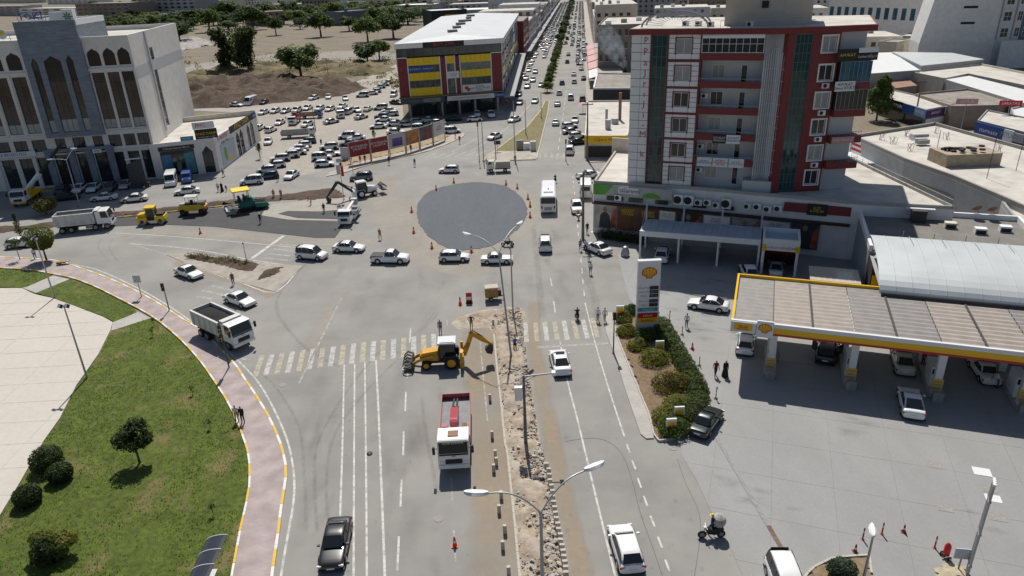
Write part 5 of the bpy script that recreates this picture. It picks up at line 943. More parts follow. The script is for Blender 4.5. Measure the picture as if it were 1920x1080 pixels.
# ------------------------------------------------------------------ vehicles (local frame: x forward, y left, z up, origin on the ground)
CK={ # length,width,height,belt, top line stations, cabin x (front base, roof front, roof rear, rear base), wheel x
'sedan':(4.5,1.78,1.45,.92,[(.5,.50,.78),(.485,.66,.88),(.40,.76,.95),(.20,.90,1),(-.34,.96,1),(-.45,.95,.95),(-.49,.86,.88),(-.5,.55,.82)],(.215,.06,-.19,-.37),(.31,-.30),.32),
'hatch':(4.1,1.76,1.48,.93,[(.5,.52,.78),(.48,.70,.88),(.40,.80,.95),(.22,.93,1),(-.42,.98,1),(-.485,.92,.93),(-.5,.55,.86)],(.235,.07,-.36,-.475),(.31,-.31),.32),
'suv':(4.4,1.85,1.66,1.05,[(.5,.60,.80),(.485,.84,.90),(.40,.95,.96),(.22,1.05,1),(-.42,1.08,1),(-.485,1.0,.94),(-.5,.6,.88)],(.235,.09,-.37,-.48),(.31,-.31),.37),
'minivan':(4.35,1.80,1.82,1.02,[(.5,.55,.80),(.485,.78,.90),(.40,.92,.96),(.27,1.02,1),(-.47,1.04,1),(-.49,.95,.96),(-.5,.5,.92)],(.30,.13,-.455,-.492),(.32,-.32),.33),
'oldsedan':(4.3,1.66,1.42,.88,[(.5,.52,.86),(.49,.76,.92),(.40,.82,.96),(.19,.88,1),(-.30,.90,1),(-.46,.88,.96),(-.49,.82,.92),(-.5,.5,.88)],(.17,.05,-.17,-.30),(.31,-.30),.30),
'pickup':(5.2,1.85,1.78,1.08,[(.5,.62,.82),(.485,.92,.92),(.40,1.04,.96),(.24,1.1,1),(-.10,1.1,1),(-.48,1.06,1),(-.5,.6,.96)],(.24,.12,-.08,-.13),(.31,-.29),.39),
'coupe':(4.6,1.82,1.40,.93,[(.5,.48,.78),(.485,.64,.88),(.40,.74,.95),(.18,.90,1),(-.34,.97,1),(-.45,.97,.95),(-.49,.90,.88),(-.5,.55,.82)],(.19,.03,-.17,-.42),(.31,-.30),.34)}
CPART={}
def smooth_M(q):
    """one round of Catmull-Clark smoothing"""
    me=q.mesh('tmp',BLK); o=bpy.data.objects.new('tmp',me); col.objects.link(o); o.modifiers.new('s','SUBSURF').levels=1; dg=bpy.context.evaluated_depsgraph_get(); ev=bpy.data.meshes.new_from_object(o.evaluated_get(dg)); bpy.data.objects.remove(o)
    r=M(); r.v=[tuple(v.co) for v in ev.vertices]; r.f=[tuple(p.vertices) for p in ev.polygons]; r.m=[0]*len(r.f); return r
def car_parts(kind):
    if kind in CPART: return CPART[kind]
    L,W,H,belt,top,cx,wx,wr=CK[kind]; w=W/2; P=[]
    q=M(); zb=.20
    rings=[]
    for i,(x,zt,k) in enumerate(top):
        ww=w*k; zl=zb+(.12 if i in (0,len(top)-1) else 0); h=zt-zl
        half=[(ww*.86,zl),(ww*.985,zl+.10),(ww,zl+h*.5),(ww*.985,zl+h*.78),(ww*.93,zt-.035),(ww*.80,zt),(ww*.4,zt+.018)]
        rings.append([(x*L,-y,z) for y,z in half]+[(x*L,y,z) for y,z in half[::-1]])
    q.loft([r[::-1] for r in rings])
    xs=[c*L for c in cx]; wb=w*.93; wt=w*.74; zt=H
    st=[(xs[0],belt-.02,belt+.02,wb,wb*.93),(xs[1],belt-.02,zt-.015,wb,wt),((xs[1]+xs[2])/2,belt-.02,zt,wb,wt),(xs[2],belt-.02,zt-.025,wb,wt),(xs[3],belt-.02,belt+.04,wb,wb*.9)]
    rings=[]
    for x,z0,z1,b,t in st:
        e=.055 if z1>belt+.1 else .01; half=[(b,z0),(t,z1-e),(t*.86,z1),(t*.4,z1+.012)]
        rings.append([(x,-y,z) for y,z in half]+[(x,y,z) for y,z in half[::-1]])
    q.loft([r[::-1] for r in rings]); q=smooth_M(q)
    for s in (-1,1):
        for x in wx: q.tube([(x*L,s*(w-.06),wr+.02),(x*L,s*(w+.004),wr+.02)],wr+.05,16,1)
    q.box(-L*.49,L*.49,-w*.97,w*.97,zb-.02,zb+.06,1)
    if kind=='pickup': q.box(-L*.485,-L*.135,-w*.86,w*.86,1.06,1.125,1)
    P.append(('body',q,'C',None))
    def glassquad(a,b,c,d,ins,off):
        a,b,c,d=map(Vector,(a,b,c,d)); m=(a+b+c+d)/4; n=-(b-a).cross(d-a).normalized()
        g=M(); pts=[p+(m-p)*ins+n*off for p in (a,b,c,d)]; g.quad(*pts); g.quad(*[p-n*.01 for p in pts[::-1]]); return g
    P.append(('windscreen',glassquad((xs[0],wb*.9,belt+.03),(xs[0],-wb*.9,belt+.03),(xs[1],-wt*.9,zt-.015),(xs[1],wt*.9,zt-.015),.07,.015),GLASS,None))
    P.append(('rear_window',glassquad((xs[3],-wb*.88,belt+.05),(xs[3],wb*.88,belt+.05),(xs[2],wt*.9,zt-.025),(xs[2],-wt*.9,zt-.025),.10,.015),GLASS,None))
    z0,z1=belt+.05,zt-.115
    def xat(xb,xt,z): return xb+(xt-xb)*(z-belt)/(zt-belt)
    def yat(z): return wb+(wt-wb)*(z-belt+.02)/(zt-.055-belt+.02)
    fx0,fx1=xat(xs[0],xs[1],z0)-.10,xat(xs[0],xs[1],z1)-.08; rx0,rx1=xat(xs[3],xs[2],z0)+.12,xat(xs[3],xs[2],z1)+.09; n=3 if kind in('minivan','suv') else 2
    cuts=[(fx0+(rx0-fx0)*i/n,fx1+(rx1-fx1)*i/n) for i in range(n+1)]
    for s in (-1,1):
        for i in range(n):
            (a0,a1),(b0,b1)=cuts[i],cuts[i+1]; g=.045; a0-=g*(i>0);a1-=g*(i>0);b0+=g*(i<n-1);b1+=g*(i<n-1)
            pts=[(a0,s*(yat(z0)+.012),z0),(b0,s*(yat(z0)+.012),z0),(b1,s*(yat(z1)+.012),z1),(a1,s*(yat(z1)+.012),z1)]
            gq=M(); gq.poly(pts if s>0 else pts[::-1]); gq.poly([(x,y-s*.012,z) for x,y,z in (pts[::-1] if s>0 else pts)]); P.append(('side_window',gq,GLASS,None))
    wm=M().wheelcyl(0,0,0,wr,.21,16); rmM=M(); rmM.tube([(0,-.112,0),(0,-.104,0)],wr*.62,12); rmM.tube([(0,.104,0),(0,.112,0)],wr*.62,12)
    for x in wx:
        for s in (-1,1): P.append(('wheel',wm,RUB,((x*L,s*(w-.095),wr),('rim',rmM,RIM))))
    xf=L*.485
    for s in (-1,1):
        zt_=top[1][1]; h=M(); h.box(xf-.10,xf+.022,s*w*.80-.17,s*w*.80+.13 if s<0 else s*w*.80+.13,zt_-.17,zt_-.04); P.append(('headlight',h,LAMPW,None))
        zr=top[-2][1]; h=M(); h.box(-xf-.022,-xf+.10,s*w*.80-.15,s*w*.80+.15,zr-.26,zr-.10); P.append(('tail_light',h,LAMPR,None))
        h=M(); h.box(xs[0]-.36,xs[0]-.24,s*(w+.08)-.09,s*(w+.08)+.09,belt+.0,belt+.13); P.append(('mirror',h,'C',None))
    h=M(); h.box(xf-.02,xf+.035,-w*.5,w*.5,top[0][1]-.12,top[0][1]+.06); P.append(('grille',h,BLK,None))
    h=M(); h.box(-L/2-.012,-L/2+.03,-.26,.26,.52,.64); P.append(('number_plate',h,SGW,None)); h=M(); h.box(L/2-.03,L/2+.02,-.26,.26,.36,.47); P.append(('number_plate',h,SGW,None))
    CPART[kind]=P; return P
CMESH={}
def cmesh(kind,i,q,m,extra=()):
    k=(kind,i,m.name)
    if k not in CMESH: CMESH[k]=q.mesh(kind,[m,*extra],True,32)
    return CMESH[k]
JOIN={}
def joined(kind,cm):
    k=(kind,cm.name)
    if k not in JOIN:
        mats=[cm,BLK,GLASS,RUB,LAMPR,LAMPW]; q=M()
        for nm,m,mt,x in car_parts(kind):
            if nm in ('mirror','number_plate','grille'): continue
            if nm=='wheel': q.T=Matrix.Translation(x[0]); q.add(m,3); q.T=None
            elif mt=='C': q.add(m,0)
            else: q.add(m,{GLASS.name:2,LAMPR.name:4,LAMPW.name:5}.get(mt.name,1))
        JOIN[k]=q.mesh('car_'+kind,mats,True,32)
    return JOIN[k]
NAMES={'sedan':'sedan_car','hatch':'hatchback_car','suv':'suv_car','minivan':'minivan_car','oldsedan':'sedan_car','pickup':'pickup_truck','coupe':'coupe_car'}
CATS={'sedan':'car','hatch':'car','suv':'car','minivan':'van','oldsedan':'car','pickup':'pickup','coupe':'car'}
def place(px,py,deg,anchor='c',L=4.4,z=0.0):
    p=G(px,py,z); a=R(deg); d={'c':0,'r':L/2,'f':-L/2}[anchor]; return (p.x+cos(a)*d,p.y+sin(a)*d,z)
def car(kind,cm,px,py,deg,label,anchor='c',lod=0,group=None,z=0.03,loc=None):
    L=CK[kind][0]; loc=loc or place(px,py,deg,anchor,L,z)
    if lod==2: o=ob(NAMES[kind],joined(kind,cm),None,None,loc,R(deg)); return tag(o,label,CATS[kind],group)
    r=empty(NAMES[kind],loc,R(deg),label,CATS[kind],group)
    for i,(nm,q,m,x) in enumerate(car_parts(kind)):
        if lod==1 and nm in ('mirror','grille','number_plate','headlight'): continue
        mm=cm if m=='C' else m; ex=(BLK,) if m=='C' and nm=='body' else ()
        key=nm if nm=='wheel' else i
        o=ob(nm,cmesh(kind,key,q,mm,ex),None,r)
        if nm=='wheel':
            o.location=x[0]
            if lod==0: ob(x[1][0],cmesh(kind,'rim',x[1][1],x[1][2]),None,o)
    return r
def h2(a,b): return math.degrees(head(G2(*a),G2(*b)))
def carp(kind,cm,rear,front,label,lod=0,group=None):
    """placed by its two bumper feet"""
    a=Vector(G2(*rear)); b=Vector(G2(*front)); m=(a+b)/2; return car(kind,cm,0,0,math.degrees(math.atan2(b.y-a.y,b.x-a.x)),label,lod=lod,group=group,loc=(m.x,m.y,.03))
def wheel(par,x,y,r,w=.3,rm=RIM,z=None):
    o=ob('wheel',M().wheelcyl(0,0,0,r,w,18),RUB,par,(x,y,z or r),smooth=True); q=M(); q.tube([(0,-w/2-.012,0),(0,-w/2+.02,0)],r*.58,14); q.tube([(0,w/2-.02,0),(0,w/2+.012,0)],r*.58,14); ob('rim',q,rm,o); return o
# --- cars on the junction and the near roads
car('sedan',BLACKP,621,1076,273,'black sedan driving towards the viewer beside the pink pavement','f')
car('hatch',WHITEP,1187,1082,94,'white hatchback at the lower edge heading up the right carriageway','r')
car('minivan',WHITEP,1474,1112,266,'white van cut by the lower edge at the forecourt drain')
c_=car('sedan',WHITEP,1056,709,93,'white sedan with sunroof just before the right zebra crossing','r'); ob('sunroof',M().box(-.25,.35,-.42,.42,1.43,1.465),GLASS,c_)
carp('oldsedan',DGREEN,(1305,826),(1341,776),'dark green sedan parked against the fat end of the hedge')
carp('sedan',WHITEP,(1368,585),(1288,573),'white sedan crossing the forecourt behind the price pylon')
carp('hatch',WHITEP,(1395,671),(1399,634),'white hatchback at the canopy corner next to the first pump')
b_=carp('suv',BLACKP,(1545,688),(1552,648),'black car with open doors between the first two pumps'); q=M(); q.box(.2,1.05,.92,.98,.45,1.45); o=ob('open_door',q,BLACKP,b_); o.rotation_euler=(0,0,R(35)); q=M(); q.box(.2,1.05,-.98,-.92,.45,1.45); o=ob('open_door',q,BLACKP,b_); o.rotation_euler=(0,0,R(-35))
carp('sedan',BEIGEP,(1697,711),(1685,664),'cream sedan fuelling in the shade before the third pump')
carp('coupe',WHITEP,(1712,792),(1700,737),'white coupe with red tail lamps half out of the canopy shade')
carp('oldsedan',OFFW,(1858,726),(1828,683),'old white car under the canopy with a man leaning on it')
carp('suv',WHITEP,(1238,497),(1244,474),'white car in the first bay of the car port')
car('hatch',WHITEP,1403,516,84,'white car seen over the canopy edge before the car port'); car('sedan',SILV,1454,510,70,'silver car at the mouth of the service bay')
carp('sedan',WHITEP,(1143,482),(1097,463),'white sedan with its nose to the pavement beside the utility pole')
car('minivan',WHITEP,1023,475,88,'white van driving away from the zebra towards the bus','r')
car('suv',WHITEP,1083,403,268,'white car with dark roof parked behind the utility pole','f'); carp('sedan',WHITEP,(1122,332),(1083,335),'white sedan parked behind the white cargo van')
carp('oldsedan',WHITEP,(903,493),(961,492),'old boxy white sedan, front of the queue below the fresh circle'); carp('hatch',WHITEP,(821,489),(883,488),'white hatchback behind the old sedan in the queue'); carp('pickup',WHITEP,(695,491),(770,492),'white double cab pickup with dark bed in the queue'); carp('sedan',WHITEP,(623,470),(687,471),'white sedan behind the pickup in the queue'); carp('minivan',WHITEP,(557,482),(615,487),'white minivan at the tail of the queue by the painted corner')
carp('sedan',WHITEP,(333,510),(379,526),'white sedan rounding the triangular island'); carp('sedan',WHITEP,(425,560),(478,579),'white sedan beside the loaded dump truck')
car('hatch',WHITEP,41,462,8,'white hatchback behind the round tree on the left road')
carp('hatch',WHITEP,(863,323),(822,324),'white hatchback crossing above the fresh circle'); carp('suv',GREYP,(701,336),(655,339),'dark grey crossover behind the white backhoe'); carp('sedan',WHITEP,(557,327),(537,340),'white sedan leaving the lot towards the paver'); carp('minivan',WHITEP,(494,343),(451,347),'white minivan with teal sill at the lot exit')
carp('sedan',WHITEP,(279,375),(227,380),'white sedan on the service road left of the twin lanes'); carp('sedan',WHITEP,(222,373),(170,378),'white sedan in the shade of the office block'); carp('sedan',WHITEP,(377,361),(326,366),'white sedan passing the minibus on the service road')
for k,(x,y,cm,l) in enumerate(((118,361,DBLUE,'dark blue car parked in deep shade by the street lamp'),(150,359,WHITEP,'white car parked nose out right of the street lamp foot'),(177,357,WHITEP,'white car parked nose out, middle of the office row'),(208,356,GREYP,'dark grey car parked in the office row'),(237,351,SILV,'silver car parked beside the dark totem'),(128,374,BLACKP,'black car in front of the office row'))): car('hatch' if k%2 else 'sedan',cm,x,y,-80 if k<5 else 20,l,lod=1)
# --- parking lot: zoomed survey positions
lot=[('white',295,345,-105),('white',412,332,-105),('silver',520,330,-105),('suv',630,328,-100),('white',740,300,-100),('white',862,306,-110),('white',965,312,-108),('white',1090,285,-105),('white',20,268,-20),('black',300,240,-95),('white',800,198,-115),('white',950,186,-80),('white',1122,202,-75),('minivan',1297,172,185),('white',1385,150,195),('white',1425,128,198),('white',1470,84,200),('white',1505,62,200),('silver',1550,38,200),('minivan',1612,166,-95),('black',1640,245,-30),('white',1238,322,-60),('minivan',1160,340,80),('white',1350,312,80),('silver',1282,392,60),('silver',980,438,48),('minivan',1480,300,185),('white',1560,328,186),('white',1590,362,186),('dark',1490,384,185),('white',1510,418,186),('white',1455,490,188),('blue',1610,452,187),('white',1632,540,6),('minivan',1140,592,188),('dark',1160,662,190),('white',1235,606,188),('suv',960,702,190),('white',975,770,10),('minivan',885,808,12),('white',912,875,10),('dark',742,642,195),('white',690,682,195),('white',655,716,195),('white',628,756,195),('suv',560,786,195),('suv',462,822,195),('white',420,886,198),('silver',325,934,198),('blue',345,996,200),('white',368,524,80),('white',342,646,-80),('white',460,448,-95),('white',735,470,-110),('white',258,500,90)]
DESC={'white':'white','suv':'white off-road','silver':'silver','black':'black','dark':'dark grey','blue':'dark blue','minivan':'white van-bodied'}
CM={'white':WHITEP,'suv':OFFW,'silver':SILV,'black':BLACKP,'dark':GREYP,'blue':DBLUE,'minivan':WHITEP}
def ordn(n): return str(n)+('th' if 10<n%100<14 else {1:'st',2:'nd',3:'rd'}.get(n%10,'th'))
rows={'nose-in row at the dirt bank':[],'line along the earth heap':[],'diagonal line beside the gym':[],'rows behind the billboards':[],'slanted row before the annexe':[],'middle of the lot':[]}
cnt={}
def rowname(x,y):
    if y<270 and x<1200: return 'in the back line under the earth heap'
    if y<260: return 'in the diagonal line running up beside the gym'
    if y<350 and x<1150: return 'in the row facing the viewer across the lot'
    if x>1380: return 'in the bunch behind the billboards'
    if x>860 and y>560: return 'in the group at the lot exit by the billboards'
    if x<800 and y>600: return 'in the slanted row beside the bare planting bed'
    return 'standing loose in the middle of the lot'
for t,x,y,dg in sorted(lot,key=lambda k:k[1]):
    rn=rowname(x,y); cnt[(t,rn)]=cnt.get((t,rn),0)+1; kind={'suv':'suv','minivan':'minivan'}.get(t) or rnd.choice(('sedan','hatch','sedan'))
    car(kind,CM[t],440+x/5.4,150+y/5.4,dg,'%s car %s, %s from left'%(DESC[t],rn,ordn(cnt[(t,rn)])),lod=1,group='cars in the dirt parking lot')
for k,(x,y,dg,t,l) in enumerate(((510,440,2,'white','white car directly behind the second billboard'),(640,352,3,'silver','silver car in gym shade behind the third billboard'),(500,345,3,'white','white car behind the brown billboard, second row'),(770,318,4,'silver','silver car in gym shade near the van'),(900,300,5,'white','white car at the gym front, left of the entrance'),(1000,330,5,'silver','silver car between the billboards and the gym'),(790,398,4,'minivan','white van behind the collage billboard'),(1420,292,6,'white','white hatchback in the shade before the gym shop window'),(1180,285,4,'black','black car in gym shade left of the hatchback'),(1450,232,-85,'white','white car nose out in the shade of the gym'),(1608,240,-80,'suv','white off-roader nose out at the gym corner'))):
    car({'suv':'suv','minivan':'minivan'}.get(t,'hatch' if k%2 else 'sedan'),CM[t],660+x/6.17,180+y/6.17,dg,l,lod=1,group='cars between billboards and gym')
car('minivan',WHITEP,848,250,5,'white cargo van at the end of the billboard row',lod=1)
# --- avenue, near end one by one
UP=math.degrees(AVH)
near=[('sedan','white',155,568,235,'white sedan coming towards the junction beside the dry island'),('sedan','white',365,385,235,'white sedan behind another towards the junction, by the gym shade'),('sedan','white',587,185,258,'white sedan in the left lane past the thin lamp post'),('sedan','dark',415,110,262,'dark car parked at the gym corner kerb, rear one'),('sedan','dark',425,200,262,'dark car parked at the gym corner kerb, front one'),('suv','silver',505,28,262,'silver off-roader above the two dark kerb cars'),('suv','white',120,335,275,'white off-roader nose out at the gym corner shop'),('sedan','silver',808,418,UP,'grey booted car driving away right of the dry island'),('sedan','silver',826,215,UP,'silver sedan driving away, second beyond the dry island'),('hatch','white',846,98,UP,'white hatchback driving away, third beyond the dry island'),('minivan','silver',968,150,UP,'silver van in the right lane of the avenue'),('suv','dark',1093,165,UP,'dark off-roader parked by the dark front shop'),('sedan','white',1012,390,262,'white car parked facing the viewer above the eatery row'),('hatch','white',955,455,10,'white car in the eatery row, farthest from the viewer'),('sedan','silver',975,512,10,'silver car in the eatery row, second from the far end'),('hatch','white',1035,560,10,'white car in the eatery row beside the black one'),('sedan','black',1050,625,12,'black car, nearest of the eatery row'),('minivan','white',958,722,UP-2,'white van waiting at the right kerb before the eatery')]
for kd,t,x,y,dg,l in near: car(kd,CM[t],900+x/5.683,160+y/5.683,dg,l,lod=1,group='cars at the near end of the avenue')
mid=[(875,900,'dark',1),(1005,885,'white',1),(1000,805,'white',1),(930,672,'dark',1),(942,592,'dark',1),(1105,850,'blue',1),(1080,745,'suv',1),(1078,690,'silver',1),(1110,645,'white',1),(1110,570,'white',1),(985,440,'white',1),(972,388,'white',1),(990,352,'white',1),(1055,420,'white',1),(1105,440,'silver',1),(1130,485,'silver',1),(650,920,'white',-1),(590,780,'white',-1),(800,530,'white',-1),(820,468,'dark',-1),(680,540,'silver',-1),(650,495,'white',-1),(720,475,'white',-1),(735,430,'white',-1),(680,405,'white',-1),(748,385,'white',-1),(700,350,'white',-1),(860,345,'white',-1),(565,870,'silver',-1),(510,920,'suv',-1),(490,850,'white',-1),(470,825,'silver',-1),(520,760,'white',-1),(525,735,'white',-1),(545,690,'white',-1),(560,655,'white',-1),(585,615,'white',-1),(605,580,'white',-1),(720,320,'silver',-1),(775,310,'silver',-1)]
for n,(x,y,t,s) in enumerate(mid):
    car(rnd.choice(('sedan','hatch','suv')),CM[t],900+x/5.683,y/5.683,UP if s>0 else UP+180,'%s car on the %s side of the avenue, %s counted away from the gym'%(DESC[t],'right' if s>0 else 'left',ordn(n+1)),lod=2,group='cars in the middle of the avenue')
far=M(); FM=[WHITEP,SILV,GREYP,GLASS,RUB]
for y0,y1,off,dy,s,p in ((372,900,-8.6,6.3,-1,.86),(330,900,-5.6,7.6,-1,.8),(400,900,-2.8,9,-1,.75),(370,900,3.2,17,1,.6),(380,900,6.4,15,1,.6),(300,900,9.6,5.6,1,.85),(330,900,12.2,5.8,1,.8)):
    y=y0
    while y<y1:
        if rnd.random()<p:
            x,yy=av(y,off+rnd.uniform(-.3,.3)); t=rnd.choices(('white','silver','dark','suv','blue'),(9,3,1.2,1.5,.6))[0]; z=.03 if abs(off)<9.8 else .14
            if yy<520: car(rnd.choice(('sedan','hatch','suv','minivan')),CM[t],0,0,UP+(0 if s>0 else 180)+rnd.uniform(-3,3),'one of the small distant cars crowding the far avenue','c',2,'far traffic',loc=(x,yy,z))
            else:
                c={'white':0,'suv':0,'silver':1}.get(t,2); far.T=Matrix.Translation((x,yy,z))@Matrix.Rotation(AVH,4,'Z'); far.side([(-2.1,.25),(2.1,.25),(2.1,.7),(1.1,.92),(-2.05,.95)],-.87,.87,c); far.side([(1.0,.93),(.35,1.4),(-1.2,1.42),(-1.8,.95)],-.76,.76,3); far.side([(.35,1.4),(-1.2,1.43),(-1.2,1.46),(.35,1.44)],-.72,.72,c); far.box(-1.7,-1.0,-.9,.9,.02,.6,4); far.box(1.0,1.7,-.9,.9,.02,.6,4); far.T=None
        y+=dy*rnd.uniform(.85,1.4)
tag(ob('traffic',far,FM),'mass of tiny cars at the far end of the avenue','traffic',None,'stuff')
for k,(px,py) in enumerate(((340,42),(352,44),(362,43),(548,50),(556,50),(565,51),(572,52),(480,53),(645,47),(660,46))): car('sedan',WHITEP if k%3 else SILV,px,py,rnd.uniform(0,360),'small car parked among the trees beyond the field','c',2,'cars beyond the field')
# ------------------------------------------------------------------ trucks, bus, vans
def cabover(r,x0,x1,w,zb,zt,cm,bumper=None,sun=None):
    """forward control cab from x0 (back) to x1 (front)"""
    q=M(); q.side([(x0,zb),(x1-.02,zb),(x1,zb+.6),(x1-.08,zb+.92),(x1-.38,zt-.08),(x1-.55,zt),(x0,zt)],-w/2,w/2); o=ob('cab',q,cm,r)
    zs0,zs1=zb+.97,zt-.13; g=M(); f=lambda z:(x1-.08)+(-.30)*(z-zb-.92)/(zt-.08-zb-.92)+.018
    g.quad((f(zs0),-w*.47,zs0),(f(zs0),w*.47,zs0),(f(zs1),w*.45,zs1),(f(zs1),-w*.45,zs1)); g.quad((f(zs0)-.012,w*.45,zs0),(f(zs0)-.012,-w*.45,zs0),(f(zs1)-.012,-w*.42,zs1),(f(zs1)-.012,w*.42,zs1)); ob('windscreen',g,GLASS,r)
    for s in (-1,1):
        y=s*(w/2+.012); pts=[(x1-.25,y,zs0-.12),(x1-.5,y,zs1),(x0+.35*(x1-x0),y,zs1),(x0+.35*(x1-x0),y,zs0)]; g=M(); g.poly(pts if s<0 else pts[::-1]); g.poly([(a,b-s*.01,c) for a,b,c in (pts[::-1] if s<0 else pts)]); ob('side_window',g,GLASS,r)
        ob('mirror',M().box(x1-.05,x1+.12,s*(w/2+.28)-.1,s*(w/2+.28)+.1,zs0+.1,zs0+.75),BLK,r); ob('headlight',M().box(x1-.05,x1+.02,s*w*.38-.2,s*w*.38+.2,zb+.12,zb+.34),LAMPW,r)
        q=M(); q.tube([(x1,s*w/2*.98,zs0+.55),(x1+.02,s*(w/2+.28),zs0+.6)],.025,5); ob('mirror_arm',q,BLK,r)
    ob('wiper_panel',M().box(x1-.12,x1+.012,-w*.46,w*.46,zb+.84,zb+.92),BLK,r); ob('badge',M().box(x1-.03,x1+.02,-.14,.14,zb+.68,zb+.76),RIM,r); [ob('step',M().box(x1-.75,x1-.15,*(sorted((s_*w*.44,s_*(w/2+.01)))),zb-.3,zb-.1),BLK,r) for s_ in (-1,1)]; ob('grille',M().box(x1-.05,x1+.03,-w*.27,w*.27,zb+.08,zb+.5),BLK,r); ob('bumper',M().box(x1-.5,x1+.06,-w/2,w/2,zb-.35,zb-.01),bumper or cm,r); ob('number_plate',M().box(x1+.061,x1+.075,-.26,.26,zb-.25,zb-.13),SGW,r)
    return o
def dumper(rear,front,label,axles,load=BLK,tipped=False):
    a=Vector(G2(*rear)); b=Vector(G2(*front)); m=(a+b)/2; Lg=max(7.6,min(10,(b-a).length)); r=empty('dump_truck',(m.x,m.y,.03),math.atan2(b.y-a.y,b.x-a.x),label,'truck','dump trucks with white bodies'); h=Lg/2
    ob('chassis',M().box(-h+.3,h-.4,-.45,.45,.7,1.05),DSTEEL,r); cabover(r,h-2.1,h,2.45,1.05,3.1,WHITEP)
    bw=1.24; x0,x1=-h,h-2.35; ob('body_floor',M().box(x0+.06,x1-.06,-bw+.1,bw-.1,1.15,1.3),WHITEP,r)
    dw=mat('tipper_white',(.62,.61,.58),.6,var=.1,scale=1.5,tint=(.34,.31,.27),tscale=1.2,tamt=.5)
    for s in (-1,1):
        q=M(); q.T=Matrix.Translation((0,0,0)); q.side([(x0,1.3),(x1,1.3),(x1,2.85),(x0,2.85)],s*bw-.05,s*bw+.05); ob('body_side',q,dw,r); ob('top_rail',M().box(x0,x1,s*bw-.1,s*bw+.12,2.86,3.0),dw,r)
        for k in range(5): ob('side_rib',M().box(x0+.5+k*(x1-x0-1)/4-.05,x0+.5+k*(x1-x0-1)/4+.05,*(sorted((s*(bw+.055),s*(bw+.12)))),1.3,2.85),dw,r)
    ob('headboard',M().box(x1-.06,x1+.05,-bw+.06,bw-.06,1.3,3.05),dw,r); ob('cab_shield',M().box(x1+.06,x1+.75,-bw+.1,bw-.1,3.16,3.26),dw,r); ob('tailgate',M().box(x0-.06,x0+.05,-bw+.06,bw-.06,1.3,2.95),dw,r)
    q=M(); n=14; ids={}
    for i in range(n+1):
        for j in range(7): ids[i,j]=q.P((x0+.1+(x1-x0-.2)*i/n,-bw+.12+(2*bw-.24)*j/6,2.62+.3*sin(pi*i/n)*sin(pi*j/6)+rnd.uniform(-.05,.05)))
    for i in range(n):
        for j in range(6): q.F([ids[i,j],ids[i+1,j],ids[i+1,j+1],ids[i,j+1]])
    ob('asphalt_load',q,mat('asphalt_load',(.020,.019,.019),.95,var=.4,scale=6,bump=.6,bscale=20),r,smooth=True,ang=70)
    for x in axles:
        for s in (-1,1): wheel(r,x,s*1.02,.5,.34 if x>0 else .55,STEEL)
        ob('mudguard',M().box(x-.6,x+.6,-1.2,-.85,1.02,1.08),BLK,r)
    ob('fuel_tank',M().box(.2,1.3,-1.15,-.6,.45,1.0),STEEL,r); return r
dumper((112,436),(216,425),'white four axle dump truck loaded with asphalt on the left road',(3.3,1.6,-1.9,-3.2))
dumper((386,619),(462,656),'white dump truck full of black asphalt beside the pavement kerb',(2.6,-1.4,-2.7))
# red crane lorry
p=G(852,891); cr=empty('crane_lorry',(p.x-.1,p.y+4.5,.03),R(-88),'white cab lorry with red crane bed parked facing the viewer','truck')
cabover(cr,2.4,4.5,2.4,1.0,2.95,WHITEP); ob('roof_hatch',M().box(2.9,3.6,-.4,.4,2.96,3.02),ROOFT,cr); text('ALLAH KORUSUN',.2,SGW,cr,(4.315,0,2.81),(R(90),0,R(90)))
ob('visor',M().box(4.08,4.3,-1.1,1.1,2.72,2.9),BLK,cr); ob('chassis',M().box(-4.2,2.5,-.45,.45,.7,1.05),DSTEEL,cr); ob('bed_floor',M().box(-4.4,2.0,-1.2,1.2,1.1,1.2),mat('bed_grey',(.22,.225,.23),.7,var=.15,scale=2),cr)
for s in (-1,1): ob('bed_side',M().box(-4.4,2.0,*(sorted((s*1.2,s*1.26))),1.0,1.75),REDP,cr)
ob('bed_tail',M().box(-4.46,-4.4,-1.26,1.26,1.0,1.75),REDP,cr); ob('bed_head',M().box(2.0,2.08,-1.26,1.26,1.0,1.9),REDP,cr)
ob('crane_base',M().box(.9,1.8,-.5,.5,1.2,2.0),REDP,cr); ob('crane_column',M().box(1.0,1.6,-.28,.28,2.0,2.9),REDP,cr); q=M(); q.side([(1.5,2.5),(1.5,2.95),(-1.0,2.6),(-1.0,2.3)],-.32,.32); ob('crane_boom',q,REDP,cr); q=M(); q.tube([(-1.0,-.18,2.4),(-3.6,-.14,1.7)],.09,6); q.tube([(-1,.18,2.4),(-3.6,.14,1.7)],.09,6); q.tube([(.8,0,2.2),(-.6,0,2.2)],.12,8); ob('crane_arm',q,DSTEEL,cr); ob('grab',M().box(-.2,.5,.55,.95,1.2,1.55),mat('grab_brown',(.18,.10,.04),.7),cr); ob('control_box',M().box(.4,.9,-1.0,-.55,1.2,2.0),REDP,cr)
for x in (3.3,-1.5,-2.8):
    for s in (-1,1): wheel(cr,x,s*1.0,.5,.34,STEEL)
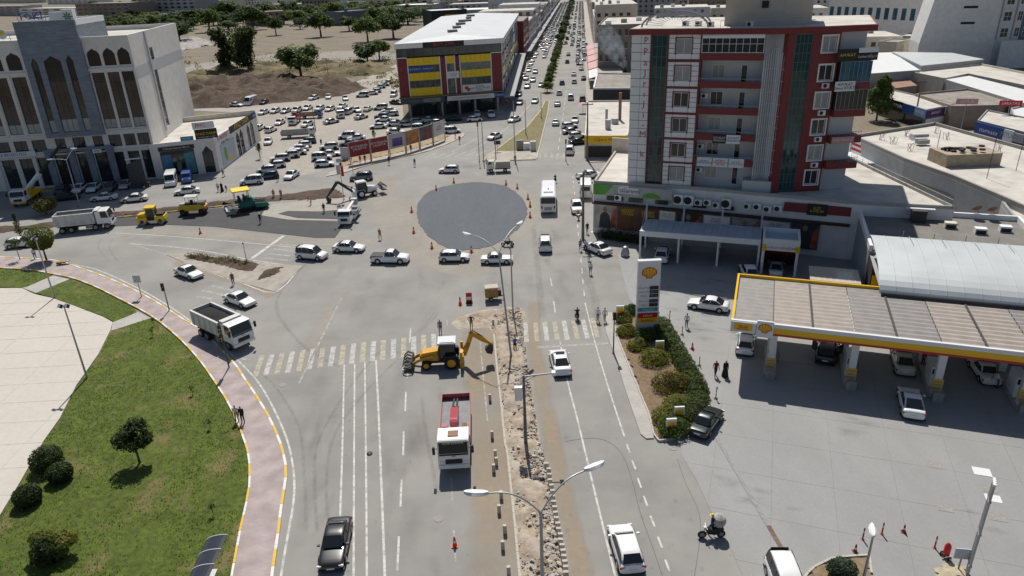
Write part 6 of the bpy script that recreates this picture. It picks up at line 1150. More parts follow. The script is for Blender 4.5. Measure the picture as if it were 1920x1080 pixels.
# small aerial lift truck
a=Vector(G2(672,393)); b=Vector(G2(640,433)); m=(a+b)/2; at=empty('lift_truck',(m.x,m.y,.05),math.atan2(b.y-a.y,b.x-a.x),'small white lift truck parked across the end of the fresh strip','truck')
cabover(at,1.7,3.3,2.0,.75,2.35,WHITEP); ob('chassis',M().box(-3.2,1.8,-.4,.4,.55,.8),DSTEEL,at); ob('bed',M().box(-3.3,1.5,-1.0,1.0,.85,1.0),GREYR,at)
for s in (-1,1): ob('tool_box',M().box(-3.2,1.3,s*.95-.15,s*.95+.15,.5,1.0),CLADG,at); wheel(at,2.4,s*.82,.38,.25); wheel(at,-1.8,s*.82,.38,.4)
ob('turret',M().box(.3,1.0,-.4,.4,1.0,1.8),WHITEP,at); q=M(); q.side([(.8,1.6),(.8,1.95),(-3.0,2.3),(-3.0,2.0)],-.2,.2); ob('boom',q,WHITEP,at); q=M(); q.tube([(-.2,.4,1.2),(.9,1.6,1.5)],.35,10); ob('water_drum',q,GALV,at); ob('red_bar',M().box(-3.45,-3.31,-1.0,1.0,.8,1.0),REDP,at); bk=ob('work_basket',M().box(-3.9,-3.0,-.5,.5,1.5,2.5),GALV,at)
# bus
p=place(1028,402,86,'r',9.5); bs=empty('city_bus',(p[0],p[1],.02),R(86),'white city bus driving up the right carriageway past the circle','bus'); h=4.75
q=M(); q.loft([[(x,-1.22*k,.35),(x,1.22*k,.35),(x,1.25*k,1.2),(x,1.22*k,2.75),(x,1.0*k,2.95),(x,-1.0*k,2.95),(x,-1.22*k,2.75),(x,-1.25*k,1.2)][::-1] for x,k in ((-h,.97),(-h+.15,1),(h-.3,1),(h,.95))]); ob('body',q,WHITEP,bs,smooth=True,ang=30)
ob('rear_window',M().box(-h-.03,-h+.05,-1.12,1.12,1.75,2.7),GLASS,bs); ob('roof_unit',M().box(-2.6,.2,-.75,.75,2.955,3.12),CLADW,bs); ob('roof_vent',M().box(-1.5,-.9,-.1,.1,3.13,3.2),BLK,bs); ob('windscreen',M().box(h-.02,h+.02,-1.1,1.1,1.3,2.6),GLASS,bs)
for s in (-1,1):
    for k in range(6): ob('side_window',M().box(-h+.4+k*1.48,-h+1.8+k*1.48,*(sorted((s*1.235,s*1.262))),1.55,2.55),GLASS,bs)
    for x in (-2.6,2.9): wheel(bs,x,s*1.08,.46,.3)
    ob('tail_light',M().box(-h-.03,-h+.04,s*1.0-.12,s*1.0+.12,.9,1.4),LAMPR,bs)
ob('engine_grille',M().box(-h-.025,-h+.02,-.6,.6,.7,1.2),GREYR,bs); ob('number_plate',M().box(-h-.04,-h-.026,-.3,.3,.5,.62),SGW,bs)
def boxvan(name,px,py,dg,anchor,cm,label,L=5.6,W=2.0,H=2.5,win=0,cat='van'):
    p=place(px,py,dg,anchor,L); r=empty(name,(p[0],p[1],.03),R(dg),label,cat); h=L/2; w=W/2
    q=M(); sec=[(-h,.96,H-.05),(-h+.1,1,H),(h*.35,1,H),(h*.62,.97,H-.12),(h*.80,.95,1.25),(h*.97,.9,1.0),(h,.85,.6)]
    q.loft([[(x,-w*k,.3),(x,w*k,.3),(x,w*k,zt*.55),(x,w*k*.93,zt-.1),(x,w*k*.8,zt),(x,-w*k*.8,zt),(x,-w*k*.93,zt-.1),(x,-w*k,zt*.55)][::-1] for x,k,zt in sec]); ob('body',q,cm,r,smooth=True,ang=32)
    g=M(); a=(h*.80+.03,1.32);b=(h*.63+.02,H-.2); g.quad((a[0],-w*.84,a[1]),(a[0],w*.84,a[1]),(b[0],w*.78,b[1]),(b[0],-w*.78,b[1])); g.quad((a[0]-.01,w*.84,a[1]),(a[0]-.01,-w*.84,a[1]),(b[0]-.01,-w*.78,b[1]),(b[0]-.01,w*.78,b[1])); ob('windscreen',g,GLASS,r)
    for s in (-1,1):
        ob('side_window',M().box(h*.30,h*.58,*(sorted((s*w*.93,s*(w*.985)))),1.35,H-.5),GLASS,r)
        for k in range(win): ob('side_window',M().box(-h+.25+k*1.25,-h+1.35+k*1.25,*(sorted((s*w*.93,s*(w*.99)))),1.35,H-.5),GLASS,r)
        for x in (h*.62,-h*.58): wheel(r,x,s*(w-.12),.34,.24)
        ob('tail_light',M().box(-h-.02,-h+.05,s*w*.88-.06,s*w*.88+.06,.9,1.5),LAMPR,r); ob('headlight',M().box(h*.93,h*.985,s*w*.68-.15,s*w*.68+.12,.85,1.02),LAMPW,r); ob('mirror',M().box(h*.6,h*.66,s*(w+.12)-.1,s*(w+.12)+.1,1.35,1.65),BLK,r)
    ob('rear_window',M().box(-h-.015,-h+.05,-w*.7,w*.7,1.45,H-.45),GLASS,r); ob('rear_seam',M().box(-h-.018,-h+.02,-.02,.02,.4,1.43),BLK,r); return r
boxvan('cargo_van',1098,374,84,'r',WHITEP,'tall white cargo van parked behind the utility pole',5.9,2.05,2.6); boxvan('minibus',320,352,-72,'f',WHITEP,'white minibus parked at the annexe shop',5.6,2.0,2.4,win=3,cat='minibus'); boxvan('minibus',351,345,-70,'f',BLUEP,'blue van parked beside the white minibus',4.6,1.8,2.0,win=1); boxvan('cargo_van',471,196,-100,'c',WHITEP,'tall white van in the back line of the lot',5.9,2.05,2.6)
a_=boxvan('bus_far',1077,51,UP,'c',CLADG,'grey minibus on the avenue beside the tree line',7.5,2.3,2.9,win=4,cat='bus'); a_.name='small_bus'
def flatbed(name,px,py,dg,cm,bm,label,L=6,W=2.1,load=0):
    p=place(px,py,dg); r=empty(name,(p[0],p[1],.03),R(dg),label,'truck'); h=L/2; cabover(r,h-1.5,h,W*.92,.75,2.25,cm); ob('chassis',M().box(-h,h-1.6,-.4,.4,.55,.8),DSTEEL,r); ob('bed_floor',M().box(-h,h-1.7,-W/2,W/2,.85,1.0),bm,r)
    for s in (-1,1): ob('bed_side',M().box(-h,h-1.7,*(sorted((s*W/2,s*(W/2-.06)))),1.0,1.0+load),bm,r); [wheel(r,x,s*W*.42,.4,.28) for x in (h-.9,-h*.55)]
    ob('bed_tail',M().box(-h-.05,-h,-W/2,W/2,.9,1.0+load),bm,r); ob('bed_head',M().box(h-1.7,h-1.64,-W/2,W/2,1.0,1.4+load),bm,r); return r
f_=flatbed('small_lorry',935,322,181,OFFW,mat('canvas_tan',(.40,.37,.32),.8),'small lorry with grey box body above the fresh circle',4.6,1.75,.2); ob('box_body',M().box(-2.3,.55,-.85,.85,1.02,2.1),MT['canvas_tan'],f_)
flatbed('lorry',440+650/5.4,150+580/5.4,8,OFFW,GREYR,'grey flatbed lorry in the lot by the bare planting bed',8,2.4,.8); flatbed('lorry',440+775/5.4,150+385/5.4,4,BLUEP,mat('wood_bed',(.30,.22,.15),.8,var=.2),'blue cab lorry with wooden bed in the lot',6.5,2.2,.5); flatbed('lorry',440+610/5.4,150+440/5.4,-88,WHITEP,REDP,'red tipper lorry facing the viewer in the lot',6.5,2.3,.9); flatbed('lorry',440+1075/5.4,150+375/5.4,-75,WHITEP,mat('wood_bed2',(.36,.27,.22),.8,var=.2),'white cab lorry with brown bed in the lot',6,2.1,.7)
flatbed('lorry',652,42,-88,WHITEP,CLADW,'white lorry parked by the slate depot',8,2.5,1.6); car('minivan',BLUEP,674,43,-80,'blue van by the slate depot',lod=2); car('minivan',BLUEP,662,46,-80,'blue pickup-like van beside the white depot lorry',lod=2)
# mobile crane at the left edge
p=G(42,388); mc=empty('mobile_crane',(p.x-1,p.y+3.5,.03),R(-78),'white and yellow mobile crane with raised boom in the office shade','crane'); cabover(mc,1.9,4.0,2.4,1.0,2.9,WHITEP,SHY); ob('deck',M().box(-4.6,1.9,-1.2,1.2,.9,1.25),SHY,mc)
for x in (3,-1.6,-3):
    for s in (-1,1): wheel(mc,x,s*1.0,.5,.34,STEEL)
ob('turret',M().box(-2,.3,-.9,.9,1.25,2.3),SHY,mc); q=M(); q.tube([(-.8,0,2.0),(2.4,7.4,9.0)][:1]+[(-.3,3.2,5.0)],.42,4); ob('boom',q,WHITEP,mc); q=M(); q.tube([(-.3,3.2,5.0),(.5,8.5,10.2)],.28,4); ob('boom_tip',q,DSTEEL,mc); q=M(); q.tube([(-.6,.8,2.0),(-.4,2.6,4.2)],.14,6); ob('boom_ram',q,STEEL,mc); ob('outrigger',M().box(-4.2,-3.8,-2.6,2.6,.5,.75),SHY,mc)
# ------------------------------------------------------------------ construction machines
def big(rear,front,name,label,cat,z=.05):
    a=Vector(G2(*rear)); b=Vector(G2(*front)); m=(a+b)/2; return empty(name,(m.x,m.y,z),math.atan2(b.y-a.y,b.x-a.x),label,cat)
def backhoe(r,body,boomm,roofm,rimm,side=1,boom=((-2.0,.9),(-2.9,3.4),(-5.0,2.3),(-5.1,1.3)),lift=.35):
    """x forward is the loader end; boom points are x,z along the back"""
    q=M(); q.side([(.55,.75),(2.35,.75),(2.35,1.35),(2.1,1.62),(.55,1.85)],-.48,.48); ob('bonnet',q,body,r); ob('chassis',M().box(-1.7,2.2,-.42,.42,.45,.76),DSTEEL,r)
    q=M(); q.side([(-1.15,.85),(.5,.85),(.62,1.7),(.35,2.62),(-1.05,2.62)],-.68,.68); ob('cab_glass',q,GLASS,r); ob('cab_roof',M().box(-1.25,.5,-.78,.78,2.625,2.78),roofm,r); ob('roof_cap',M().box(-1.1,.3,-.65,.65,2.782,2.85),roofm,r)
    for x,y in ((-1.12,-.7),(-1.12,.66),(.36,-.7),(.36,.66)): q=M(); q.tube([(x,y+.02,.85),(x,y+.02,2.62)],.05,5); ob('cab_post',q,BLK,r)
    for s in (-1,1):
        wheel(r,-.75,s*.92,.72,.45,rimm); wheel(r,1.75,s*.82,.46,.32,rimm); q=M(); q.side([(-1.5,1.1),(-1.35,1.5),(-.2,1.5),(.05,1.1),(-.1,1.1),(-.3,1.4),(-1.25,1.4),(-1.4,1.1)],*(sorted((s*.7,s*1.15)))); ob('fender',q,BLK if roofm is not WHITEP else GALV,r)
        q=M(); q.side([(.9,1.25),(1.1,1.5),(2.6,.9+lift),(3.2,.5+lift),(3.0,.35+lift),(2.4,.65+lift)],*(sorted((s*.52,s*.66)))); ob('loader_arm',q,body,r)
    q=M(); q.side([(2.95,.2+lift),(3.1,.9+lift),(3.2,.95+lift),(3.15,.3+lift),(3.95,.12+lift),(3.95,.06+lift),(3.1,.06+lift)],-1.1,1.1); ob('loader_bucket',q,DSTEEL,r)
    for k in range(7): ob('bucket_tooth',M().box(3.95,4.12,-1.05+k*.34,-.95+k*.34,.05+lift,.12+lift),STEEL,r)
    for k in range(4): q=M(); y=-.9+k*.6; q.side([(3.2,.95+lift),(3.6,1.15+lift),(4.0,.8+lift),(4.05,.45+lift),(3.95,.45+lift),(3.9,.75+lift),(3.6,1.02+lift),(3.25,.85+lift)],y,y+.12); ob('grab_claw',q,DSTEEL,r)
    ob('boom_frame',M().box(-1.95,-1.6,-1.05,1.05,.35,1.35),body,r)
    for s in (-1,1): ob('stabiliser',M().box(-1.9,-1.62,s*1.12-.1,s*1.12+.1,.15,1.9),body,r)
    def bar(p,q_,t0,t1,w,nm,m):
        d=Vector((q_[0]-p[0],q_[1]-p[1])); d.normalize(); n=Vector((-d.y,d.x)); q=M(); q.side([(p[0]+n.x*t0,p[1]+n.y*t0),(p[0]-n.x*t0,p[1]-n.y*t0),((p[0]+q_[0])/2-n.x*t0*1.15,(p[1]+q_[1])/2-n.y*t0*1.15),(q_[0]-n.x*t1,q_[1]-n.y*t1),(q_[0]+n.x*t1,q_[1]+n.y*t1),((p[0]+q_[0])/2+n.x*t0*1.15,(p[1]+q_[1])/2+n.y*t0*1.15)],-w,w); return ob(nm,q,m,r)
    b=boom; bm=bar(b[0],b[1],.2,.22,.15,'boom',boomm); bar(b[1],b[2],.2,.1,.12,'dipper_arm',boomm); q=M(); q.tube([(b[0][0]+.1,0,b[0][1]+.6),((b[0][0]+b[1][0])/2,0,(b[0][1]+b[1][1])/2+.35),(b[1][0],0,b[1][1]+.2)],.06,6); q.tube([(b[1][0]-.2,0,b[1][1]+.25),((b[1][0]+b[2][0])/2,0,(b[1][1]+b[2][1])/2+.3),(b[2][0]+.2,0,b[2][1]+.2)],.05,6); ob('ram',q,DSTEEL,r)
    x,z=b[2]; q=M(); q.side([(x-.12,z+.1),(x+.12,z),(x+.72,z-.42),(x+.55,z-.85),(x+.05,z-1.0),(x-.1,z-.55)],-.32,.32); ob('bucket',q,DSTEEL,r)
    return bm
yb=big((905,684),(795,690),'backhoe_loader','yellow backhoe loader standing across the zebra crossing with bent boom','excavator'); yb.location=(*Vector(G2(834,684)),.03); yb.rotation_euler=(0,0,R(h2((905,684),(795,690))))
bm=backhoe(yb,JCB,JCB,mat('cab_roof_pale',(.60,.63,.64),.5,var=.05),JCB,boom=((-2.0,1.0),(-2.85,3.35),(-4.8,2.05)),lift=.15); text('JCB',.42,BLK,bm,(-2.42,.16,2.1),(R(90),R(-70),R(180)))
wb_=empty('backhoe_loader',(*G2(683,368),.03),R(h2((655,372),(712,362))),'white backhoe loader with black boom digging at the verge end','excavator'); backhoe(wb_,WHITEP,DSTEEL,WHITEP,CLADW,boom=((-2.0,1.2),(-4.4,3.3),(-6.6,.95)),lift=.7)
# tandem roller
tr=big((263,421),(312,417),'tandem_roller','yellow tandem roller with cab on the fresh asphalt edge','roller')
for x in (-1.35,1.45):
    q=M(); q.tube([(x,-.85,.62),(x,.85,.62)],.62,24); ob('drum',q,STEEL,tr,smooth=True); q=M(); q.side([(x-.85,.75),(x-.75,1.35),(x+.75,1.35),(x+.85,.75),(x+.6,.8),(x+.3,1.26),(x-.3,1.26),(x-.6,.8)],-.98,.98); ob('drum_frame',q,BOMAG,tr)
    for s in (-1,1): ob('side_plate',M().box(x-.6,x+.6,s*.95-.05,s*.95+.05,.5,1.3),BOMAG,tr); q=M(); q.tube([(x,s*1.0,.62),(x,s*1.04,.62)],.28,10); ob('hub',q,DSTEEL,tr)
ob('engine_hood',M().side([(-2.0,1.3),(-1.9,1.75),(-.7,1.9),(-.7,1.3)],-.75,.75),BOMAG,tr); ob('joint',M().box(-.5,.4,-.35,.35,.55,1.3),DSTEEL,tr)
ob('cab_glass',M().side([(-.6,1.32),(.75,1.32),(.65,2.65),(-.5,2.65)],-.7,.7),GLASS,tr); ob('cab_roof',M().box(-.75,.85,-.85,.85,2.655,2.85),BOMAG,tr); ob('scraper',M().box(2.05,2.2,-.85,.85,.9,1.25),BOMAG,tr); ob('water_tank',M().box(.9,2.0,-.7,.7,1.36,1.7),BLK,tr)
for x,y in ((-.6,-.72),(-.6,.68),(.68,-.72),(.68,.68)): ob('cab_post',M().box(x,x+.08,y,y+.06,1.32,2.66),BOMAG,tr)
# pneumatic roller
pr=big((333,403),(397,399),'pneumatic_roller','yellow rubber tyred roller with grey canopy beside the verge','roller')
ob('hull',M().side([(-2.0,.75),(-2.2,1.3),(-1.6,1.75),(1.4,1.75),(2.2,1.4),(2.0,.75)],-.85,.85),BOMAG,pr); ob('deck',M().box(-.9,.9,-.8,.8,1.76,1.86),BLK,pr); ob('engine_cover',M().box(1.0,2.1,-.7,.7,1.76,2.1),GREYP,pr); ob('rear_cover',M().side([(-2.1,1.5),(-1.9,1.95),(-1,2.0),(-1,1.76),(-1.6,1.76)],-.75,.75),GALV,pr)
for x in (-1.55,1.5):
    for k in range(4): wheel(pr,x,-.78+k*.52,.52,.4,DSTEEL)
for x,y in ((-.8,-.75),(-.8,.75),(.7,-.75),(.7,.75)): q=M(); q.tube([(x,y,1.8),(x,y,3.0)],.04,5); ob('canopy_post',q,BLK,pr)
ob('canopy',M().box(-1.1,1.0,-.9,.9,3.0,3.12),CLADG,pr); ob('seat',M().box(-.3,.1,-.25,.25,1.86,2.4),BLK,pr); ob('red_frame',M().box(1.9,2.3,-.95,.95,.9,1.1),REDP,pr); ob('red_frame',M().box(-2.3,-1.95,-.95,.95,.8,1.0),REDP,pr)
# paver
pv=big((428,399),(508,386),'asphalt_paver','green asphalt paver with yellow canopy and full hopper','paver'); 
ob('tractor',M().side([(-1.6,.5),(-1.6,1.7),(.3,1.9),(.9,1.55),(.9,.5)],-1.1,1.1),VGREEN,pv)
for s in (-1,1): q=M(); q.side([(-1.5,.05),(-1.75,.35),(-1.5,.7),(1.3,.7),(1.55,.35),(1.3,.05)],*(sorted((s*.8,s*1.18)))); ob('track',q,RUB,pv); q=M(); q.side([(.9,.6),(.9,1.25),(2.9,1.15),(3.0,.5)],*(sorted((s*1.25,s*1.5)))); ob('hopper_wing',q,VGREEN,pv)
ob('hopper_floor',M().box(.9,3.0,-1.25,1.25,.45,.6),VGREEN,pv); q=M(); ids={}
for i in range(9):
    for j in range(9): ids[i,j]=q.P((.95+2.0*i/8,-1.22+2.44*j/8,1.0+.55*sin(pi*i/8)*sin(pi*j/8)+rnd.uniform(-.04,.04)))
for i in range(8):
    for j in range(8): q.F([ids[i,j],ids[i+1,j],ids[i+1,j+1],ids[i,j+1]])
ob('asphalt_load',q,MT['asphalt_load'],pv); ob('engine_cover',M().side([(-.3,1.9),(-.2,2.3),(.5,2.25),(.85,1.75),(.3,1.9)],-.9,.9),VGREEN,pv); ob('push_roller',M().box(3.0,3.2,-.9,.9,.35,.6),DSTEEL,pv)
ob('platform',M().box(-2.2,-.3,-1.2,1.2,1.6,1.72),DSTEEL,pv); ob('console',M().box(-.75,-.4,-1.0,1.0,1.72,2.5),BLK,pv); ob('seat',M().box(-1.6,-1.2,-.9,-.4,1.72,2.4),BLK,pv); ob('seat',M().box(-1.6,-1.2,.4,.9,1.72,2.4),BLK,pv)
for x,y in ((-2.1,-1.1),(-2.1,1.1),(.1,-1.1),(.1,1.1)): q=M(); q.tube([(x,y,1.7),(x,y,3.5)],.05,5); ob('canopy_post',q,BLK,pv)
ob('canopy',M().side([(-2.5,3.5),(-2.4,3.68),(.4,3.68),(.5,3.5)],-1.35,1.35),YELPL,pv); ob('screed',M().box(-3.4,-2.5,-2.0,2.0,.12,.6),DSTEEL,pv); ob('screed_walkway',M().box(-3.8,-3.4,-2.0,2.0,.35,.42),GALV,pv)
for s in (-1,1): q=M(); q.tube([(.2,s*1.28,.6),(-2.8,s*1.28,.6)],.09,6); ob('tow_arm',q,DSTEEL,pv); ob('screed_end',M().box(-3.9,-2.4,s*2.0-.06,s*2.0+.06,.08,.75),GALV,pv); q=M(); q.tube([(-3.6,s*1.6,.6),(-3.6,s*1.6,1.6),(-2.7,s*1.6,1.6)],.03,5); ob('handrail',q,BLK,pv)
# generator / old crate trailer by the pit, tall cart
ge=empty('generator_trailer',(*G2(922,562),.02),R(6),'rusty yellow generator box on wheels above the dug pit','trailer'); ob('housing',M().box(-.75,.75,-.55,.55,.45,1.6),mat('rusty_yellow',(.36,.22,.06),.8,var=.3,scale=3),ge); ob('top',M().box(-.78,.78,-.58,.58,1.6,1.75),mat('rubbish_top',(.5,.45,.38),.9,var=.3,scale=6),ge); ob('drawbar',M().box(.75,1.5,-.08,.08,.4,.5),DSTEEL,ge); ob('engine',M().box(.76,1.15,-.4,.4,.5,1.3),DSTEEL,ge)
for s in (-1,1): wheel(ge,-.1,s*.62,.28,.16)
# motorcycles, scooters and bicycles
def moto(px,py,dg,label,cm=BLK,cat='motorcycle'):
    r=empty('motorcycle',(*G2(px,py),.01),R(dg),label,cat)
    for x in (-.62,.66): wheel(r,x,0,.30,.11)
    ob('frame',M().side([(-.55,.45),(-.6,.7),(.1,.72),(.45,.9),(.5,.8),(.3,.4),(-.2,.32)],-.12,.12),cm,r); ob('seat',M().box(-.75,.1,-.13,.13,.72,.82),BLK,r); q=M(); q.tube([(.66,0,.3),(.45,0,.95)],.04,6); q.tube([(.42,-.34,1.0),(.46,0,.97),(.42,.34,1.0)],.025,5); ob('fork',q,STEEL,r); ob('headlamp',M().box(.48,.6,-.09,.09,.82,.98),LAMPW,r); return r
moto(952,462,172,'motorcycle with rider turning at the lower edge of the fresh circle'); moto(1082,599,92,'scooter with rider heading away before the right crossing',GREYP); moto(1041,342,88,'motorcycle just beyond the white bus'); moto(1084,412,265,'scooter at the kerb below the dark roofed white car',REDP); moto(1334,1008,180,'dark bicycle-like cart under a man with a big sack',BLK,'bicycle'); moto(276,352,60,'motorcycle parked at the dark totem')
moto(1000,245,80,'motorcycle parked at the eatery row end') if 0 else None
# ------------------------------------------------------------------ plants
def hgt(base,top):
    b=G(*base); lo,hi=0.,60.
    for _ in range(40):
        m=(lo+hi)/2; d=Vector((b.x,b.y,m-CAMH)); y=540-FPX*d.dot(_u)/d.dot(_f)
        if y>top: lo=m
        else: hi=m
    return m
def leafcloud(q,c,r,n,ls,rr,nm=2,lump=.35,low=-1.0,seed=0,dense=False):
    """leaf sized faces through the outer volume of an uneven ellipsoid"""
    c=Vector(c); k=0
    while k<n:
        d=Vector((rr.gauss(0,1),rr.gauss(0,1),rr.gauss(0,1)))
        if d.length<1e-3: continue
        d.normalize()
        if d.z<low: continue
        lm=1+lump*mnoise.noise(d*2.1+Vector((seed*7.3,c.x,c.y)))+lump*.6*mnoise.noise(d*4.7+Vector((c.z,seed,3)))
        t=rr.random()**(.14 if dense else .38); p=c+Vector((d.x*r[0],d.y*r[1],d.z*r[2]))*(t*lm); k+=1
        if not dense and mnoise.noise(p*(.9/max(.3,min(r)))*1.6+Vector((seed,1,2)))<-.22: continue
        n1=(d+Vector((rr.uniform(-.9,.9),rr.uniform(-.9,.9),rr.uniform(-.3,1.0)))).normalized(); a=n1.orthogonal().normalized(); a.rotate(Matrix.Rotation(rr.uniform(0,6.3),3,n1)); b=n1.cross(a); s=ls*rr.uniform(.6,1.35)
        q.quad(p-a*s*.5,p+b*s*.32,p+a*s*.5,p-b*s*.32,rr.randrange(nm))
    return q
def trunk_mesh(h,r,limbs,rr,lean=0):
    q=M(); top=(lean,rr.uniform(-.1,.1)*h*.2,h); q.tube([(0,0,-.1),(lean*.3,0,h*.4),top],[r*1.25,r,r*.7],7)
    for k in range(limbs):
        a=2*pi*k/limbs+rr.uniform(-.4,.4); l=h*rr.uniform(.5,.9); s=Vector((lean*.6,0,h*rr.uniform(.6,.95))); e=s+Vector((cos(a)*l*.6,sin(a)*l*.6,l*.7)); q.tube([s,(s+e)/2+Vector((0,0,.1)),e],[r*.55,r*.4,r*.2],5)
    return q
TP={}
def tree_proto(kind,var):
    if (kind,var) in TP: return TP[kind,var]
    rr=random.Random(hash((kind,var))&0xffff if 0 else sum(map(ord,kind))*10+var); q=M()
    mats={'dark':(LF_D,LF_M),'mid':(LF_M,LF_L),'light':(LF_L,LF_M),'euc':(LF_D,LF_O),'young':(LF_L,LF_M)}[kind]
    if kind=='euc': blobs=[((rr.uniform(-.18,.18),rr.uniform(-.18,.18),z),(.30-.1*abs(z-.55),.30-.1*abs(z-.55),.17)) for z in (.30,.45,.6,.74,.87)]; n=1100; tz=.4
    elif kind=='young': blobs=[((0,0,.72),(.24,.24,.26)),((.06,.04,.9),(.14,.14,.12))]; n=300; tz=.5
    else: blobs=[((0,0,.62),(.36,.36,.30)),((.24,.08,.52),(.24,.24,.2)),((-.22,-.12,.55),(.24,.24,.22)),((.02,-.2,.7),(.24,.22,.2)),((-.05,.2,.74),(.22,.22,.2))]; n=900; tz=.38
    for c,r in blobs: leafcloud(q,c,r,n,.062 if kind!='young' else .085,rr,2,seed=var+sum(map(ord,kind))%9)
    TP[kind,var]=(q.mesh('crown',list(mats)),trunk_mesh(tz,.028,4,rr).mesh('trunk',BARK,True,60)); return TP[kind,var]
def tree(kind,px,py,top,wpx,label,name='broadleaf_tree',group=None,var=None,z=0.0,loc=None,h=None,w=None):
    b=Vector(loc) if loc else G(px,py); h=h or hgt((px,py),top); zc=Vector((b.x,b.y,-CAMH)).dot(_f); w=w or wpx*zc/FPX; cm,tm=tree_proto(kind,var if var is not None else rnd.randrange(3))
    r=empty(name,(b.x,b.y,z),rnd.uniform(0,6.3),label,'tree',group); sx=w/.85
    o=ob('trunk',tm,None,r); o.scale=(max(h*.8,sx),max(h*.8,sx),h); o=ob('crown',cm,None,r); o.scale=(sx,sx,h); return r
# near plants built one by one
def plant(name,px,py,label,blobs,mats,n,ls,trunk=None,cat='shrub',z=.1,group=None,lump=.3,seed=1,dense=False):
    b=G(px,py); rr=random.Random(seed*13+5); r=empty(name,(b.x,b.y,z),0,label,cat,group); q=M()
    for c,rad in blobs: leafcloud(q,c,rad,n,ls,rr,len(mats),lump,seed=seed,dense=dense)
    ob('foliage' if cat=='shrub' else 'crown',q,list(mats),r); t=trunk or (.4,.06); ob('trunk' if cat=='tree' else 'stem',trunk_mesh(t[0],t[1],4,rr),BARK,r); return r
FT=[('euc',430,134,52,62,'tall ragged eucalyptus, left of the pair in the field'),('euc',468,136,49,62,'tall ragged eucalyptus, right of the pair in the field'),('mid',566,152,78,80,'bushy tree beside the earth heap in the field'),('dark',690,121,77,54,'dense round tree at the field corner near the gym'),('light',394,60,11,48,'light green tree between hut and eucalyptus'),('dark',338,80,38,56,'dark tree over the rubble beside the office roof'),('dark',475,56,6,54,'broad dark tree right of the field hut'),('dark',518,66,27,34,'small dark tree standing alone on the field'),('dark',602,69,16,50,'dark low tree with deep shade on the open field'),('light',552,46,18,32,'light tree among the parked cars beyond the field'),('mid',578,42,4,44,'tree behind the low cream houses'),('mid',632,42,0,46,'tree left of the slate depot'),('dark',428,38,-2,56,'dark tree behind the hut'),('mid',303,78,45,34,'tree at the corner of the office roof'),('dark',255,44,18,50,'tree behind the office tower'),('mid',215,42,20,40,'tree left behind the office tower'),('dark',350,48,16,70,'dark tree under the grey apartments'),('mid',690,78,28,50,'tall tree between depot and gym'),('dark',738,72,20,58,'dark tree behind the gym roof'),('mid',716,50,8,52,'tree above the gym roof corner'),('dark',765,46,12,56,'tree left of the black warehouse'),('mid',795,40,10,44,'tree beside the black warehouse'),('dark',500,38,2,46,'tree behind the cream house row'),('mid',60,95,62,70,'tree line patch at the left roof edge'),('mid',12,100,66,60,'tree at the extreme left behind the round roof sign'),('dark',655,58,28,40,'tree before the slate depot'),('mid',285,45,20,40,'tree below the brown block'),('dark',545,30,0,40,'far tree over the cream row'),('light',1180,122,92,34,'bright green tree behind the smoke'),('light',1667,222,186,26,'thin small tree before the dark sign board'),('mid',712,112,70,44,'tree at the left flank of the gym')]
for k,x,y,t,w_,l in FT: tree(k,x,y,t,w_,l,group='trees of the field and town')
rb_=random.Random(5)
for k in range(230):
    x=rb_.uniform(170,800); y=rb_.uniform(9,58)
    if 735<x and y>40 or (480<x<690 and y>46): continue
    tree(rb_.choice(('dark','mid','mid')),x,y,0,0,'one of the trees in the green belt beyond the field','broadleaf_tree','tree belt beyond the field',h=rb_.uniform(8,13),w=rb_.uniform(11,18))
plant('leafy_tree',1643,226,'leafy bright green tree beside the corner shops',[((0,0,4.2),(3.0,3.0,2.6)),((.6,.3,7),(2.2,2.2,2.2)),((-.8,0,6),(2,2,2)),((.3,0,9),(1.5,1.5,1.4))],(LF_L,LF_M),1500,.5,(3,.2),'tree',seed=150,dense=True,z=0)
for k in range(16):
    y=232+k*9.5+rnd.uniform(-1.5,1.5); x=av(y,.1)[0]; tree('dark' if k%2 else 'mid',0,0,0,0,'%s low street tree of the avenue median counted from the junction'%ordn(k+1),'street_tree','median street trees',loc=(x,y,.1),h=rnd.uniform(3.4,5.0),w=rnd.uniform(2.6,3.8),z=.1)
for k in range(24):
    y=390+k*20; x=av(y,.1)[0]; tree('dark',0,0,0,0,'one of the far street trees along the avenue median','street_tree','far median trees',loc=(x,y,.1),h=rnd.uniform(4,6),w=rnd.uniform(4,7),z=.1)
for k in range(46):
    yy=rnd.uniform(480,1000); xx=rnd.uniform(-.6,.6)*yy
    if abs(xx-av(yy)[0])<45: continue
    tree(rnd.choice(('dark','mid')),0,0,0,0,'one of the trees among the far town houses','broadleaf_tree','far town trees',loc=(xx,yy,0),h=rnd.uniform(7,12),w=rnd.uniform(8,15))
tree('young',488,297,268,20,'slim green sapling at the annexe corner'); 
for x,y,t,l in ((703,268,244,'sapling behind the red billboards'),(749,256,236,'sapling behind the brown billboard'),(806,246,226,'yellowish sapling behind the collage billboard'),(841,248,232,'small sapling at the white cargo van')): tree('young',x,y,t,14,l)
plant('lawn_tree',263,870,'small dark tree casting a round shadow on the lawn',[((0,0,2.6),(1.35,1.35,1.15)),((.7,.2,2.2),(.8,.8,.6)),((-.8,-.1,2.3),(.8,.8,.65)),((.2,.5,3.3),(.8,.8,.6))],(LF_D,LF_D,LF_M),1500,.20,(1.6,.09),'tree',seed=3)
plant('round_tree',88,489,'round clipped tree on the pink pavement at the left',[((0,0,3.5),(1.85,1.85,1.7)),((0,0,2.6),(1.5,1.5,.9))],(LF_M,LF_L,LF_Y),4200,.2,(2.3,.12),'tree',seed=4,lump=.14,dense=True)
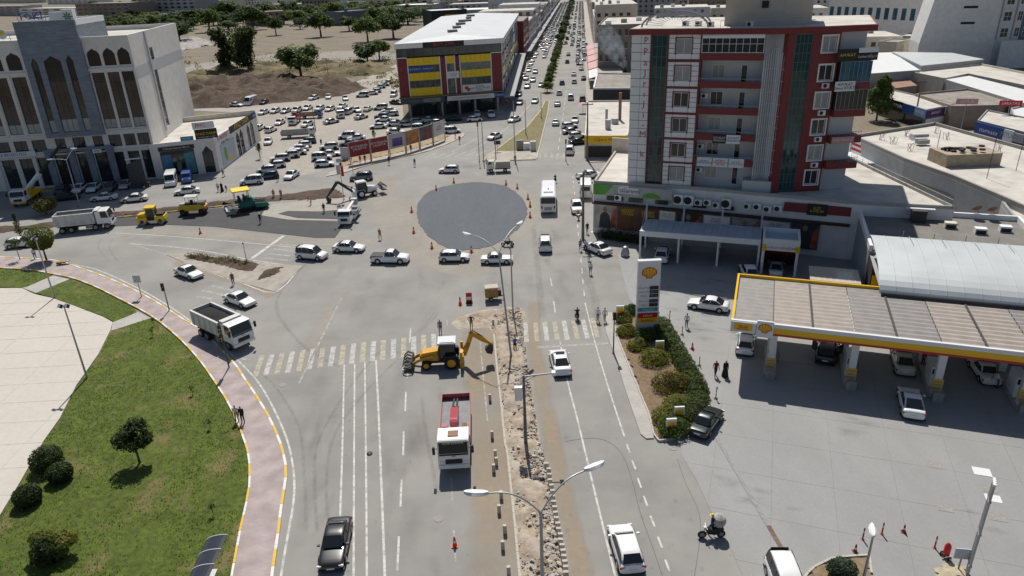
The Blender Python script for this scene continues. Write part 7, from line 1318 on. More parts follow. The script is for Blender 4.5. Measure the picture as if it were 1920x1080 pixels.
plant('sapling',38,488,'thin sapling beside the round tree',[((0,0,2.6),(.8,.8,.7))],(LF_O,LF_M),500,.18,(2.2,.05),'tree',seed=5)
for k,(x,y,s,l) in enumerate(((93,880,1.25,'largest of the three clipped round bushes at the plaza edge'),(117,902,.95,'middle bush of the three clipped round bushes at the plaza edge'),(57,946,1.0,'lowest bush of the three clipped round bushes at the plaza edge'))): plant('round_bush',x,y,l,[((0,0,s*.75),(s,s,s*.85))],(LF_D,LF_D,LF_M),3400,.17,(.5,.06),seed=10+k,lump=.1,dense=True,group='clipped round bushes')
plant('golden_shrub',92,1058,'golden and dark green shrub at the lower left corner',[((0,0,1.0),(.8,.8,1.0))],(LF_D,LF_D,LF_M),2000,.17,seed=20,dense=True); plant('golden_shrub',112,1042,'yellow tipped conifer fronds around the dark shrub',[((.6,0,1.3),(1.0,.8,.35)),((-.9,.1,1.5),(.8,.7,.35)),((0,-.3,.6),(.9,.7,.4))],(LF_Y,LF_Y,LF_L),1300,.2,seed=21,dense=True)
plant('cypress',38,442,'dark pointed cypress at the left verge',[((0,0,.8),(.65,.65,.8)),((0,0,2.0),(.5,.5,1.0)),((0,0,3.0),(.28,.28,.8))],(LF_D,LF_O),700,.15,(.6,.06),'tree',seed=22); plant('verge_bush',88,402,'yellow green round bush behind the four axle dump truck',[((0,0,1.7),(1.9,1.9,1.2))],(LF_Y,LF_O),3000,.24,(1.0,.1),seed=23,dense=True)
for k,(x,y,l) in enumerate(((290,612,'tiny sapling near the top of the lawn'),(362,742,'tiny sapling high on the right of the lawn'),(395,806,'tiny sapling near the lawn kerb'),(401,968,'tiny sapling above the bus shelter'),(287,632,'tiny stake plant on the lawn'))): plant('lawn_sapling',x,y,l,[((0,0,.8),(.25,.25,.35))],(LF_M,),120,.12,(.7,.02),seed=30+k,group='tiny lawn saplings')
HB=[(1180,590,.8,'D','dark shrub at the top of the station bed'),(1169,604,.75,'L','light shrub beside the orange totem'),(1174,628,.85,'Y','yellow green shrub left of the pylon foot'),(1194,655,.8,'Y','low yellow shrub below the pylon'),(1212,636,.9,'M','green shrub in the pylon shadow'),(1226,680,1.15,'Y','wide golden shrub in the middle of the bed'),(1256,728,1.35,'R','largest bronze green shrub in the bed'),(1252,790,1.1,'Y','yellow green shrub near the kerb corner'),(1270,768,1.0,'L','light shrub between the two low totems'),(1262,812,1.1,'M','green shrub at the low tip of the bed')]
HEDGE=gpx([(1238,614),(1256,645),(1272,672),(1286,697),(1300,722),(1309,745),(1306,768),(1292,792)])
HM={'D':(LF_D,LF_M),'L':(LF_L,LF_Y),'Y':(LF_Y,LF_L,LF_Y),'M':(LF_M,LF_L),'R':(LF_R,LF_O,LF_Y),'O':(LF_O,LF_M,LF_Y)}
for k,(x,y,s,m,l) in enumerate(HB): plant('hedge_shrub',x,y,l,[((0,0,.5*min(s,1.2)),(s*1.3,s*1.2,.6*min(s,1.3))),((s*.35,s*.2,.6),(s*.7,s*.7,.5))],HM[m],int(1700*s),.17,(.3,.05),seed=40+k,group='shrubs of the station bed',lump=.2,dense=True)
for k,p_ in enumerate(resample(spline(HEDGE,4),1.25)):
    rr=random.Random(200+k); r=empty('clipped_hedge',(p_[0],p_[1],.12),0,'clipped green hedge piece on the forecourt edge of the bed, %s from the pylon'%ordn(k+1),'hedge','clipped hedge of the station bed'); q=M(); leafcloud(q,(0,0,.5),(1.05,1.0,.55),1300,.17,rr,2,.12,seed=k,dense=True); ob('foliage',q,[LF_M,LF_O if k%3 else LF_L],r); ob('stem',trunk_mesh(.3,.04,3,rr),BARK,r)
for k in range(9): plant('wall_hedge',1130+k*9,446+k*1.5,'dark hedge clump at the foot of the posters, %s from the road'%ordn(k+1),[((0,0,.7),(.9,.7,.8))],(LF_D,LF_O),600,.19,seed=70+k,group='hedge below the posters',z=0)
for k in range(6): plant('wall_hedge',1512+k*14,470+k*1.6,'dark hedge clump right of the service bay, %s from the bay'%ordn(k+1),[((0,0,.7),(1.1,.7,.8))],(LF_D,LF_M),600,.19,seed=90+k,group='hedge behind the service bay',z=0)
plant('bluish_shrub',1577,1083,'blue green round shrub in the lower right bed',[((0,0,.6),(.95,.85,.65))],(LF_B,LF_B,LF_D),2400,.14,seed=101,lump=.15,dense=True)
for k,(x,y) in enumerate(((360,484),(390,487),(415,490),(440,493),(462,497),(378,484),(430,489))): plant('island_bush',x,y,'low ragged bush on the triangular island, %s from its left tip'%ordn(k+1),[((0,0,.35),(1.0,.6,.4))],(LF_O,GBR,LF_M),260,.17,seed=110+k,group='ragged island bushes')
for k in range(3): plant('garden_patch',1712+k*24,168+k,'green weeds in the yard behind the rusty shed, %s patch'%('left','middle','right')[k],[((0,0,1),(4,4,1.2))],(LF_L,LF_M),500,.5,seed=130+k,group='yard weeds',z=0)
# beds at the lower right
BED=gpx([(1505,1090),(1520,1068),(1563,1047),(1629,1043),(1636,1095)]); heap('planted_bed',BED,.1,.4,mat('bed_soil2',(.23,.17,.10),.95,var=.25,scale=3,world=True,bump=.6,bscale=12),z0=.08,edge=.2,seed=31); kerb('bed_kerb',gpx([(1505,1090),(1520,1068),(1563,1047),(1629,1043),(1636,1095)]),.8,KSTONE,KSTONE,w=.14,h=.16)
BED2=gpx([(1748,1090),(1752,1064),(1775,1056),(1812,1062),(1818,1092)]); heap('planted_bed',BED2,.14,.3,mat('bed_sand',(.42,.36,.25),.95,var=.25,scale=3,world=True),z0=.06,edge=.3,seed=33)
# turf: blades on the lawns (uncountable)
def inpoly(x,y,P):
    c=False
    for i in range(len(P)):
        x1,y1=P[i];x2,y2=P[i-1]
        if (y1>y)!=(y2>y) and x<(x2-x1)*(y-y1)/(y2-y1)+x1: c=not c
    return c
for li,P in enumerate(LAWNS):
    q=M(); xs=[p[0] for p in P]; ys=[p[1] for p in P]; n=int(abs(area(P))*(34 if li==2 else 26)); rr=random.Random(li)
    for k in range(n):
        x=rr.uniform(min(xs),max(xs)); y=rr.uniform(min(ys),max(ys))
        if not inpoly(x,y,P): continue
        d=mnoise.noise(Vector((x*.22,y*.22,li)))+.5*mnoise.noise(Vector((x*.8,y*.8,5)))
        if d<-.18 and rr.random()<.75: continue
        for b in range(2):
            a=rr.uniform(0,6.3); hgt_=rr.uniform(.05,.15); w2=.035; q.F([q.P((x-cos(a)*w2,y-sin(a)*w2,.135)),q.P((x+cos(a)*w2,y+sin(a)*w2,.135)),q.P((x+rr.uniform(-.06,.06),y+rr.uniform(-.06,.06),.14+hgt_))],1 if d<-.05 and rr.random()<.6 else 0)
    tag(ob('grass',q,[GBL,GBR]),('short grass on the far left corner lawn','short grass on the middle lawn by the path','short patchy grass on the big lawn')[li],'grass',None,'stuff')
# field: heaps, bank, weeds, rubble
heap('earth_heap',gpx([(312,172),(400,152),(520,148),(650,152),(692,165),(645,180),(560,190),(430,203),(325,203)]),3.8,1.4,CLAY,freq=.17,edge=6,seed=41,label=None)
heap('grassy_bank',gpx([(305,150),(420,128),(560,118),(700,120),(745,128),(720,140),(600,146),(480,146),(330,165)]),2.8,2.0,mat('dry_bank',(.185,.14,.07),.95,var=.35,scale=.35,world=True,bump=.6,bscale=2,tint=(.065,.06,.028),tscale=.16,tamt=.9,trange=(.42,.58)),freq=.11,edge=7,seed=43)
heap('rubble_heap',gpx([(288,92),(330,76),(390,74),(398,84),(340,96),(300,100)]),2.5,2.6,mat('rubble_grey',(.34,.32,.29),.95,var=.35,scale=.5,world=True,bump=.8,bscale=2),freq=.12,edge=5,seed=45)
sheet('field_track',gpx([(305,128),(420,112),(520,100),(660,95),(760,100),(760,112),(640,112),(500,116),(420,126),(310,146)]),-.02,mat('pale_track',(.30,.275,.24),.95,var=.12,scale=.3,world=True,var2=.15,scale2=.05))
A=G2(345,172); B=G2(413,166); ww=empty('concrete_wall',(*A,0),head(A,B),'long grey concrete wall stub in front of the earth heap','wall'); ob('wall_body',M().box(0,math.dist(A,B),0,.5,0,2.2),CONCD,ww)
q=M(); rr=random.Random(77)
for k in range(5200):
    x_,y_=rr.uniform(300,760),rr.uniform(98,160); g_=G(x_,y_); s=rr.uniform(.2,.5); a=rr.uniform(0,6.3)
    if mnoise.noise(Vector((g_.x*.03,g_.y*.03,9)))<-.05: continue
    for b in range(3): a+=2.1; q.F([q.P((g_.x+cos(a)*.12,g_.y+sin(a)*.12,-.03)),q.P((g_.x-cos(a)*.12,g_.y-sin(a)*.12,-.03)),q.P((g_.x+rr.uniform(-.3,.3),g_.y+rr.uniform(-.3,.3),s))],rr.choice((0,0,1)))
tag(ob('weeds',q,[GBR,LF_O]),'dry weeds over the field bank','weeds',None,'stuff')

q=M(); rr=random.Random(91)
for k in range(170):
    x_,y_=rr.uniform(300,760),rr.uniform(112,172); g_=G(x_,y_)
    if mnoise.noise(Vector((g_.x*.05,g_.y*.05,3)))<-.1: continue
    s=rr.uniform(.6,1.7); leafcloud(q,(g_.x,g_.y,1.2+.5*s),(s*1.3,s*1.3,s),42,.6,rr,3,.3,seed=k)
tag(ob('scrub',q,[LF_O,GBR,LF_D]),'low dry scrub over the field bank and the trench','scrub',None,'stuff')
# ------------------------------------------------------------------ people
SKIN=mat('skin',(.36,.22,.15),.6); HAIR=mat('dark_hair',(.025,.02,.018),.7); SHOE=mat('shoes',(.03,.028,.027),.6)
CL={k:mat('cloth_'+k,c,.85,var=.12,scale=6) for k,c in dict(white=(.70,.70,.72),grey=(.22,.23,.25),navy=(.03,.04,.08),black=(.02,.02,.022),orange=(.72,.13,.04),blue=(.07,.13,.32),jeans=(.06,.09,.16),red=(.36,.04,.035),brown=(.12,.07,.045),khaki=(.25,.22,.15),green=(.02,.16,.07),maroon=(.16,.02,.03)).items()}
def pose(kind):
    """joint positions (x forward, z up) and skin radii of a 1.72 m figure"""
    J={}; 
    def j(n,x,y,z,r,p): J[n]=(Vector((x,y,z)),r,p)
    bend={'stoop':.55,'ride':.12,'lean':.4}.get(kind,0.03); hz={'ride':.86,'stoop':.86}.get(kind,.95); hx={'stoop':-.12}.get(kind,0)
    def up(l): return (hx+sin(bend)*l,hz+cos(bend)*l)
    j('pelvis',hx,0,hz,.135,None); x,z=up(.2); j('waist',x,0,z,.125,'pelvis'); x,z=up(.40); j('chest',x,0,z,.145,'waist'); x,z=up(.53); j('neckb',x,0,z,.075,'chest'); x,z=up(.60); j('neck',x+.01,0,z,.052,'neckb'); j('head',x+.035,0,z+.085,.088,'neck'); j('crown',x+.03,0,z+.175,.07,'head')
    sx,sz=up(.49)
    st={'walk':(.28,-.26),'stand':(.03,-.03),'hips':(.06,-.05),'ride':(.45,.45),'stoop':(.12,-.05),'lean':(.05,-.1)}[kind]
    for s,(nm,k) in zip((-1,1),(('r',st[0]),('l',st[1]))):
        j(nm+'hip',hx,s*.095,hz-.06,.098,'pelvis'); 
        if kind=='ride': j(nm+'knee',.38,s*.2,.66,.068,nm+'hip'); j(nm+'ankle',.25,s*.2,.28,.045,nm+'knee'); j(nm+'toe',.42,s*.2,.24,.035,nm+'ankle')
        else: j(nm+'knee',hx*.5+k*.45+.02,s*.10,.50,.066,nm+'hip'); j(nm+'ankle',k*.9-.02,s*.105,.09+(.08 if k<-.2 else 0),.045,nm+'knee'); j(nm+'toe',k*.9+.14,s*.115,.045+(.03 if k<-.2 else 0),.035,nm+'ankle')
        j(nm+'sho',sx,s*.175,sz-.01,.062,'chest'); a={'walk':-k*.8,'stand':.02,'hips':-.06,'ride':.28,'stoop':.25,'lean':.3}[kind]
        if kind=='hips': j(nm+'elb',sx-.1,s*.37,sz-.24,.045,nm+'sho'); j(nm+'wri',sx+.04,s*.2,sz-.42,.034,nm+'elb'); j(nm+'han',sx+.1,s*.16,sz-.46,.03,nm+'wri')
        elif kind=='ride': j(nm+'elb',sx+.2,s*.28,sz-.2,.044,nm+'sho'); j(nm+'wri',sx+.42,s*.3,sz-.28,.034,nm+'elb'); j(nm+'han',sx+.5,s*.3,sz-.29,.03,nm+'wri')
        else: j(nm+'elb',sx+a*.45,s*.225,sz-.27,.045,nm+'sho'); j(nm+'wri',sx+a+.05,s*.235,sz-.50,.034,nm+'elb'); j(nm+'han',sx+a+.08,s*.225,sz-.60,.032,nm+'wri'); j(nm+'fin',sx+a+.11,s*.215,sz-.68,.018,nm+'han')
    return J
PM_={}
def person_mesh(kind):
    if kind in PM_: return PM_[kind]
    J=pose(kind); names=list(J); idx={n:i for i,n in enumerate(names)}
    me=bpy.data.meshes.new('person'); me.from_pydata([tuple(J[n][0]) for n in names],[(idx[n],idx[J[n][2]]) for n in names if J[n][2]],[])
    o=bpy.data.objects.new('person_tmp',me); col.objects.link(o); sk=o.modifiers.new('skin','SKIN'); sk.use_smooth_shade=True; sd=o.modifiers.new('sub','SUBSURF'); sd.levels=1; sd.render_levels=1
    for i,n in enumerate(names):
        r=J[n][1]; k=me.skin_vertices[0].data[i]; k.radius=(r,r*(1.25 if n in('chest','waist','pelvis') else 1)) if n!='crown' else (r,r); k.use_root=(n=='pelvis')
    dg=bpy.context.evaluated_depsgraph_get(); dg.update(); ev=o.evaluated_get(dg); out=bpy.data.meshes.new_from_object(ev); bpy.data.objects.remove(o)
    seg=[(J[n][0],J[J[n][2]][0],n) for n in names if J[n][2]]
    reg=[]
    for p in out.polygons:
        c=p.center; best=min(seg,key=lambda s:((s[0]+(s[1]-s[0])*max(0,min(1,(c-s[0]).dot(s[1]-s[0])/max(1e-6,(s[1]-s[0]).length_squared))))-c).length); n=best[2]
        hd=J['head'][0]
        if n in('head','neck','crown'): m=1 if (c.z>hd.z+.045 or (c.x<hd.x-.02 and c.z>hd.z-.06)) else 0
        elif n[1:] in ('knee','hip'): m=3
        elif n[1:]=='ankle': m=3
        elif n[1:]=='toe': m=4
        elif n=='waist' and c.z<J['pelvis'][0].z+.06: m=3
        elif n[1:] in('wri',): m=5
        elif n[1:] in('han','fin'): m=0
        else: m=2
        reg.append(m)
    out.polygons.foreach_set('use_smooth',[True]*len(reg)); PM_[kind]=(out,reg); return PM_[kind]
def person(px,py,deg,kind,shirt,legs,label,sleeve=False,hat=None,dress=False,z=.02,group=None,bag=None,h=1.0,z2=None):
    src,reg=person_mesh(kind); me=src.copy(); me.materials.clear()
    for m in (SKIN,CL['black'] if dress else HAIR,CL[shirt],CL[legs],SHOE,CL[shirt] if sleeve or dress else SKIN): me.materials.append(m)
    me.polygons.foreach_set('material_index',reg); p=G(px,py); o=bpy.data.objects.new('person',me); col.objects.link(o); o.location=(p.x,p.y,z); o.rotation_euler=(0,0,R(deg)); o.scale=(h,h,h); tag(o,label,'person',group); J=pose(kind)
    if hat: hd=J['head'][0]; q=M(); q.lathe([(.118,.02),(.112,.075),(.09,.12),(.05,.15),(.0,.16)],12,0,(hd.x,0,hd.z+.03)); q.lathe([(.15,.0),(.15,.02)],12,0,(hd.x+.02,0,hd.z+.035)); ob('helmet',q,hat,o,smooth=True)
    if dress: q=M(); q.lathe([(.33,.06),(.27,.5),(.19,.95),(.23,1.3),(.13,1.48)],12); ob('robe',q,CL[shirt],o,smooth=True)
    if bag: q=M(); q.lathe([(.02,-.45),(.34,-.35),(.48,0),(.42,.35),(.15,.55),(.02,.58)],12,0,(-.42,-.12,1.15)); ob('sack',q,bag,o,smooth=True)
    return o
PE=[(713,449,80,'walk','orange','jeans','worker in orange shirt walking on the junction'),(489,419,-70,'walk','navy','navy','worker in dark clothes with white cap on the fresh strip','cap'),(514,372,-80,'stand','orange','jeans','worker in orange vest, left of the pair on the verge'),(528,372,-95,'stand','orange','jeans','worker in orange vest, right of the pair on the verge'),(608,399,-60,'stand','navy','black','worker with pale cap beside the hot asphalt','cap'),(583,384,200,'stoop','orange','grey','stooping worker in orange behind the milled patch'),(659,386,-90,'stand','orange','black','worker in orange vest before the white backhoe'),(826,626,-100,'stand','grey','navy','man in grey shirt behind the yellow backhoe cab'),(884,617,-90,'hips','brown','brown','man with white helmet, hands on hips, at the pit','cap'),(966,658,80,'stoop','blue','black','man in blue shirt working in the dug median'),(1107,514,-95,'walk','white','navy','man in white shirt walking on the right lane'),(1088,470,-80,'stand','grey','black','man in grey at the nose of the white sedan'),(1098,471,-80,'stand','white','jeans','man in white at the nose of the white sedan'),(1104,488,85,'stand','black','black','man in black beside the white sedan'),(1101,438,-90,'walk','black','black','man in black walking past the utility pole'),(1121,603,90,'walk','white','jeans','man in white tee, left of the two walkers near the hedge'),(1134,604,95,'walk','white','grey','man with raised arm, right of the two walkers near the hedge'),(1287,615,80,'walk','white','navy','man in white shirt crossing the forecourt'),(1341,706,-90,'walk','maroon','black','woman in maroon top on the forecourt','scarf'),(1568,682,170,'stand','black','black','attendant in black beside the black car'),(1729,688,200,'stand','red','maroon','attendant in red by the third pump'),(1893,712,200,'stand','red','maroon','attendant in red by the fourth pump'),(1868,728,150,'lean','white','jeans','man in white leaning on the old white car'),(446,793,-75,'stand','white','khaki','person in white top and khaki trousers on the lawn kerb'),(457,795,-100,'stand','black','black','person in black beside the one in white top'),(438,534,-70,'stand','brown','brown','man in brown at the triangular island'),(67,486,-60,'walk','white','jeans','man in pale shirt near the round tree'),(410,359,-80,'stand','white','navy','man in white beside the robed woman on the service road'),(425,359,-80,'stand','brown','brown','child beside the robed woman','kid'),(419,331,20,'walk','blue','jeans','boy in blue on the annexe pavement'),(676,307,-80,'stand','brown','khaki','person in brown in front of the first red billboard'),(685,306,-60,'walk','black','black','person in black walking past the first red billboard'),(730,309,-90,'walk','navy','navy','person in navy on the billboard kerb'),(771,286,-80,'stand','black','black','person in black under the brown billboard'),(778,312,-100,'walk','blue','navy','person in blue stepping onto the road below the billboards'),(854,259,-80,'stand','red','grey','person in red at the end of the billboards'),(862,269,-80,'walk','navy','navy','person in navy at the far kerb corner'),(966,306,-70,'walk','green','black','person in green at the island lamp post'),(521,340,-80,'stand','navy','black','person in navy beside the dark blue parked car'),(603,274,-90,'walk','black','black','person in black in the lot before the white off-roader'),(640,319,-40,'walk','black','black','person in black at the lot entrance'),(1180,290,-90,'stand','white','black','customer in white under the eatery sign')]
for t in PE:
    x,y,d,k,s,l_,lb_=t[:7]; ex=t[7] if len(t)>7 else None
    person(x,y,d,k,s,l_,lb_,sleeve=s in('navy','black','brown'),hat=CL['white'] if ex=='cap' else None,h=.72 if ex=='kid' else 1.0,z=.13 if (x<500 and y>700 or (660<x<870 and y<310)) else .02)
person(1359,706,-90,'stand','black','black','woman in long black robe on the forecourt',dress=True); person(417,359,-85,'stand','black','black','woman in long black robe on the service road',dress=True)
person(1334,1003,170,'walk','navy','navy','man with yellow cap carrying a huge white sack beside the cart',hat=YELPL,bag=mat('sack_white',(.36,.36,.36),.85,var=.3,scale=3))
for x,y,d,s,l in ((952,462,172,'white','rider in white on the motorcycle by the fresh circle'),(1082,599,92,'black','rider in black on the scooter before the crossing'),(1041,342,88,'black','rider in black on the motorcycle beyond the bus'),(1084,412,265,'grey','rider in grey on the scooter at the kerb')):
    p=person(x,y,d,'ride',s,'navy',l,z=.01); p.location.z=-.03
    a=R(d); p.location.x-=cos(a)*.3; p.location.y-=sin(a)*.3
for k in range(30):
    y=205+rnd.random()*210; x=av(y,-11.2+rnd.uniform(-1.8,.6))[0]; o=person(960,300,rnd.choice((85,265)),rnd.choice(('walk','stand')),rnd.choice(('black','grey','white','navy','red')),rnd.choice(('black','navy','jeans')),'one of the small figures on the shaded pavement beside the gym',group='people on the gym pavement'); o.location=(x,y,.13)
# ------------------------------------------------------------------ lamps, poles, signals
def pole(name,base,h,label,r=.09,m=GALV,cat='lamp post',lean=(0,0)):
    b=G(*base) if len(base)==2 and base[1]>40 and base[0]>40 else Vector((base[0],base[1],0)); o=empty(name,(b.x,b.y,0),0,label,cat); q=M(); q.tube([(0,0,0),(lean[0]*.5,lean[1]*.5,h*.5),(lean[0],lean[1],h)],[r*1.3,r,r*.75],8); ob('post',q,m,o,smooth=True); ob('foot_plate',M().box(-r*2.4,r*2.4,-r*2.4,r*2.4,.0,.12),CONCD,o); return o
def lamphead(par,p,az,s=1.0):
    q=M(); L=.55*s; q.loft([[(x*s,-w*s*cos(0),z*s) for w,z in ((k*.16,0),(k*.19,.05),(k*.10,.13),(-k*.10,.13),(-k*.19,.05),(-k*.16,0))] for x,k in ((-.45,.3),(-.25,.9),(.15,1.0),(.42,.7),(.52,.2))]); o=ob('lamp_head',q,mat('lamp_shell',(.74,.74,.73),.45,var=.04),par,p,az,smooth=True); ob('lens',M().box(-.2*s,.35*s,-.12*s,.12*s,-.04*s,-.002),LAMPW,o); return o
def arm(par,p0,p1,bow,m=GALV):
    a,b=Vector(p0),Vector(p1); q=M(); q.tube([a+(b-a)*t+Vector((0,0,bow*sin(pi*t*.5)*(1-t)*2)) for t in [k/8 for k in range(9)]],.045,6); return ob('arm',q,m,par,smooth=True)
# near double lamp: the fork stands at 9 m
F=G(1014,962,9.0); nl=pole('double_lamp_post',(F.x,F.y),9.0,'tall double armed street lamp in the dug median nearest the viewer',r=.11)
for px,py,z in ((905,926,10.2),(1104,880,10.6)): H=G(px,py,z); d=Vector((H.x-F.x,H.y-F.y)); az=math.atan2(d.y,d.x); arm(nl,(0,0,9.0),(d.x,d.y,z),.9); lamphead(nl,(d.x+cos(az)*.3,d.y+sin(az)*.3,z),az,1.35)
b=G(959,672); F=G(935,476,10.6); ml=pole('double_lamp_post',(959,672),10.6,'double armed street lamp beside the pit below the fresh circle',lean=(F.x-b.x,F.y-b.y))
for px,py,z in ((876,440,11.6),(974,420,12.2)): H=G(px,py,z); d=Vector((H.x-F.x,H.y-F.y)); az=math.atan2(d.y,d.x); arm(ml,(F.x-b.x,F.y-b.y,10.6),(H.x-b.x,H.y-b.y,z),.8); lamphead(ml,(H.x-b.x,H.y-b.y,z),az,1.25)
pole('signal_mast',(962,588),hgt((962,588),456),'bare grey mast standing behind the double lamp',r=.08,cat='mast')
cm_=pole('camera_mast',(986,836),hgt((986,836),704),'dark camera mast with side arm in the dug median',r=.12,m=mat('mast_grey',(.14,.14,.145),.6),cat='mast'); zt=hgt((986,836),704)
q=M(); q.tube([(0,0,zt-.1),(2.3,.1,zt+.05)],.06,6); q.tube([(0,0,zt-.5),(1.2,.05,zt)],.04,5); ob('arm',q,GALV,cm_); ob('camera',M().box(2.2,2.5,-.12,.3,zt-.1,zt+.2),WHITEP,cm_); ob('control_cabinet',M().box(-.75,-.15,-.2,.15,zt-2.2,zt-1.0),CLADW,cm_)
for x,y,t,l in ((164,711,572,'plaza floodlight post at the lawn edge, nearer one'),(103,560,447,'plaza floodlight post at the lawn edge, farther one')):
    h=hgt((x,y),t); p=pole('floodlight_post',(x,y),h,l,r=.08); 
    for dx in (-.35,.3): o=ob('floodlight',M().box(-.22,.22,-.12,.12,-.18,.18),DSTEEL,p,(dx,0,h-.1)); o.rotation_euler=(R(-35),0,R(-30)); ob('lens',M().box(-.18,.18,-.135,-.122,-.14,.14),LAMPW,o)
    ob('cross_bar',M().box(-.5,.45,-.03,.03,h-.25,h-.18),GALV,p)
h=hgt((150,387),300); p=pole('double_lamp_post',(150,387),h,'slim double lamp in front of the office block in shade'); 
for dx,dz in ((-2.6,.2),(1.9,1.9)): arm(p,(0,0,h),(dx,-.2,h+dz),.2,CLADW); lamphead(p,(dx,-.2,h+dz),0 if dx>0 else pi,1.2)
def sigpost(px,py,t,label,heads,z=.12,m=mat('post_dark',(.09,.09,.09),.6)):
    h=hgt((px,py),t); p=pole('traffic_signal',(px,py),h,label,r=.06,m=m,cat='traffic signal')
    for dz,az in heads:
        o=ob('signal_head',M().box(-.16,.16,-.1,.1,-.42,.42),BLK,p,(0,-.2,h-.3-dz),az)
        for k in range(3): q=M(); q.tube([(0,-.13,-.26+k*.26),(0,-.1,-.26+k*.26)],.09,8); ob('signal_lens',q,(SGG,YELC,SHR)[k],o)
    return p
sigpost(318,584,532,'traffic signal post on the pink pavement',((0,0),(.1,1.2))); sigpost(430,691,600,'twin headed traffic signal beside the dump truck',((.6,.3),(1.6,.3))); sigpost(1150,662,586,'traffic signal post at the station pavement strip',((0,pi),)); sigpost(899,303,228,'slim signal post on the dry traffic island',((.2,0),)); sigpost(1061,302,262,'signal post at the eatery corner',((0,0),))
def signpost(px,py,t,label,w,hh,m,txt=None,tm=None):
    h=hgt((px,py),t); p=pole('sign_post',(px,py),h,label,r=.05,cat='sign'); o=ob('sign_plate',M().box(-w/2,w/2,-.07,-.03,h-hh,h+.05),m,p); 
    if txt: text(txt,hh*.4,tm,o,(0,-.085,h-hh/2))
    return p
signpost(266,558,517,'grey back of a road sign on the pink pavement',.9,.9,CLADG); signpost(38,489,450,'thin sign post beside the sapling',.5,.5,CLADG); signpost(463,493,455,'bare post on the triangular island',.16,.2,DSTEEL); signpost(933,285,264,'small dark direction board on the dry island',1.4,.8,DSTEEL); p=signpost(645,374,298,'leaning post with red vertical sign at the verge end',.9,.6,CLADG); ob('red_sign',M().box(.15,.6,-.12,-.06,4.2,6.0),SHR,p); ob('white_sign',M().box(-.6,.0,-.12,-.06,4.6,6.2),CLADG,p); signpost(663,331,296,'thin post beside the dark crossover',.2,.3,DSTEEL); signpost(421,331,318,'small sign on the annexe pavement',.4,.5,CLADW)
for x,y,t,l in ((907,303,224,'lamp post at the left tip of the dry island'),(966,302,190,'tall lamp post on the dry island corner'),(986,252,188,'lamp post on the long edge of the dry island'),(1015,222,172,'lamp post at the far end of the dry island'),(930,302,250,'thin post beside the small lorry'),(592,246,200,'tall brown pole in the middle of the lot'),(617,152,108,'old wooden pole in the dry field')): pole('lamp_post',(x,y),hgt((x,y),t),l,r=.09,m=BARK if 'wood' in l or 'brown' in l else GALV)
ep=[((1093,449),322,'weathered utility pole beside the white sedan'),((1101,300),192,'utility pole at the eatery corner'),((1713,235),150,'utility pole behind the corner shops')]
for b_,t,l in ep:
    h=hgt(b_,t); p=pole('utility_pole',b_,h,l,r=.17,m=mat('weathered_pole',(.20,.175,.15),.9,var=.2),cat='utility pole'); ob('cross_arm',M().box(-1.1,1.1,-.06,.06,h-.5,h-.35),DSTEEL,p)
    for k in range(3): q=M(); q.tube([(-.9+k*.9,0,h-.35),(-.9+k*.9,0,h-.1)],.06,6); ob('insulator',q,CLADG,p)
rl=pole('street_lamp',(1722,352),hgt((1722,352),326),'small street lamp in the alley behind the apartment',r=.07); h=hgt((1722,352),326); arm(rl,(0,0,h),(1.6,0,h+.3),.1); lamphead(rl,(1.6,0,h+.3),0,1.1)
lp=pole('street_lamp',(1618,1090),hgt((1618,1090),1003),'grey lamp with dark head in the lower right bed',r=.08); h=hgt((1618,1090),1003); lamphead(lp,(.1,.3,h),R(70),1.2)
vp=empty('vent_pipes',(*G2(1812,1085),0),R(60),'row of four tall grey vent pipes at the lower right','pipes')
hv=7.2; F=G(1852,930,hv); b=G(1812,1085); dx=Vector((F.x-b.x,F.y-b.y)); 
for k in range(4): q=M(); q.tube([(k*.2,0,0),(k*.2,0,hv)],.07,8); o=ob('vent_pipe',q,GALV,vp); q=M(); q.tube([(k*.2,0,hv),(k*.2,0,hv+.15)],.1,8); ob('pipe_cap',q,CLADW,vp)
for z in (1,3.5,6): ob('pipe_clamp',M().box(-.1,.7,-.09,.09,z,z+.08),STEEL,vp)
nb=empty('notice_stand',(*G2(1797,1070),0),R(-10),'small grey notice board on a stand beside the vent pipes','sign'); ob('board',M().box(-.5,.5,-.03,.03,1.0,1.8),CLADG,nb); ob('post',M().box(-.04,.04,.03,.1,0,1.5),STEEL,nb)
fe=empty('fire_extinguisher',(*G2(1772,1046),0),R(20),'red wheeled fire extinguisher at the lower right','extinguisher'); q=M(); q.lathe([(.16,.25),(.2,.3),(.2,1.0),(.12,1.15),(.05,1.25)],12); ob('cylinder',q,SHR,fe,smooth=True); ob('axle',M().box(-.3,.3,-.05,.05,.15,.2),BLK,fe); wheel(fe,0,-.3,.16,.06); wheel(fe,0,.3,.16,.06)
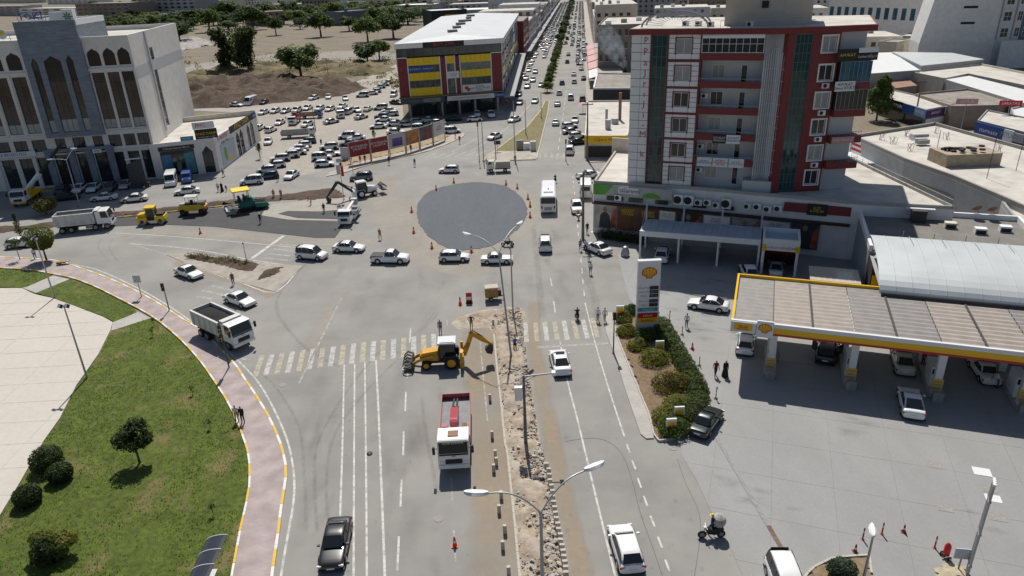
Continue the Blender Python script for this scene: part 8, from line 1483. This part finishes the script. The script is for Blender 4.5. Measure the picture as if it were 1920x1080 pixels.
# bus shelter at the lower edge
b=G(398,1125); bsr=empty('bus_shelter',(b.x,b.y,.13),R(92),'bus shelter with curved dark roof at the lower edge of the lawn','shelter')
prof=[(1.2*cos(pi*(.08+.5*k/8)),2.2+.55*sin(pi*(.08+.5*k/8))) for k in range(9)]
for k in range(4): q=M(); x0=-2.4+k*1.25; q.loft([[(x0,y-.4,z) for y,z in prof],[(x0+1.2,y-.4,z) for y,z in prof]],cap=False,closed=False); ob('roof_panel',q,mat('smoked_panel',(.03,.034,.045),.2,spec=.6),bsr)
for k in range(5): q=M(); x0=-2.42+k*1.25; q.tube([(x0,y-.4,z+.02) for y,z in prof],.03,5); ob('roof_rib',q,SGW,bsr)
for x in (-2.4,0,2.5): q=M(); q.tube([(x,.72,0),(x,.72,2.3)],.04,6); ob('post',q,SGW,bsr)
ob('bench',M().box(-2,2,.2,.6,.4,.47),STEEL,bsr)
# ------------------------------------------------------------------ cones, bollards, blocks, covers
def cone(px,py,label,s=1.0,z=.02,m=ORNG):
    r=empty('traffic_cone',(*G2(px,py),z),rnd.uniform(0,6),label,'cone','traffic cones'); ob('base',M().box(-.2*s,.2*s,-.2*s,.2*s,0,.05*s),m,r); q=M(); q.lathe([(.15*s,.05*s),(.10*s,.35*s),(.05*s,.72*s),(.03*s,.75*s)],12); ob('body',q,m,r,smooth=True); q=M(); q.lathe([(.112*s,.30*s),(.088*s,.46*s)],12); ob('band',q,SGW,r); return r
for k,(x,y) in enumerate(((851,343),(818,357),(949,347),(970,354),(990,374),(994,388),(994,408),(772,398),(776,437),(810,466),(884,473))): cone(x,y,'cone round the fresh circle, %s in clockwise order from the top'%ordn(k+1),1.35)
cone(863,571,'cone beside the small red barrier board',1.3); cone(853,1024,'cone on the closed lane below the crane lorry',1.1); cone(376,438,'cone at the lower edge of the fresh strip',1.3); cone(1298,655,'red cone on the forecourt right of the hedge',1.0,m=SHR)
for k,(x,y) in enumerate(((1603,1035),(1694,998))): cone(x,y,('dark red cone beside the lower right bed','dark red cone alone on the lower right forecourt')[k],.85,m=mat('cone_dark',(.22,.04,.03),.6))
for k,(x,y) in enumerate(((1617,1012),(1653,1002),(1752,1028))):
    r=empty('bollard',(*G2(x,y),.02),0,('left','middle','right')[k]+' slim red bollard of three on the lower right forecourt','bollard','slim red bollards'); q=M(); q.lathe([(.13,0),(.13,.03),(.05,.05),(.05,.95),(.03,1.0)],10); ob('post',q,mat('bollard_red',(.35,.045,.03),.6),r); q=M(); q.lathe([(.056,.6),(.056,.75)],10); ob('band',q,SGW,r)
for k,(x,y) in enumerate(((1255,602),(1279,628),(1311,686),(1342,748),(1235,600))):
    r=empty('chain_post',(*G2(x,y),.02),0,'striped chain post on the forecourt, %s along the hedge'%ordn(k+1),'bollard','striped posts along the hedge'); q=M(); q.lathe([(.2,0),(.2,.04),(.04,.06),(.04,1.0)],10); ob('post',q,BLK,r)
    for z in (.3,.6,.9): q=M(); q.lathe([(.046,z),(.046,z+.12)],10); ob('stripe',q,SHR if z!=.6 else SGW,r)
    if k in (0,3): q=M(); q.lathe([(.17,1.05),(.01,1.3)],3); ob('plate',q,CLADG,r)
rb=empty('barrier_board',(*G2(880,568),.02),0,'small red and white barrier board on the junction','sign'); ob('board',M().box(-.35,.35,-.04,.04,.15,1.3),SHR,rb); ob('panel',M().box(-.28,.28,-.055,-.042,.4,.8),SGW,rb); ob('foot',M().box(-.4,.4,-.25,.25,0,.15),BLK,rb)
KB=mat('block_concrete',(.50,.46,.405),.9,var=.16,scale=5,bump=.3)
lb1=[(923,822),(929,858),(931,872),(926,885),(940,935),(936,962),(947,1000),(943,1030),(954,1078),(919,752),(921,768) if 0 else (925,610)]
for k,(x,y) in enumerate(lb1): o=ob('kerb_block',M().box(-.12,.12,-.1,.1,0,.72),KB,None,(*G2(x,y),.012),rnd.uniform(-.2,.2)); tag(o,'upright kerb block on the dusty closed lane, %s in view order'%ordn(k+1),'kerb block','upright kerb blocks on the closed lane')
for k in range(21):
    t=k/20; x,y=1026+t*36,880+t*205; p=G2(x,y); o=ob('kerb_block',M().box(-.17,.17,-.1,.1,0,.62),KB,None,(p[0]+rnd.uniform(-.05,.05),p[1],.012),rnd.uniform(-.15,.15)); tag(o,'upright kerb block lining the right of the median, %s from the far end'%ordn(k+1),'kerb block','upright kerb blocks along the median')
# drain grate
A=Vector(G2(1344,822)); B=Vector(G2(1472,1040)); d=(B-A); L=d.length; dr=empty('drain_channel',(A.x,A.y,.03),math.atan2(d.y,d.x),'long steel drain grating slanting over the forecourt','drain'); ob('channel',M().box(0,L,-.17,.17,-.004,.004),FJOINT,dr)
for k in range(int(L/.12)): ob('grate_bar',M().box(k*.12,k*.12+.05,-.155,.155,.005,.03),GALV if k<int(L/.12)*.8 else ROOFT,dr)
for k,(x,y,s,m) in enumerate(((1752,872,.55,CONCD),(1841,885,.6,SGW),(1772,953,.5,CONCD),(1870,970,.55,CONCD),(1862,935,.5,SGW),(1855,918,.45,CONCD))): o=ob('manhole_cover',M().box(-s,s,-s*.8,s*.8,0,.012),m,None,(*G2(x,y),.031),SA); tag(o,'square tank cover on the forecourt, %s of the lower right group'%ordn(k+1),'cover','square forecourt covers')
for k,(x,y) in enumerate(((530,722),(822,973),(1262,840),(1112,435))): q=M(); q.tube([(0,0,0),(0,0,.008)],.35,16); o=ob('manhole_cover',q,CONCD if k!=3 else CLADG,None,(*G2(x,y),.012)); tag(o,('round manhole cover near the left edge line','round manhole cover on the lane left of the closed lane','round manhole cover at the hedge tip','pale round manhole cover beside the utility pole')[k],'manhole cover')
o=ob('litter_bag',M().lathe([(.02,0),(.22,.01),(.25,.05),(.14,.1),(.02,.11)],8),BLK,None,(*G2(693,851),.01)); tag(o,'black rag lying between the solid lane lines','rag')
# bare stuff by the tree at the left: bench, bag
o=empty('cart',(*G2(117,497),.13),R(10),'low brown handcart beside the round tree','cart'); ob('tray',M().box(-.6,.6,-.35,.35,.25,.45),mat('cart_brown',(.36,.24,.10),.8),o); wheel(o,-.35,-.38,.18,.08); wheel(o,-.35,.38,.18,.08); ob('handle',M().box(.6,1.1,-.25,.25,.4,.45),STEEL,o)
cv=M(); cv.lathe([(.02,0),(.55,.02),(.62,.35),(.5,.8),(.3,1.3),(.02,1.45)],12); tag(ob('covered_air_station',cv,GALV,None,(*G2(1172,480),.02),smooth=True),'grey wrapped air station beside the parked white sedan','machine')
to=empty('dark_totem',(*G2(262,352),0),LBU,'dark slanted totem sign before the office block','sign'); ob('slab',M().side([(-1.3,0),(1.3,0),(1.3,5.6),(-1.3,4.6)],-.4,.4),mat('totem_dark',(.05,.05,.055),.5),to); ob('cap',M().box(-1.3,1.3,-.42,.42,5.62,5.7),CLADW,to)
uc=empty('parasol',(*G2(1093,212),.13),0,'red parasol beside the dark front shop','parasol'); q=M(); q.lathe([(1.5,2.2),(.8,2.6),(.02,2.8)],10); ob('canopy',q,SGPK,uc); q=M(); q.tube([(0,0,0),(0,0,2.7)],.04,6); ob('pole',q,STEEL,uc)
for k,(x,y,w_,m) in enumerate(((975,281,1.5,CONCD),(988,281,1.3,CLADW),(1000,283,1.2,CLADG))): o=ob('utility_cabinet',M().box(-w_/2,w_/2,-.5,.5,0,2.0 if k!=1 else 1.4),m,None,(*G2(x,y),.13)); tag(o,('brown utility cabinet on the dry island','white utility cabinet on the dry island','grey utility cabinet on the dry island')[k],'cabinet')
# billboards
BT=[(gpx([(677,312)])[0],)]
bb=[(657,310,697,302,'red','red billboard with white lettering, first from the left'),(697,302,731,295,'red','red billboard with white lettering, second from the left'),(732,294,762,287,'purple','pale billboard with purple picture'),(763,287,788,279,'brown','brown and orange food billboard'),(789,279,813,271,'collage','dark collage billboard, fifth from the left'),(814,271,836,262,'white','white billboard with red lettering')]
for k,(xl,yl,xr,yr,m,l) in enumerate(bb):
    A=G2(xl,yl); B=G2(xr,yr); L=math.dist(A,B); r=empty('billboard',(*A,.12),head(A,B),l,'billboard','billboards along the junction'); 
    for x in (.1,L-.1): ob('post',M().box(x-.08,x+.08,.05,.2,0,4.6),STEEL,r)
    mm={'red':mat('bb_red',(.27,.03,.03),.6,var=.15,scale=.6),'purple':mat('bb_pale',(.42,.44,.45),.6),'brown':mat('bb_brown',(.36,.17,.07),.6,var=.5,scale=.6),'collage':mat('bb_dark',(.10,.09,.10),.6,var=.6,scale=.9),'white':mat('bb_white',(.58,.58,.58),.6)}[m]
    o=ob('panel',M().box(.2,L-.2,-.05,.05,1.5,4.5),mm,r); ob('frame',M().box(.1,L-.1,-.07,.03,4.5,4.62),STEEL,r)
    if m=='red': text('BÜYÜKŞEHİR\nÇALIŞIYOR',.62,SGW,o,(L/2,-.06,3.2))
    if m=='purple': ob('picture',M().box(.8,L-.8,-.075,-.052,1.9,3.6),mat('bb_purple',(.12,.06,.22),.6,var=.6,scale=.8),o)
    if m=='brown': q=M(); q.poly([(L*.6+cos(t*.6)*1.1,-.07,2.7+sin(t*.6)*.7) for t in range(10)]); ob('picture',q,mat('bb_orange',(.55,.2,.04),.6),o)
    if m=='white': text('SERA\nMARKET',.7,SHR,o,(L/2,-.06,3.2))
    if m=='collage': ob('picture',M().box(L*.45,L*.75,-.07,-.052,1.8,4.0),mat('bb_red2',(.3,.05,.05),.6,var=.5,scale=2),o)
A=G2(640,300); B=G2(655,300); o=empty('grey_hoarding',(*A,.1),head(A,B),'blank grey hoarding left of the billboards','hoarding'); ob('panel',M().box(0,math.dist(A,B),0,.1,0,2.6),CLADG,o)
# smoke over the dark front shop
sm=M(); sm.lathe([(.3,0),(1.3,2),(2.8,5.5),(3.8,10),(3.2,14),(.5,17)],16); b=G(1172,158); mv=bpy.data.materials.new('smoke_volume'); so_=ob('smoke',sm,mv,None,(b.x,b.y-2,4.9)); so_.rotation_euler=(R(-8),R(-32),0); tag(so_,'drift of blue white smoke beside the apartment tower','smoke',None,'stuff')
mv.use_nodes=True; n=mv.node_tree; n.nodes.remove(n.nodes['Principled BSDF']); v=n.nodes.new('ShaderNodeVolumePrincipled'); v.inputs['Color'].default_value=(.80,.89,1,1); tcn=n.nodes.new('ShaderNodeTexCoord'); nz_=n.nodes.new('ShaderNodeTexNoise'); nz_.inputs['Scale'].default_value=.4; nz_.inputs['Detail'].default_value=4; n.links.new(tcn.outputs['Object'],nz_.inputs['Vector']); mr=n.nodes.new('ShaderNodeMapRange'); mr.inputs[1].default_value=.38; mr.inputs[2].default_value=.72; mr.inputs[3].default_value=0; mr.inputs[4].default_value=.3; n.links.new(nz_.outputs[0],mr.inputs[0])
sx_=n.nodes.new('ShaderNodeSeparateXYZ'); n.links.new(tcn.outputs['Object'],sx_.inputs[0]); fl=n.nodes.new('ShaderNodeMapRange'); fl.inputs[1].default_value=0; fl.inputs[2].default_value=16; fl.inputs[3].default_value=1; fl.inputs[4].default_value=.25; n.links.new(sx_.outputs[2],fl.inputs[0]); mu=n.nodes.new('ShaderNodeMath'); mu.operation='MULTIPLY'; n.links.new(mr.outputs[0],mu.inputs[0]); n.links.new(fl.outputs[0],mu.inputs[1]); n.links.new(mu.outputs[0],v.inputs['Density']); n.links.new(v.outputs[0],n.nodes['Material Output'].inputs['Volume'])
# ------------------------------------------------------------------ facade frames were only a building aid: hang their pieces on the building itself
for e_ in [o for o in bpy.data.objects if o.type=='EMPTY' and o.parent is not None]:
    for c_ in list(e_.children):
        mb=e_.matrix_basis@c_.matrix_basis; c_.parent=e_.parent; c_.matrix_basis=mb
    bpy.data.objects.remove(e_)
